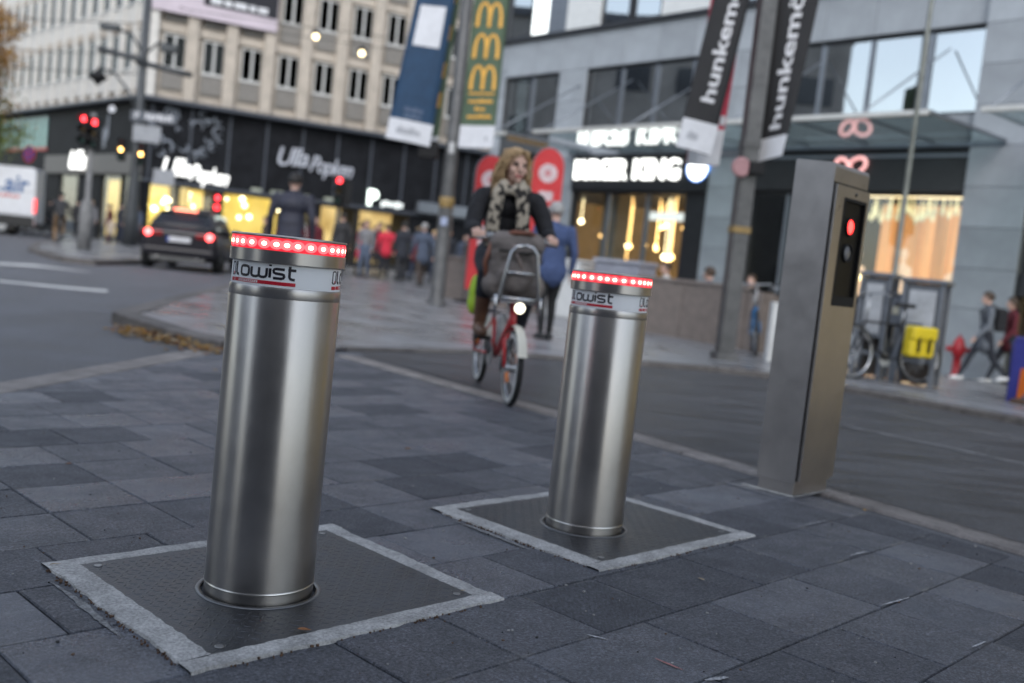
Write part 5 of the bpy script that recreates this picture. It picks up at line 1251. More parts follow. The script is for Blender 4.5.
# ---------------------------------------------------------------- right pavement: cabinets, hydrant, white post, board
cabm = M('cabinet_grey', (.15, .165, .19), .45, .2, var=.15, scale=6); pap = M('cabinet_front', (.40, .42, .45), .3, var=.2, scale=4)
def cabinet(label, x, y, rz, w, h):
    t = thing('news_cabinet', label, 'cabinet', (x, y, gz(x, y)), rz, 'grey cabinets in front of the display window')
    for s_ in (-1, 1):
        for d_ in (-1, 1): b = MB(); b.bbox(s_ * (w / 2 - .03) - .03, s_ * (w / 2 - .03) + .03, d_ * .17 - .03, d_ * .17 + .03, 0, h, .006); b.build('leg', cabm, t)
    b = MB(); b.bbox(-w / 2 + .062, w / 2 - .062, -.17, .17, .52, h - .01, .01); b.build('body', cabm, t)
    b = MB(); b.bbox(-w / 2 + .09, w / 2 - .09, -.195, -.172, .57, h - .09, .008); b.build('front_panel', pap, t)
    b = MB(); b.bbox(-w / 2 - .02, w / 2 + .02, -.23, .23, h + .002, h + .06, .012); b.build('top', cabm, t)
    b = MB(); b.bbox(-w / 2 + .062, w / 2 - .062, -.05, .05, .28, .34, .008); b.build('cross_bar', cabm, t)
    b = MB(); b.bbox(-w / 2 + .065, w / 2 - .065, .06, .16, .03, .515, .01); b.build('lower_board', M('brown_board', (.06, .045, .035), .8), t)
cabinet('narrow grey news cabinet, left of the pair', 4.66, 12.95, R(-34), .40, 1.30); cabinet('wide grey news cabinet behind the bicycle with the yellow bag', 5.06, 12.42, R(-34), .50, 1.27)
t = thing('slim_box', 'slim grey box on a post between the two news cabinets', 'box', (4.84, 12.66, gz(4.84, 12.66)), R(-34))
b = MB(); b.bbox(-.025, .025, -.025, .025, 0, .72, .005); b.build('post', cabm, t); b = MB(); b.bbox(-.085, .085, -.07, .07, .72, 1.12, .015); b.build('body', cabm, t); b = MB(); b.bbox(-.06, .06, -.083, -.072, .85, .95, .004); b.build('notice', M('pale_notice', (.55, .52, .4), .5), t)
t = thing('hydrant', 'small red hydrant beside the stone pier', 'hydrant', (8.0, 17.9, gz(8.0, 17.9)), R(-30)); t.scale = (.85, .85, .85)
hr = M('hydrant_red', (.42, .02, .03), .4, var=.12)
b = MB(); b.lathe([(.14, 0), (.14, .04), (.085, .06), (.08, .45), (.10, .47), (.13, .5), (.135, .72), (.11, .74), (.10, .8), (.06, .86), (.02, .88)], 18); b.build('barrel', hr, t)
for a_ in (0, 90, 180): b = MB(); b.lathe([(.05, .1), (.05, .19), (.062, .19), (.062, .235), (.03, .24)], 12, T(0, 0, .61) @ Matrix.Rotation(R(a_), 4, 'Z') @ Matrix.Rotation(R(90), 4, 'Y')); b.build('outlet', hr, t)
b = MB(); b.tube([(0, 0, .87), (0, 0, .93)], .025, 6); b.build('spindle', hr, t)
t = thing('white_post', 'white post beside the steel column', 'post', (3.42, 13.2, gz(3.42, 13.2)), R(10))
b = MB(); b.bbox(-.055, .055, -.055, .055, 0, .76, .01); b.build('shaft', whitep, t); b = MB(); b.bbox(-.06, .06, -.06, .06, .762, .80, .012); b.build('cap', whitep, t); b = MB(); b.bbox(-.09, .09, -.09, .09, -.01, .012, .004); b.build('foot_plate', alu, t)
t = thing('pavement_board', 'blue and orange pavement board at the right edge', 'board', (6.12, 11.5, gz(6.12, 11.5)), R(-20))
b = MB(); b.bbox(-.32, .32, -.03, .03, 0, .78, .012, Matrix.Rotation(R(8), 4, 'X')); b.build('panel', M('board_blue', (.03, .035, .22), .5), t)
b = MB(); b.bbox(-.22, .30, -.040, -.033, .06, .42, .004, Matrix.Rotation(R(8), 4, 'X')); b.build('orange_field', M('board_orange', (.70, .16, .02), .5), t)
b = MB(); b.bbox(-.30, .30, .18, .21, 0, .74, .01, Matrix.Rotation(R(-6), 4, 'X')); b.build('rear_panel', M('board_blue', (.03, .035, .22), .5), t)
# ---------------------------------------------------------------- people: one continuous skin per body
def capsule(p0, p1, r0, r1, n=12, flat=None):
    """tapered capsule with round ends; flat=(axis vector, factor) squeezes the section"""
    p0, p1 = Vector(p0), Vector(p1); d = (p1 - p0); L_ = d.length or 1e-4; d.normalize()
    a = Vector((0, 0, 1)) if abs(d.z) < .9 else Vector((0, 1, 0)); u = d.cross(a).normalized(); w = d.cross(u); rings = []
    def ring(c, r): return [c + (u * math.cos(2 * math.pi * j / n) + w * math.sin(2 * math.pi * j / n)) * r for j in range(n)]
    for k in (-80, -50, -20): rings.append(ring(p0 + d * r0 * math.sin(R(k)), r0 * math.cos(R(k))))
    for f in (0, .33, .67, 1): rings.append(ring(p0.lerp(p1, f), r0 + (r1 - r0) * f))
    for k in (20, 50, 80): rings.append(ring(p1 + d * r1 * math.sin(R(k)), r1 * math.cos(R(k))))
    if flat:
        ax, f = Vector(flat[0]).normalized(), flat[1]
        rings = [[q - ax * ((q - (p0 + d * (q - p0).dot(d))).dot(ax)) * (1 - f) for q in r] for r in rings]
    return rings
class Body:
    def __init__(s): s.mb = MB(); s.seg = []; s.mats = []
    def mi(s, m):
        if m not in s.mats: s.mats.append(m)
        return s.mats.index(m)
    def cap(s, p0, p1, r0, r1, m, flat=None):
        s.mb.loft(capsule(p0, p1, r0, r1, 12, flat)); k = (flat[1] if flat else 1); s.seg.append((Vector(p0), Vector(p1), r0 * (.5 + .5 * k), r1 * (.5 + .5 * k), s.mi(m)))
    def chain(s, pts, rs, m, flat=None):
        for i in range(len(pts) - 1): s.cap(pts[i], pts[i + 1], rs[i], rs[i + 1], m, flat)
    def ell(s, c, r, m, rot=None):
        c = Vector(c); b = MB(); b.sphere((0, 0, 0), 1, r, 14, 10); mt = T(*c) @ (rot.to_4x4() if rot else Matrix.Identity(4))
        s.mb.add([mt @ Vector(v) for v in b.v], b.f); q = min(r); ax = Vector((0, 0, max(0, r[2] - q)))
        ax = (rot @ ax) if rot else ax
        s.seg.append((c - ax, c + ax, (r[0] + r[1]) / 2, (r[0] + r[1]) / 2, s.mi(m)))
    def build(s, name, parent, vox):
        me = s.mb.data(name); o = bpy.data.objects.new(name, me); C.objects.link(o)
        md = o.modifiers.new('r', 'REMESH'); md.mode = 'VOXEL'; md.voxel_size = vox; md.use_smooth_shade = True
        m2 = o.modifiers.new('s', 'SMOOTH'); m2.factor = .5; m2.iterations = 3
        bpy.context.view_layer.update()
        ev = bpy.data.meshes.new_from_object(o.evaluated_get(bpy.context.evaluated_depsgraph_get()))
        bpy.data.objects.remove(o); bpy.data.meshes.remove(me)
        n = len(ev.polygons); ce = np.zeros(n * 3); ev.polygons.foreach_get('center', ce); ce = ce.reshape(-1, 3)
        best = np.full(n, 1e9); idx = np.zeros(n, int)
        for a, b, r0, r1, mi in s.seg:
            a_, b_ = np.array(a), np.array(b); d = b_ - a_; L2 = max(d @ d, 1e-9); t = np.clip((ce - a_) @ d / L2, 0, 1); dist = np.linalg.norm(ce - a_ - t[:, None] * d, axis=1) - (r0 + (r1 - r0) * t)
            k = dist < best; best[k] = dist[k]; idx[k] = mi
        for m in s.mats: ev.materials.append(m)
        ev.polygons.foreach_set('material_index', idx.astype(np.int32)); ev.polygons.foreach_set('use_smooth', np.ones(n, bool)); ev.update()
        o = bpy.data.objects.new(name, ev); C.objects.link(o); o.parent = parent; return o
skin = M('skin', (.58, .37, .29), .55, var=.06, scale=14); lipm = M('lips', (.38, .12, .10), .45, var=.05); eyem = M('eye_dark', (.05, .04, .035), .3)
def cl(name, c, rough=.85): return M('cloth_' + name, c, rough, var=.16, scale=22, bump=.9, bscale=16)
shoeb = cl('shoe_black', (.02, .02, .02), .5)
def head(B, c, fwd, hairm=None, k=1.0, detail=False, tilt=0):
    """skull, jaw, nose, ears facing fwd (unit, horizontal)"""
    c = Vector(c); f = Vector(fwd).normalized(); r = f.cross(Vector((0, 0, 1))); rot = Matrix((r, f, Vector((0, 0, 1)))).transposed()
    P = lambda x, y, z: c + (r * x + f * y + Vector((0, 0, z))) * k
    B.ell(P(0, -.006, .025), (.076 * k, .094 * k, .098 * k), skin, rot); B.ell(P(0, .02, -.055), (.056 * k, .066 * k, .062 * k), skin, rot)
    B.cap(P(0, .085, .005), P(0, .106, -.03), .011 * k, .016 * k, skin); B.cap(P(0, -.02, -.06), P(0, -.03, -.15), .052 * k, .056 * k, skin)
    for s_ in (-1, 1): B.ell(P(s_ * .078, -.005, -.005), (.012 * k, .022 * k, .033 * k), skin, rot)
    if detail:
        B.cap(P(-.022, .082, -.066), P(.022, .082, -.066), .0085 * k, .0085 * k, lipm); B.cap(P(-.0, .078, -.098), P(0, .074, -.102), .018 * k, .018 * k, skin)
        for s_ in (-1, 1): B.cap(P(s_ * .022, .085, .012), P(s_ * .042, .078, .012), .006 * k, .0055 * k, eyem); B.cap(P(s_ * .018, .088, .033), P(s_ * .048, .078, .034), .007 * k, .006 * k, skin); B.ell(P(s_ * .042, .062, -.03), (.022 * k, .02 * k, .022 * k), skin, rot)
    return P
def hair_cap(parent, c, fwd, mat, k=1.0, long=0.0, bald=False, cap=False):
    c = Vector(c); f = Vector(fwd).normalized(); r = f.cross(Vector((0, 0, 1))); b = MB(); rings = []; seg = 16
    for i in range(9):
        th = R(8 + 82 * i / 8 * (1.25 if not cap else .95)); ring = []
        for j in range(seg):
            a = 2 * math.pi * j / seg; x, y = math.cos(a), math.sin(a)
            front = max(0, y); th_ = min(th, R(50) + (1 - front) * R(72))
            wob = 1 + .035 * math.sin(5 * a + i) + .02 * math.sin(9 * a)
            ring.append(c + (r * (x * math.sin(th_) * .092 * wob) + f * (y * math.sin(th_) * .112 * wob - .008) + Vector((0, 0, .028 + math.cos(th_) * .112 - (long * max(0, -y) * (i / 8) ** 2)))) * k)
        rings.append(ring)
    b.loft(rings)
    if cap:
        n = 10; vs = []
        for j in range(n + 1):
            a = R(20 + 140 * j / n); vs += [c + (r * math.cos(a) * .098 + f * math.sin(a) * .115 + Vector((0, 0, .06))) * k, c + (r * math.cos(a) * .10 + f * (math.sin(a) * .19) + Vector((0, 0, .045))) * k]
        b.add(vs, [(2 * j, 2 * j + 1, 2 * j + 3, 2 * j + 2) for j in range(n)])
    return b.build('hair' if not cap else 'cap', mat, parent)
def hand(B, w, dirv, m=skin, k=1.0, side=1):
    """relaxed hand hanging from wrist w along dirv, four fingers and thumb"""
    w = Vector(w); d = Vector(dirv).normalized(); u = d.cross(Vector((0, 0, 1)));
    if u.length < .2: u = d.cross(Vector((1, 0, 0)))
    u.normalize(); q = u.cross(d)
    B.cap(w, w + d * .075 * k, .026 * k, .034 * k, m, (u, .55))
    for i, l in enumerate((.068, .078, .074, .058)):
        o = w + d * .085 * k + q * (.028 - .019 * i) * k
        B.chain([o, o + d * l * .55 * k + u * .006, o + d * l * k + u * .022 * k], [.0095 * k, .0085 * k, .007 * k], m)
    B.chain([w + d * .02 * k + q * .025 * k, w + d * .06 * k + q * .055 * k, w + d * .095 * k + q * .058 * k], [.012 * k, .010 * k, .008 * k], m)
def stand_person(label, x, y, face, h=1.72, top=None, legs=None, hairm=None, stride=0., coat=0., swing=None, shoes=None, vox=.024, group=None, long=0., cap=None, z=None, build=1.0, detail=False, arms='down', skirt=None, backpack=None, bag=None):
    """a standing or walking person; local +Y is the way they face"""
    k = h / 1.72; t = thing('person', label, 'person', (x, y, gz(x, y) if z is None else z), face, group); B = Body(); sw = stride * .8 if swing is None else swing; shoes = shoes or shoeb
    V = lambda a, b, c: Vector((a * k, b * k, c * k))
    bd = build; dz = -.035 * min(1, stride * 2)
    hip = .93 + dz
    for s_, ph in ((1, 1), (-1, -1)):
        yk = stride * .28 * ph; ya = stride * .62 * ph; lift = .06 * stride * 2 if ph < 0 else 0
        H, K, A = V(s_ * .09, 0, hip), V(s_ * .095, yk + .03 + .02 * stride, .50 + dz), V(s_ * .095, ya - .02, .09 + lift)
        B.chain([H, H.lerp(K, .5), K, K.lerp(A, .35) + V(0, -.012, 0), A], [.092 * k * bd, .078 * k * bd, .060 * k, .056 * k, .040 * k], legs)
        B.chain([A + V(0, -.05, -.045), A + V(0, .05, -.05), A + V(0, .15, -.06 + (lift * -.3))], [.042 * k, .043 * k, .030 * k], shoes)
    lean = .05 * stride
    B.ell(V(0, 0, hip + .02), (.165 * k * bd, .12 * k * bd, .13 * k), top if coat else legs)
    B.ell(V(0, .01 + lean * .4, 1.12 + dz), (.150 * k * bd, .115 * k * bd, .17 * k), top); B.ell(V(0, .0 + lean, 1.30 + dz), (.175 * k * bd, .125 * k * bd, .16 * k), top)
    B.cap(V(-.12, -.01 + lean, 1.40 + dz), V(.12, -.01 + lean, 1.40 + dz), .068 * k, .068 * k, top)
    B.cap(V(0, -.01 + lean, 1.42 + dz), V(0, 0 + lean, 1.48 + dz), .075 * k, .06 * k, top)
    if coat: B.chain([V(0, .0, 1.05 + dz), V(0, .0, hip), V(0, -.01, hip - coat)], [.155 * k * bd, .17 * k * bd, .185 * k * bd], top, ((0, 1, 0), .75))
    for s_, ph in ((1, -1), (-1, 1)):
        S0 = V(s_ * .185 * bd, -.01 + lean, 1.39 + dz)
        if arms == 'down': E, W = V(s_ * .235 * bd, -.04 + sw * .16 * ph, 1.12 + dz), V(s_ * .245 * bd, .05 + sw * .38 * ph, .88 + dz)
        elif arms == 'front': E, W = V(s_ * .235 * bd, .02, 1.12 + dz), V(s_ * .10, .26, 1.10 + dz)
        else: E, W = V(s_ * .26 * bd, .0, 1.12 + dz), V(s_ * .15, .20, .98 + dz)
        B.chain([S0, E, W], [.062 * k * bd, .050 * k, .038 * k], top)
        if vox < .03: hand(B, W, (W - E), k=k)
        else: B.cap(W, W + (W - E).normalized() * .12 * k, .035 * k, .025 * k, skin)
    hc = V(0, .02 + lean * 1.3, 1.605 + dz); head(B, hc, (0, 1, 0), k=k, detail=detail)
    B.build('body', t, vox)
    if hairm: hair_cap(t, hc, (0, 1, 0), hairm, k * 1.02, long, cap=bool(cap))
    if cap: pass
    if backpack:
        b = MB(); b.bbox(-.15 * k, .15 * k, (-.30) * k, (-.10) * k, .98 * k, 1.42 * k, .06 * k); bp_ = b.build('backpack', backpack, t)
        for s_ in (-1, 1): q = MB(); q.tube([(s_ * .1 * k, -.14 * k, 1.40 * k), (s_ * .11 * k, 0, 1.475 * k), (s_ * .12 * k, .135 * k, 1.33 * k), (s_ * .13 * k, .08 * k, 1.1 * k), (s_ * .12 * k, -.1 * k, 1.02 * k)], .014 * k, 6); q.build('strap', backpack, bp_)
    return t
hb, hbr, hg, hbl = [M('hair_' + n_, c_, .6, var=.3, scale=60) for n_, c_ in (('black', (.015, .012, .01)), ('brown', (.06, .035, .02)), ('grey', (.38, .37, .36)), ('blond', (.50, .34, .18)))]
dk, dk2 = cl('dark_navy', (.022, .025, .035)), cl('charcoal', (.035, .035, .038))
jeans, jeans2, tan, brn = cl('jeans', (.10, .13, .19)), cl('jeans_dark', (.03, .04, .07)), cl('tan', (.24, .15, .08)), cl('brown', (.075, .055, .045))
red, wine, gry, blu, olv, wht, slt = cl('red', (.62, .03, .06)), cl('wine', (.12, .015, .025)), cl('grey', (.20, .20, .21)), cl('blue', (.05, .09, .26)), cl('olive', (.10, .10, .04)), cl('white', (.62, .62, .60)), cl('slate_blue', (.075, .095, .14))
# the crowd on the pavement
stand_person('person in a slate jacket and brown trousers walking away, right end of the crowd', -2.62, 26.6, R(20), 1.72, slt, brn, hg, .35, .12, group='people in the crowd', build=1.12, vox=.022)
stand_person('person in a bright red jacket seen from behind in the crowd', -4.15, 30.6, R(10), 1.70, red, dk, hbr, .15, .05, group='people in the crowd', build=1.12, vox=.022)
stand_person('person in a red coat at the left of the crowd beside the traffic light', -5.05, 31.4, R(-60), 1.70, red, dk2, hb, .1, .25, group='people in the crowd')
stand_person('person in a grey top and pale blue jeans in the crowd', -4.58, 29.3, R(170), 1.70, gry, jeans, hbr, .1, group='people in the crowd')
stand_person('tall person in a dark coat at the left end of the crowd', -5.35, 29.6, R(30), 1.86, dk2, dk, hb, .2, .3, group='people in the crowd')
stand_person('person in a black jacket directly left of the red jacket', -4.6, 32.2, R(150), 1.76, dk, dk2, hb, .0, .1, group='people in the crowd')
stand_person('person in a dark olive jacket right of the red jacket', -3.75, 31.4, R(60), 1.68, olv, dk, hbr, .2, .1, group='people in the crowd')
stand_person('person in a wine red top behind the slate jacket', -3.25, 31.0, R(-30), 1.66, wine, jeans2, hb, .2, .1, group='people in the crowd')
stand_person('person in a charcoal coat far back in the crowd', -3.6, 34.5, R(200), 1.78, dk2, dk2, hbl, .0, .3, group='people in the crowd')
stand_person('person in a navy jacket and jeans behind the slate jacket, farther right', -2.25, 30.5, R(190), 1.74, dk, jeans2, hbr, .2, .1, group='people in the crowd')
stand_person('person in a blue jacket far back beyond the round pole', -1.0, 33.5, R(90), 1.7, blu, dk, hb, .2, .1, group='people in the crowd')
stand_person('person in a black coat far back between the round pole and the left flag', -.2, 30.5, R(240), 1.72, dk2, dk, hb, .1, .3, group='people in the crowd')
stand_person('person in a brown coat in front of the lit shop, right of the dark car', -9.0, 35.0, R(120), 1.74, brn, dk, hbr, .2, .3, group='people outside the corner shop')
stand_person('person in a white top just above the nearest bollard light ring', -4.65, 20.5, R(160), 1.50, wht, jeans2, hbr, .1, .05, group='people in the crowd')
for (x, y, f, h, tp, lg, hr_, lb) in ((-5.9, 33.0, 40, 1.74, dk, dk2, hb, 'person in navy behind the tall dark coat'), (-5.1, 34.6, 190, 1.7, brn, dk, hbr, 'person in a brown top in the back row of the crowd'), (-4.2, 36.0, 10, 1.8, dk2, dk, hb, 'tall person in charcoal in the back row of the crowd'), (-2.9, 33.2, 80, 1.72, dk2, jeans2, hbl, 'person with blond hair and a charcoal jacket in the back row'), (-2.0, 35.0, 200, 1.76, slt, dk, hb, 'person in a slate top in the back row beside the round pole'), (-3.4, 28.6, 15, 1.74, dk, dk2, hb, 'person in a navy jacket directly left of the slate jacket'), (-5.9, 28.4, 200, 1.62, wine, jeans2, hbr, 'person in a wine red top just right of the nearest bollard'), (-3.95, 33.6, 120, 1.72, slt, jeans2, hg, 'grey haired person in the back row behind the red jacket'), (-6.6, 31.6, 160, 1.7, dk2, dk, hbr, 'person in charcoal half hidden by the nearest bollard'), (-4.9, 36.4, 60, 1.75, olv, dk2, hb, 'person in olive in the farthest row, left'), (-3.0, 37.5, 220, 1.7, wht, dk, hbr, 'person in a white top in the farthest row of the crowd'), (-1.6, 31.2, 150, 1.72, brn, dk2, hbr, 'person in a brown jacket just left of the round pole'), (-2.9, 35.8, 340, 1.8, dk2, dk2, hb, 'tall person in charcoal in the farthest row, right'), (-.6, 36.5, 30, 1.74, dk, jeans2, hbl, 'person in navy far behind the round pole'), (-5.6, 36.0, 100, 1.68, red, dk, hbr, 'person in red far back beside the traffic light')):
    stand_person(lb, x, y, R(f), h, tp, lg, hr_, .15, .12, vox=.03, group='people in the crowd')
# people outside the corner shop
for (x, y, f, h, tp, lg, hr_, lb) in ((-19.9, 44.6, 30, 1.72, dk2, dk, hb, 'person in charcoal clothes left of the traffic light foot'), (-19.0, 43.9, 200, 1.70, gry, dk, hbl, 'person in a grey coat just right of the traffic light foot'), (-18.3, 44.2, 90, 1.66, wine, wine, hbr, 'person in a long wine red coat left of the mast'), (-17.6, 43.6, -40, 1.74, dk, jeans2, hb, 'person in navy clothes left of the mast'), (-17.0, 44.0, 170, 1.72, slt, dk2, hbr, 'person in a slate top close behind the mast'), (-15.0, 43.4, 170, 1.72, wht, dk2, hbr, 'person in a white top between the mast and the dark car'), (-14.4, 44.0, 20, 1.75, wine, dk, hb, 'person in a wine red jacket between the mast and the dark car'), (-13.2, 43.0, 100, 1.68, dk2, dk2, hbr, 'person in charcoal clothes behind the dark car roof')):
    stand_person(lb, x, y, R(f), h, tp, lg, hr_, .15, .2, vox=.032, group='people outside the corner shop')
stand_person('child in a pale beige coat beside the mast', -17.3, 42.0, R(150), 1.05, cl('beige', (.50, .42, .33)), dk, hbr, .0, .2, vox=.03, build=1.5)
stand_person('walker in dark clothes and white shoes behind the white van', -21.2, 44.6, R(-60), 1.72, dk2, dk, hb, .45, .1, vox=.03, shoes=cl('shoe_white', (.7, .7, .7)))
# big dark quilted jacket behind the nearest bollard
pj = M('quilted_jacket', (.026, .027, .045), .6, var=.25, scale=4, bump=.4, bscale=9, stretch=(.3, .3, 4))
stand_person('person in a dark quilted jacket right behind the nearest bollard', -3.25, 14.0, R(5), 1.78, pj, wine, hb, .2, .16, vox=.016, build=1.2)
# older man in blue behind the cyclist
stand_person('older person with grey hair and a blue jacket standing behind the cyclist', .38, 12.3, R(25), 1.70, cl('dull_blue', (.055, .085, .19)), cl('black_trousers', (.012, .012, .013)), hg, .12, .04, vox=.014, build=1.2)
# walkers at the right
stand_person('walker in a grey coat with a black backpack and white shoes at the right', 8.2, 17.35, R(82), 1.60, cl('coat_grey', (.15, .165, .19)), dk, hbr, .62, .18, vox=.016, backpack=cl('pack_black', (.015, .015, .018)), shoes=cl('shoe_white', (.7, .7, .7)))
stand_person('walker in a wine red jacket behind the grey coat at the right', 8.75, 17.6, R(80), 1.58, wine, dk, hbr, .5, .1, vox=.018, long=.12, shoes=cl('shoe_white', (.7, .7, .7)))
stand_person('person in jeans and brown shoes stepping in at the right edge', 6.25, 11.05, R(75), 1.75, olv, cl('jeans_mid', (.045, .08, .14)), hb, .7, .05, vox=.016, shoes=cl('shoe_brown', (.07, .04, .025)))
# people sitting on the terrace
def sit_person(label, x, y, face, top, legs, hairm, z=None):
    t = thing('person', label, 'person', (x, y, gz(x, y)), face, 'people sitting on the terrace'); B = Body()
    for s_ in (1, -1):
        B.chain([(s_ * .09, 0, .52), (s_ * .12, .42, .50), (s_ * .12, .38, .10)], [.085, .065, .042], legs); B.chain([(s_ * .12, .34, .05), (s_ * .12, .53, .04)], [.04, .03], shoeb)
        S0, E, W = Vector((s_ * .185, 0, .98)), Vector((s_ * .24, .1, .74)), Vector((s_ * .12, .34, .78)); B.chain([S0, E, W], [.06, .048, .036], top); hand(B, W, W - E)
    B.ell((0, 0, .56), (.165, .125, .13), legs); B.ell((0, .0, .74), (.15, .115, .18), top); B.ell((0, 0, .92), (.17, .12, .15), top); B.cap((-.12, 0, .99), (.12, 0, .99), .066, .066, top)
    head(B, (0, .03, 1.20), (0, 1, 0)); B.build('body', t, .02); hair_cap(t, (0, .03, 1.20), (0, 1, 0), hairm, 1.02)
    st = thing('terrace_stool', 'dark stool under the ' + label.split('sitting')[0].strip(), 'stool', (x, y, gz(x, y)), face, 'stools on the terrace')
    b = MB(); b.bbox(-.2, .2, -.2, .2, .37, .42, .01); b.build('seat', blkm, st)
    for s_ in (-1, 1):
        for d_ in (-1, 1): b = MB(); b.tube([(s_ * .17, d_ * .17, 0), (s_ * .15, d_ * .15, .37)], .014, 6); b.build('leg', blkm, st)
sit_person('person in a white shirt sitting behind the parapet', 2.72, 18.55, R(110), wht, jeans2, hbr); sit_person('person in dark and pale clothes sitting behind the parapet, left of the square pole', 3.42, 17.95, R(60), slt, dk, hbr); sit_person('person in a grey top sitting right of the square pole', 4.25, 18.3, R(150), gry, dk, hbr)

# ---------------------------------------------------------------- bicycles
rub = M('tyre_rubber', (.015, .015, .016), .8, var=.15); chrome = M('bike_chrome', (.55, .55, .56), .25, 1., var=.05); alloy = M('bike_alloy', (.42, .43, .44), .4, .9, var=.08)
def bicycle(label, x, y, rz, fm, r=.34, wb=1.05, fold=False, steer=0., z=None, guard=None, name='bicycle', group=None, lean=0., bar_h=1.05, saddle_h=.95, light=None, wall=None):
    """local +Y is forward, wheels on y = +-wb/2"""
    t = thing(name, label, 'bicycle', (x, y, gz(x, y) if z is None else z), rz, group); t.rotation_euler = (0, lean, rz)
    WR = {}
    for s_ in (1, -1):
        c = (0, s_ * wb / 2, r); RX = T(*c) @ (Matrix.Rotation(steer if s_ > 0 else 0, 4, 'Z')) @ Matrix.Rotation(R(90), 4, 'Y')
        b = MB(); tr = .021; b.tube([RX @ Vector(((r - tr) * math.cos(a), (r - tr) * math.sin(a), 0)) for a in [2 * math.pi * i / 36 for i in range(36)]], tr, 10, closed=True); w = b.build('wheel', rub, t)
        b = MB(); b.tube([RX @ Vector(((r - .05) * math.cos(a), (r - .05) * math.sin(a), 0)) for a in [2 * math.pi * i / 36 for i in range(36)]], .011, 8, closed=True); b.build('rim', chrome, w)
        if wall:
            for q_ in (1, -1): b = MB(); b.lathe([(r - .055, q_ * .019), (r - .012, q_ * .019)], 40, RX, cap0=False, cap1=False); b.build('pale_sidewall', wall, w)
        b = MB(); b.tube([RX @ Vector((0, 0, -.05)), RX @ Vector((0, 0, .05))], .022, 8); b.build('hub', alloy, w)
        b = MB()
        for i in range(20): a = 2 * math.pi * i / 20; b.tube([RX @ Vector((.02 * math.cos(a + .5), .02 * math.sin(a + .5), .02 * (-1) ** i)), RX @ Vector(((r - .055) * math.cos(a), (r - .055) * math.sin(a), 0))], .0022, 4)
        tag(b.build('spokes', chrome, w), kind='stuff')
        if guard:
            b = MB(); n = 14; vs = []
            for i in range(n + 1):
                a = R(20 + (150 if s_ < 0 else 130) * i / n)
                for xx, dr in ((-.03, .022), (0, .034), (.03, .022)): vs.append(RX.to_translation() + (RX.to_3x3() @ Vector((-(r + dr) * math.sin(a) * (1), (r + dr) * math.cos(a) * (1), xx))).xyz if False else Vector((xx, s_ * wb / 2 + (r + dr) * math.cos(a), r + (r + dr) * math.sin(a))))
            b.add(vs, [(3 * i + j, 3 * i + j + 1, 3 * i + j + 4, 3 * i + j + 3) for i in range(n) for j in range(2)], True); b.build('mudguard', guard, t)
    hy = wb / 2 - .16 - (bar_h - .8) * .1; ht = Vector((0, wb / 2 - .17, .72 if not fold else .66)); hb_ = Vector((0, wb / 2 - .11, .56 if not fold else .48)); bb = Vector((0, -.02, .28)); st = Vector((0, -.2, .70 if not fold else .52)); ra = Vector((0, -wb / 2, r))
    b = MB()
    if fold: b.tube([hb_.lerp(ht, .5), (0, .15, .36), bb, (0, -.16, .36)], .027, 10); b.tube([hb_, ht], .024, 10)
    else: b.tube([ht, st], .016, 8); b.tube([hb_, bb], .019, 8); b.tube([hb_, ht], .021, 8)
    b.tube([bb, st], .017, 8)
    for s_ in (-1, 1): b.tube([bb + Vector((s_ * .03, 0, 0)), ra + Vector((s_ * .055, 0, 0))], .010, 6); b.tube([st + Vector((s_ * .02, 0, -.03)), ra + Vector((s_ * .055, 0, 0))], .008, 6)
    b.build('frame', fm, t)
    fa = Vector((0, wb / 2, r)); b = MB()
    for s_ in (-1, 1): b.tube([hb_ + Vector((s_ * .012, 0, -.01)), hb_ + Vector((s_ * .05, .01, -.06)), fa + Vector((s_ * .055, 0, 0))], [.016, .014, .010], 8)
    b.build('fork', fm, t)
    b = MB(); top = Vector((0, hy - .04, bar_h)); b.tube([ht, top], .014, 8); b.build('stem', alloy, t)
    b = MB(); b.tube([top + Vector((-.29, -.13, -.02)), top + Vector((-.2, -.06, .01)), top + Vector((-.05, .02, 0)), top + Vector((.05, .02, 0)), top + Vector((.2, -.06, .01)), top + Vector((.29, -.13, -.02))], .011, 8); hbv = b.build('handlebar', alloy, t)
    for s_ in (-1, 1): b = MB(); b.tube([top + Vector((s_ * .205, -.064, .008)), top + Vector((s_ * .30, -.135, -.022))], .017, 8); b.build('grip', rub, hbv); b = MB(); b.tube([top + Vector((s_ * .17, -.02, -.0)), top + Vector((s_ * .28, -.06, -.03))], .006, 6); b.build('brake_lever', alloy, hbv)
    b = MB(); b.tube([st, (0, -.24, saddle_h - .03)], .013, 8); b.build('seat_post', alloy, t)
    b = MB(); rings = [[Vector((wd_ * math.cos(a), -.24 + yy, saddle_h + .028 * math.sin(a) * (1 if math.sin(a) > 0 else .9))) for a in [2 * math.pi * j / 12 for j in range(12)]] for yy, wd_ in ((-.13, .05), (-.10, .085), (-.04, .08), (.03, .045), (.12, .025), (.15, .012))]; b.loft(rings); b.build('saddle', rub, t)
    b = MB(); b.lathe([(.085, -.004), (.085, .004)], 20, T(.045, bb.y, bb.z) @ Matrix.Rotation(R(90), 4, 'Y')); b.build('chainring', alloy, t)
    return t
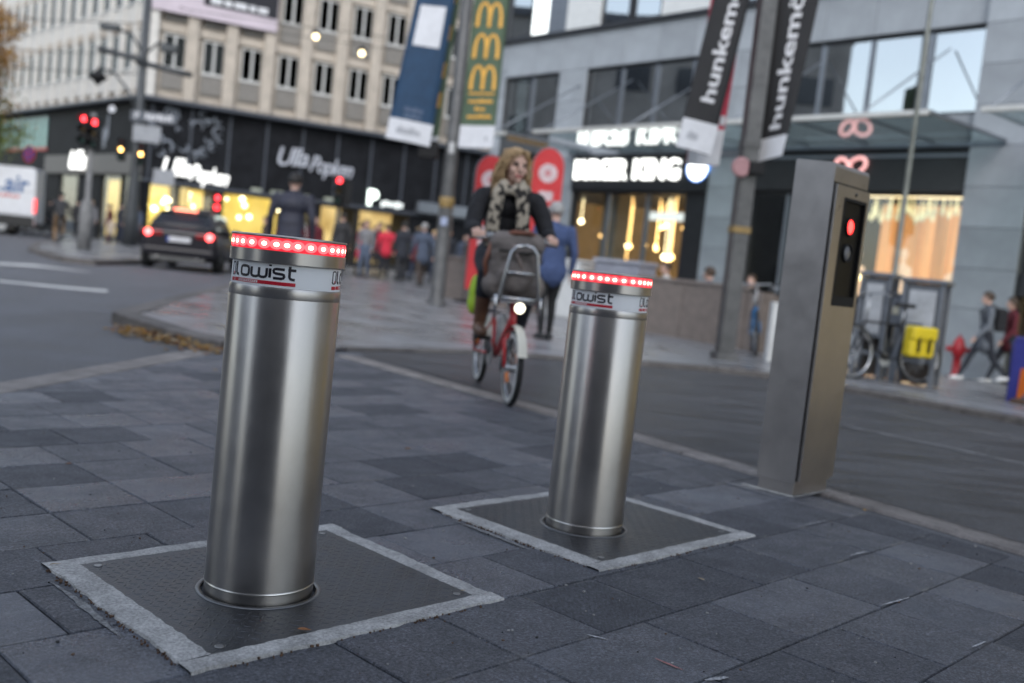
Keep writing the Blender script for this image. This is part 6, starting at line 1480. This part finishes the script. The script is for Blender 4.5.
# right: parked bicycle with the yellow bag in front of the cabinets
bm_ = bicycle('parked black bicycle with a bright yellow pannier before the news cabinets', 4.52, 11.98, R(112), M('bike_black', (.02, .02, .022), .35, .2), wb=1.04, lean=R(5))
yb = thing('pannier_bag', 'bright yellow pannier bag on the parked bicycle', 'bag', (4.80, 11.80, gz(4.80, 11.80) + .36), R(22))
b = MB(); b.bbox(-.19, .19, -.07, .07, 0, .34, .035); b.build('body', M('yellow_tarp', (.66, .50, .015), .45, var=.08), yb)
b = MB(); b.bbox(-.195, .195, -.095, .06, .20, .365, .03); b.build('flap', M('yellow_tarp', (.66, .50, .015), .45), yb)
for x_ in (-.08, .08): b = MB(); b.bbox(x_ - .014, x_ + .014, -.1, -.07, .06, .24, .004); b.build('buckle_strap', blkm, yb)
rk = MB(); rk.tube([(0, -.2, .74), (0, -.68, .74)], .008, 6); rk.tube([(.05, -.68, .74), (.05, -.2, .74)], .008, 6)
rk.tube([(.05, -.64, .74), (.055, -.52, .34)], .007, 6); rk.build('rear_rack', blkm, bm_)
bicycle('grey bicycle parked left of the news cabinets', 4.28, 13.25, R(125), M('bike_grey', (.25, .26, .27), .4, .3), wb=1.0, lean=R(-4))
bicycle('blue bicycle parked right of the square pole', 3.62, 14.9, R(170), M('bike_blue', (.03, .16, .36), .4, .1), wb=1.02, lean=R(5))
bicycle('dark bicycle parked behind the white post', 4.02, 14.8, R(176), M('bike_black', (.02, .02, .022), .35, .2), wb=1.02, lean=R(4))

# ---------------------------------------------------------------- the cyclist coming towards us
RZ = R(192.5); bx_, by_ = -.105, 7.02
bredm = M('bike_red', (.50, .015, .02), .3, var=.06, coat=.4); creamg = M('cream_mudguard', (.60, .58, .50), .4, var=.06)
bk2 = bicycle('red folding bicycle with white wall tyres ridden towards the camera', bx_, by_, RZ, bredm, r=.252, wb=1.16, fold=True, guard=creamg, bar_h=1.10, saddle_h=.90, z=-.006, wall=M('white_wall', (.6, .6, .58), .6))
WB2 = 1.16 / 2
b = MB(); b.lathe([(.015, 0), (.034, .012), (.036, .05), (.034, .052)], 18, T(0, WB2 - .02, .645) @ Matrix.Rotation(R(-90), 4, 'X'), cap1=False); hl_ = b.build('headlight', alloy, bk2)
b = MB(); b.lathe([(.033, .0525), (.02, .060), (.004, .063)], 18, T(0, WB2 - .02, .645) @ Matrix.Rotation(R(-90), 4, 'X'), cap0=False); b.build('headlight_lens', glow('bike_lamp', (1., .93, .70), 2.), hl_)
orf = M('orange_reflector', (.85, .22, .02), .3)
for s_, a_ in ((1, -60), (1, 120), (-1, 80)): b = MB(); b.bbox(-.012, .012, -.035, .035, -.018, .018, .004, T(0, s_ * WB2, .252) @ Matrix.Rotation(R(a_), 4, 'X') @ T(0, 0, .16)); b.build('spoke_reflector', orf, bk2)
# front rack: silver hoop that holds the bag
b = MB()
for s_ in (-1, 1): b.tube([(s_ * .13, .54, .66), (s_ * .13, .56, .74), (s_ * .085, .58, 1.00), (s_ * .05, .585, 1.04), (0, .585, 1.05)], .012, 8)
b.tube([(-.165, .54, .70), (.165, .54, .70)], .014, 8); b.tube([(-.11, .57, .87), (.11, .57, .87)], .009, 8)
for s_ in (-1, 1): b.tube([(s_ * .15, .55, .60), (s_ * .15, .54, .72)], .012, 8); b.tube([(s_ * .13, .54, .68), (s_ * .13, .26, .66)], .010, 8)
for y_ in (.28, .38, .48): b.tube([(-.13, y_, .675), (.13, y_, .675)], .007, 6)
b.build('front_rack', chrome, bk2)
b = MB(); b.tube([(0, .28, .66), (0, .36, .6)], .018, 8); b.build('rack_mount', alloy, bk2)
# pedals: right one up at the front, left one down
for s_, (py2, pz2) in ((1, (.12, .40)), (-1, (-.14, .16))):
    b = MB(); b.tube([(s_ * .055, -.02, .28), (s_ * .075, py2, pz2)], .012, 8); cr_ = b.build('crank', alloy, bk2); b = MB(); b.bbox(s_ * .13 - .05, s_ * .13 + .05, py2 - .04, py2 + .04, pz2 - .013, pz2 + .013, .004); b.build('pedal', rub, cr_)
b = MB(); b.lathe([(.03, 0), (.035, .02), (.034, .2), (.02, .23)], 14, T(-.02, .02, .34)); b.build('white_panel', M('white_plastic', (.66, .66, .66), .5), bk2)
# bag
bag = thing('rucksack', 'big grey brown rucksack carried on the front of the red bicycle', 'bag', (bx_, by_, -.006), RZ)
bagm = M('rucksack_cloth', (.165, .142, .132), .85, var=.25, scale=9, bump=.9, bscale=11)
B = Body(); B.ell((0.02, .40, .86), (.185, .13, .19), bagm); B.ell((.02, .40, .99), (.185, .125, .14), bagm); B.cap((-.10, .40, .78), (.13, .40, .78), .105, .10, bagm); B.cap((-.09, .41, 1.06), (.12, .40, 1.05), .085, .09, bagm); B.ell((.03, .50, .84), (.12, .06, .11), bagm); bo = B.build('body', bag, .012)
b = MB(); b.tube([(-.13, .49, 1.02), (0, .535, 1.0), (.15, .49, 1.01)], .010, 6); b.build('seam_cord', M('bag_cord', (.05, .045, .04), .8), bag)
lth = M('brown_leather', (.16, .055, .03), .5, var=.15)
for pts in ([(.19, .42, 1.05), (.22, .40, .92), (.19, .42, .76)], [(-.16, .38, 1.10), (-.05, .47, 1.135), (.06, .46, 1.13), (.16, .36, 1.08)]): b = MB(); b.tube(pts, .017, 8); b.build('leather_strap', lth, bag)
b = MB(); b.tube([(.06, .50, 1.05), (.03, .53, .97), (.0, .54, .90)], .011, 6); b.build('zip_pull', M('bag_pull', (.25, .2, .18), .6), bag)
# rider
rider = thing('person', 'cyclist with long blond hair, black jacket and leopard print scarf', 'person', (bx_, by_, -.006), RZ)
jk, tr2, boot = cl('jacket_black', (.013, .013, .016)), cl('rider_trousers', (.016, .018, .026)), M('brown_boot', (.14, .07, .04), .5, var=.2)
B = Body()
hipc = Vector((0, -.22, .99))
B.ell(hipc, (.17, .14, .12), tr2)
# bike-right leg (viewer's left): pedal up and forward; other leg: pedal down
for s_, K, A, pz2 in ((1, Vector((.165, .21, .86)), Vector((.155, .08, .505)), .413), (-1, Vector((-.13, .14, .66)), Vector((-.125, -.16, .265)), .173)):
    H = hipc + Vector((s_ * .095, .02, -.01)); M_ = K.lerp(A, .42)
    B.chain([H, H.lerp(K, .5) + Vector((s_ * .015, 0, .01)), K, M_], [.098, .084, .066, .062], tr2)
    B.chain([M_, A], [.060, .046], boot); B.chain([A + Vector((0, -.05, -.045)), A + Vector((0, .06, -.055)), A + Vector((.0, .15, -.06))], [.044, .044, .034], boot)
ch = Vector((0, -.08, 1.28))
B.ell((0, -.19, 1.09), (.155, .125, .15), jk); B.ell((0, -.13, 1.22), (.165, .125, .16), jk); B.ell((0, -.085, 1.33), (.175, .115, .12), jk)
B.cap((-.155, -.075, 1.38), (.155, -.075, 1.38), .072, .072, jk); B.cap((0, -.07, 1.40), (0, -.05, 1.47), .075, .056, jk)
# grips of the handlebar: top = (0, wb/2-.2-.., 1.10)
gy_ = 1.16 / 2 - .16 - .03 - .04 - .105
for s_ in (1, -1):
    S0 = Vector((s_ * .19, -.075, 1.375)); E = Vector((s_ * .268, .03, 1.155)); W = Vector((s_ * .262, gy_ - .085, 1.135))
    B.chain([S0, S0.lerp(E, .5) + Vector((s_ * .01, 0, .0)), E, W], [.073, .067, .060, .047], jk)
    Gp = Vector((s_ * .255, gy_ + .005, 1.088))
    B.cap(W, Gp + Vector((0, -.035, .028)), .030, .034, skin, ((0, 0, 1), .7))
    for i in range(4):                                    # fingers close over the grip
        o = Gp + Vector((s_ * (-.036 + .024 * i), .012 - i * .012 * 1.0, .026)); B.chain([o + Vector((0, -.02, .006)), o + Vector((0, .022, .004)), o + Vector((0, .030, -.028)), o + Vector((0, .008, -.046))], [.0125, .0115, .0105, .009], skin)
    B.chain([Gp + Vector((-s_ * .02, -.04, .02)), Gp + Vector((-s_ * .05, -.012, .0)), Gp + Vector((-s_ * .055, .012, -.022))], [.014, .012, .010], skin)
hc = Vector((0, -.01, 1.60)); hf = Vector((-.22, .97, 0)).normalized(); hf.z = 0; hf.normalize()
PH = head(B, hc, hf, detail=True, k=1.03)
B.build('body', rider, .0085)
# leopard scarf: a roll round the neck and two ends hanging in front
def leopard():
    m = bpy.data.materials.new('leopard_print'); m.use_nodes = True; t = m.node_tree; n = t.nodes; L = t.links; b = n['Principled BSDF']; b.inputs['Roughness'].default_value = .85
    tc = n.new('ShaderNodeTexCoord'); nz = n.new('ShaderNodeTexNoise'); nz.inputs['Scale'].default_value = 26; nz.inputs['Detail'].default_value = 2; mp = n.new('ShaderNodeMapping'); mp.inputs['Scale'].default_value = (1, 1, .75)
    L.new(tc.outputs['Object'], mp.inputs['Vector']); L.new(mp.outputs['Vector'], nz.inputs['Vector'])
    r_ = n.new('ShaderNodeValToRGB'); r_.color_ramp.interpolation = 'EASE'; e = r_.color_ramp.elements; e[0].position = .44; e[0].color = (.02, .017, .015, 1); e[1].position = .50; e[1].color = (.40, .35, .28, 1)
    L.new(nz.outputs['Fac'], r_.inputs['Fac']); L.new(r_.outputs['Color'], b.inputs['Base Color']); return m
leo = leopard(); sc_ = Body()
pts = [Vector((.105 * math.cos(a), -.045 + .098 * math.sin(a), 1.455 - .025 * math.sin(a))) for a in [2 * math.pi * i / 14 for i in range(15)]]
sc_.chain(pts, [.036] * 15, leo)
sc_.chain([(.075, .045, 1.47), (.115, .065, 1.40), (.125, .065, 1.28), (.13, .05, 1.16), (.125, .03, 1.06)], [.04, .05, .052, .052, .05], leo, ((0, 1, 0), .42))
sc_.chain([(-.04, .06, 1.475), (-.055, .085, 1.38), (-.075, .085, 1.26), (-.085, .075, 1.14), (-.10, .06, 1.05)], [.045, .05, .054, .054, .05], leo, ((0, 1, 0), .42))
sc_.build('scarf', rider, .012)
# hair: many wavy locks falling from the crown over ears and shoulders
rh = random.Random(3); hr2 = hf.cross(Vector((0, 0, 1))); b = MB()
for i in range(620):
    a = rh.uniform(0, 2 * math.pi); el = rh.uniform(.15, 1.25)
    if math.sin(a) > -.02 and el > .5: continue                      # keep the face free
    x, y = math.cos(a), math.sin(a)
    p0 = hc + hr2 * (x * math.sin(el) * .084) + hf * (y * math.sin(el) * .102 - .006) + Vector((0, 0, .028 + math.cos(el) * .106))
    side = hr2 * (x if abs(x) > .25 else math.copysign(.25, x)) + hf * min(y, -.15)
    side.normalize(); Ln = rh.uniform(.19, .32); ph = rh.uniform(0, 6); am = rh.uniform(.008, .024)
    pts = [p0]
    for k in range(1, 8):
        f = k / 7; q = p0 + side * (.045 * math.sin(f * 2.0) + .03 * f) + Vector((0, 0, -Ln * f ** 1.15 - .0)) + hr2 * am * math.sin(ph + f * 9) + hf * am * math.cos(ph + f * 8)
        hd = q - hc; hd2 = Vector((hd.dot(hr2) / .088, hd.dot(hf) / .104, 0)).length
        if hd2 < 1 and q.z > hc.z - .09:
            q += (hr2 * hd.dot(hr2) + hf * hd.dot(hf)).normalized() * .09 * (1 - hd2)
        pts.append(q)
    b.tube(pts, [.004, .0052, .005, .0048, .0042, .0036, .003, .0015], 4)
hair = tag(b.build('hair', [hbl], rider))
hair_cap(rider, hc, hf, hbl, 1.0)
# lime green bag at the rear wheel
gb = thing('pannier_bag', 'lime green bag hanging behind the cyclist\'s leg', 'bag', (bx_, by_, -.006), RZ)
B = Body(); lime_ = M('lime_cloth', (.42, .62, .03), .6, var=.08); B.ell((.115, -.42, .69), (.05, .10, .14), lime_); B.ell((.115, -.42, .61), (.055, .11, .09), lime_); B.build('body', gb, .014)
b = MB(); b.tube([(.06, -.42, .85), (.09, -.42, .84), (.115, -.42, .80)], .012, 6); b.build('handle', blkm, gb)
rk = MB(); rk.tube([(.05, -.25, .56), (.05, -.78, .56)], .008, 6); rk.tube([(-.05, -.25, .56), (-.05, -.78, .56)], .008, 6)
for y_ in (-.35, -.5, -.65, -.78): rk.tube([(-.05, y_, .56), (.05, y_, .56)], .006, 6)
rk.tube([(.05, -.72, .56), (.055, -.58, .25)], .007, 6); rk.tube([(-.05, -.72, .56), (-.055, -.58, .25)], .007, 6); rk.build('rear_rack', blkm, bk2)

# ---------------------------------------------------------------- second cyclist, riding away at the left
c2 = (-15.3, 33.0); f2 = R(28)
bicycle('dark bicycle ridden away from the camera at the far left', c2[0], c2[1], f2, M('bike_black', (.02, .02, .022), .35, .2), wb=1.05, z=-.012)
p2_ = thing('person', 'cyclist in a dark jacket and tan trousers riding away at the far left', 'person', (c2[0], c2[1], -.012), f2); B = Body()
B.ell((0, -.24, 1.04), (.17, .13, .13), dk2); B.ell((0, -.16, 1.22), (.175, .13, .18), dk2); B.ell((0, -.08, 1.38), (.185, .13, .13), dk2); B.cap((-.14, -.06, 1.45), (.14, -.06, 1.45), .066, .066, dk2)
for s_, K, A in ((1, (.13, .16, .80), (.12, .05, .42)), (-1, (-.12, .08, .62), (-.12, -.12, .20))):
    B.chain([Vector((s_ * .09, -.22, 1.0)), Vector(K), Vector(A)], [.098, .068, .048], tan); B.chain([Vector(A) + Vector((0, -.05, -.06)), Vector(A) + Vector((0, .13, -.07))], [.045, .034], shoeb)
    B.chain([Vector((s_ * .19, -.06, 1.43)), Vector((s_ * .28, .08, 1.2)), Vector((s_ * .26, .24, 1.10))], [.064, .052, .042], dk2); hand(B, (s_ * .26, .24, 1.10), (0, .5, -.2))
head(B, (0, .02, 1.64), (0, 1, 0)); B.build('body', p2_, .024); hair_cap(p2_, (0, .02, 1.64), (0, 1, 0), hb, 1.03)
# ---------------------------------------------------------------- dark car braking, seen from behind
paintb = M('car_paint', (.010, .009, .014), .4, .0, var=.1, coat=.25, spec=.3); carglass = M('car_glass', (.012, .014, .017), .06, var=.1); trimb = M('car_trim', (.012, .012, .012), .55)
car = thing('parked_car', 'dark car braking with its tail lamps lit', 'car', (-8.12, 24.9, gz(-8.12, 24.9)), R(8))
def csec(y, w, z0, z1, n=9, p=3.2, wt=None):
    """closed body section: superellipse-like, y = length position (front +)"""
    pts = []; m = 28; zc, hz = (z0 + z1) / 2, (z1 - z0) / 2
    for i in range(m):
        a = 2 * math.pi * i / m; c_, s_ = math.cos(a), math.sin(a)
        x = math.copysign(abs(c_) ** (2 / p), c_) * w; z = zc + math.copysign(abs(s_) ** (2 / p), s_) * hz
        if wt: x *= 1 - (1 - wt) * clamp((z - zc) / hz, 0, 1)
        pts.append(Vector((x, y, z)))
    return pts
b = MB(); b.loft([csec(-2.12, .66, .38, .84), csec(-2.10, .78, .28, .93), csec(-2.02, .86, .22, .98), csec(-1.8, .90, .20, 1.0), csec(-1.2, .915, .19, .99), csec(0, .92, .19, .95), csec(1.0, .91, .19, .92), csec(1.6, .885, .2, .86), csec(2.05, .80, .24, .76), csec(2.22, .66, .32, .62)]); b.build('body', paintb, car)
b = MB(); b.loft([csec(-1.98, .70, .90, 1.02, p=4), csec(-1.78, .70, .90, 1.22, p=4, wt=.92), csec(-1.45, .70, .90, 1.40, p=4, wt=.84), csec(-.9, .71, .90, 1.46, p=4, wt=.82), csec(-.1, .71, .90, 1.465, p=4, wt=.82), csec(.45, .71, .88, 1.36, p=4, wt=.86), csec(.85, .71, .88, 1.14, p=4, wt=.92), csec(1.15, .70, .86, .95, p=4)]); b.build('cabin', paintb, car)
b = MB(); b.add([(-.60, -1.97, 1.03), (.60, -1.97, 1.03), (.535, -1.605, 1.36), (-.535, -1.605, 1.36), (-.60, -1.90, 1.02), (.60, -1.90, 1.02), (.535, -1.56, 1.34), (-.535, -1.56, 1.34)], [(0, 1, 2, 3), (7, 6, 5, 4), (0, 4, 5, 1), (1, 5, 6, 2), (2, 6, 7, 3), (3, 7, 4, 0)]); b.build('rear_window', carglass, car)
for s_ in (1, -1):
    for (y0, y1, yt0, yt1) in ((-1.42, -.52, -1.30, -.52), (-.46, .62, -.46, .30)):
        b = MB(); b.add([(s_ * .722, y0, 1.0), (s_ * .724, y1, 1.0), (s_ * .628, yt1, 1.36), (s_ * .628, yt0, 1.36), (s_ * .69, y0, 1.0), (s_ * .69, y1, 1.0), (s_ * .59, yt1, 1.36), (s_ * .59, yt0, 1.36)], [(0, 1, 2, 3), (7, 6, 5, 4), (0, 4, 5, 1), (1, 5, 6, 2), (2, 6, 7, 3), (3, 7, 4, 0)]); b.build('side_window', carglass, car)
    b = MB(); b.bbox(s_ * .90 - .10, s_ * .90 + .10, .42, .60, .92, 1.06, .03); b.build('mirror', paintb, car)
    b = MB(); b.bbox(s_ * .60 - .24, s_ * .60 + .24, -2.135, -2.0, .76, .90, .035); tl = b.build('tail_lamp', M('tail_red', (.22, .01, .012), .2), car)
    b = MB(); b.lathe([(.08, 0), (.076, .012), (.03, .02)], 18, T(s_ * .68, -2.136, .83) @ Matrix.Rotation(R(90), 4, 'X')); b.build('brake_light', glow('brake_glow', (1., .08, .08), 4.5), tl)
    for y_ in (-1.36, 1.36):
        RX = T(s_ * .80, y_, .32) @ Matrix.Rotation(R(90), 4, 'Y'); b = MB(); b.lathe([(.22, -.1), (.30, -.11), (.325, -.08), (.325, .08), (.30, .11), (.22, .1)], 26, RX, cap0=False, cap1=False); w = b.build('wheel', rub, car)
        b = MB(); b.lathe([(.22, -.06 * s_), (.06, .07 * s_), (.02, .08 * s_)], 26, RX, cap0=False); b.build('rim', alloy, w)
    b = MB(); b.lathe([(.035, 0), (.035, .06)], 12, T(s_ * .45, -2.10, .30) @ Matrix.Rotation(R(90), 4, 'X')); b.build('exhaust', chrome, car)
b = MB(); b.bbox(-.80, .80, -2.165, -2.02, .34, .52, .05); b.build('bumper', paintb, car)
b = MB(); b.bbox(-.62, .62, -2.12, -1.98, .20, .325, .03); b.build('diffuser', M('diffuser_grey', (.09, .09, .09), .5), car)
b = MB(); b.bbox(-.27, .27, -2.145, -2.115, .66, .775, .008); npl = b.build('number_plate', M('plate_white', (.6, .6, .62), .4), car); b = MB(); b.bbox(-.268, -.22, -2.149, -2.146, .662, .773, .001); b.build('blue_strip', M('plate_blue', (.02, .06, .3), .4), npl)
b = MB(); b.bbox(-.26, .26, -1.62, -1.50, 1.395, 1.44, .012); b.build('high_brake_light', glow('high_brake', (1., .22, .14), 3.5), car)
b = MB(); b.bbox(-.55, .55, -1.66, -1.45, 1.43, 1.47, .012); b.build('roof_spoiler', paintb, car)

# ---------------------------------------------------------------- white van at the left edge
van = thing('delivery_van', 'white delivery van with blue air lettering at the left edge', 'van', (-22.75, 41.4, gz(-22.75, 41.4)), R(15))
van.scale = (1, 1, 1.06)
vw = M('van_white', (.60, .62, .66), .35, var=.05, coat=.5)
b = MB(); prof = [(-2.7, .55), (-2.68, .9), (-2.5, 1.25), (-1.95, 1.45), (-1.35, 2.35), (-1.0, 2.62), (2.3, 2.68), (2.42, 2.6), (2.46, .55)]
n = len(prof)
b.add([(x, -.95, z) for x, z in prof] + [(x, -.82 if z > 2 else -.99, z) for x, z in prof] + [(x, .95, z) for x, z in prof], [(i, (i + 1) % n, 2 * n + (i + 1) % n, 2 * n + i) for i in range(n)] + [list(range(n - 1, -1, -1)), list(range(2 * n, 3 * n))]); b.build('body', vw, van)
b = MB(); b.bbox(-2.4, 2.44, -.972, -.952, .40, .80, .008); b.build('dark_sill', trimb, van); b = MB(); b.bbox(-2.3, 2.43, -.94, .94, .35, .548, .02); b.build('underbody', trimb, van)
for x_ in (-1.75, 1.25):
    for y_ in (-.85, .85):
        RX = T(x_, y_, .35) @ Matrix.Rotation(R(90), 4, 'X'); b = MB(); b.lathe([(.2, -.11), (.33, -.12), (.355, -.08), (.355, .08), (.33, .12), (.2, .11)], 22, RX, cap0=False, cap1=False); w = b.build('wheel', rub, van); b = MB(); b.lathe([(.2, .09 if y_ < 0 else -.09), (.02, .11 if y_ < 0 else -.11)], 22, RX, cap0=False); b.build('rim', alloy, w)
b = MB(); b.bbox(2.40, 2.48, -.965, -.80, .95, 1.5, .01); b.build('tail_lamp', glow('van_tail', (.9, .05, .05), 1.2), van)
b = MB(); b.bbox(2.40, 2.485, -.965, -.6, .45, .70, .02); b.build('rear_bumper', M('bumper_stripe', (.4, .3, .3), .5), van)
for z_ in (.85, 1.75): b = MB(); b.box(-1.2, 2.4, -.957, -.9515, z_, z_ + .012); b.build('panel_line', trimb, van)
lettering('.air', .95, M('van_blue', (.03, .10, .26), .4), van, T(1.6, -.958, 1.98) @ STAND, .003, .02, .12, width=1.1)
b = MB()
for i in range(9): b.box(.2 + i * .19, .33 + i * .19 + .02 * (i % 2), -.9585, -.9555, 1.47, 1.57 + .03 * (i % 3 == 0))
tag(b.build('small_print', M('van_red', (.55, .10, .09), .4), van), kind='stuff')
b = MB(); b.add([(-1.9, -.957, 1.5), (-1.0, -.957, 1.5), (-1.0, -.95, 2.3), (-1.4, -.95, 2.25), (-1.9, -.94, 1.5), (-1.0, -.94, 1.5), (-1.0, -.93, 2.3), (-1.4, -.93, 2.25)], [(0, 1, 2, 3), (7, 6, 5, 4), (0, 4, 5, 1), (1, 5, 6, 2), (2, 6, 7, 3), (3, 7, 4, 0)]); b.build('side_window', carglass, van)

# ---------------------------------------------------------------- fallen leaves
lr = random.Random(31); lfm = [M('dry_leaf', (.30, .13, .05), .8, var=.3, scale=60), M('yellow_leaf', (.48, .28, .06), .8, var=.3, scale=60), M('pale_leaf', (.42, .33, .22), .8, var=.3, scale=60)]
def leaf_mesh(b, x, y, z, s, a, curl):
    c_, s_ = math.cos(a), math.sin(a); out = [(-1, 0), (-.6, .38), (-.1, .5), (.45, .34), (1, 0), (.45, -.34), (-.1, -.5), (-.6, -.38)]; mid = [(-.6, 0), (-.1, 0), (.45, 0)]
    P = lambda u, v: (x + (u * c_ - v * s_) * s, y + (u * s_ + v * c_) * s, z + curl * s * (abs(v) * 1.2 + .35 * u * u))
    vs = [P(*p) for p in out] + [P(*p) for p in mid]
    b.add(vs, [(0, 8, 1), (1, 8, 9, 2), (2, 9, 10, 3), (3, 10, 4), (4, 10, 5), (5, 10, 9, 6), (6, 9, 8, 7), (7, 8, 0)])
for (x, y, s, mi, z, lab) in ((-.41, 2.26, .017, 0, .0085, 'brown curled leaf on the nearest cover plate'), (-.06, 2.66, .008, 2, .0085, 'tiny pale leaf scrap in the right corner of the nearest cover plate'), (.66, 3.02, .013, 2, .004, 'pale dry leaf on the slabs right of the middle plate'), (-1.58, 3.62, .013, 0, .004, 'small brown leaf on the slabs behind the left edge'), (-1.12, 2.53, .016, 2, .004, 'pale twig like leaf at the far left of the slabs'), (-.43, 4.6, .02, 0, .004, 'brown leaf lying behind the nearest bollard'), (1.62, 4.32, .018, 1, .004, 'yellow leaf beside the foot of the steel column'), (-1.95, 6.6, .03, 2, .004, 'pale leaf near the flush kerb'), (-3.9, 6.9, .05, 0, -.008, 'brown leaf on the main road'), (-4.3, 8.2, .06, 0, -.008, 'larger brown leaf farther out on the main road')):
    b = MB(); leaf_mesh(b, 0, 0, 0, s, lr.uniform(0, 6), .35); o = b.build('fallen_leaf', lfm[mi], loc=(x, y, z)); tag(o, lab, 'leaf', 'fallen leaves')
b = MB()
for i in range(430):
    f = lr.random(); x = -3.45 + 1.25 * f + lr.gauss(0, .05); y = 8.88 - 1.08 * f - abs(lr.gauss(0, .20)) - .05
    b.cur = lr.choice([0, 1, 1, 2]); leaf_mesh(b, x, y, -.008 + lr.uniform(0, .035), lr.uniform(.018, .04), lr.uniform(0, 6), lr.uniform(.1, .7))
o = b.build('leaf_litter', lfm); tag(o, 'brown and yellow leaf litter along the kerb tip', 'leaf litter', kind='stuff')
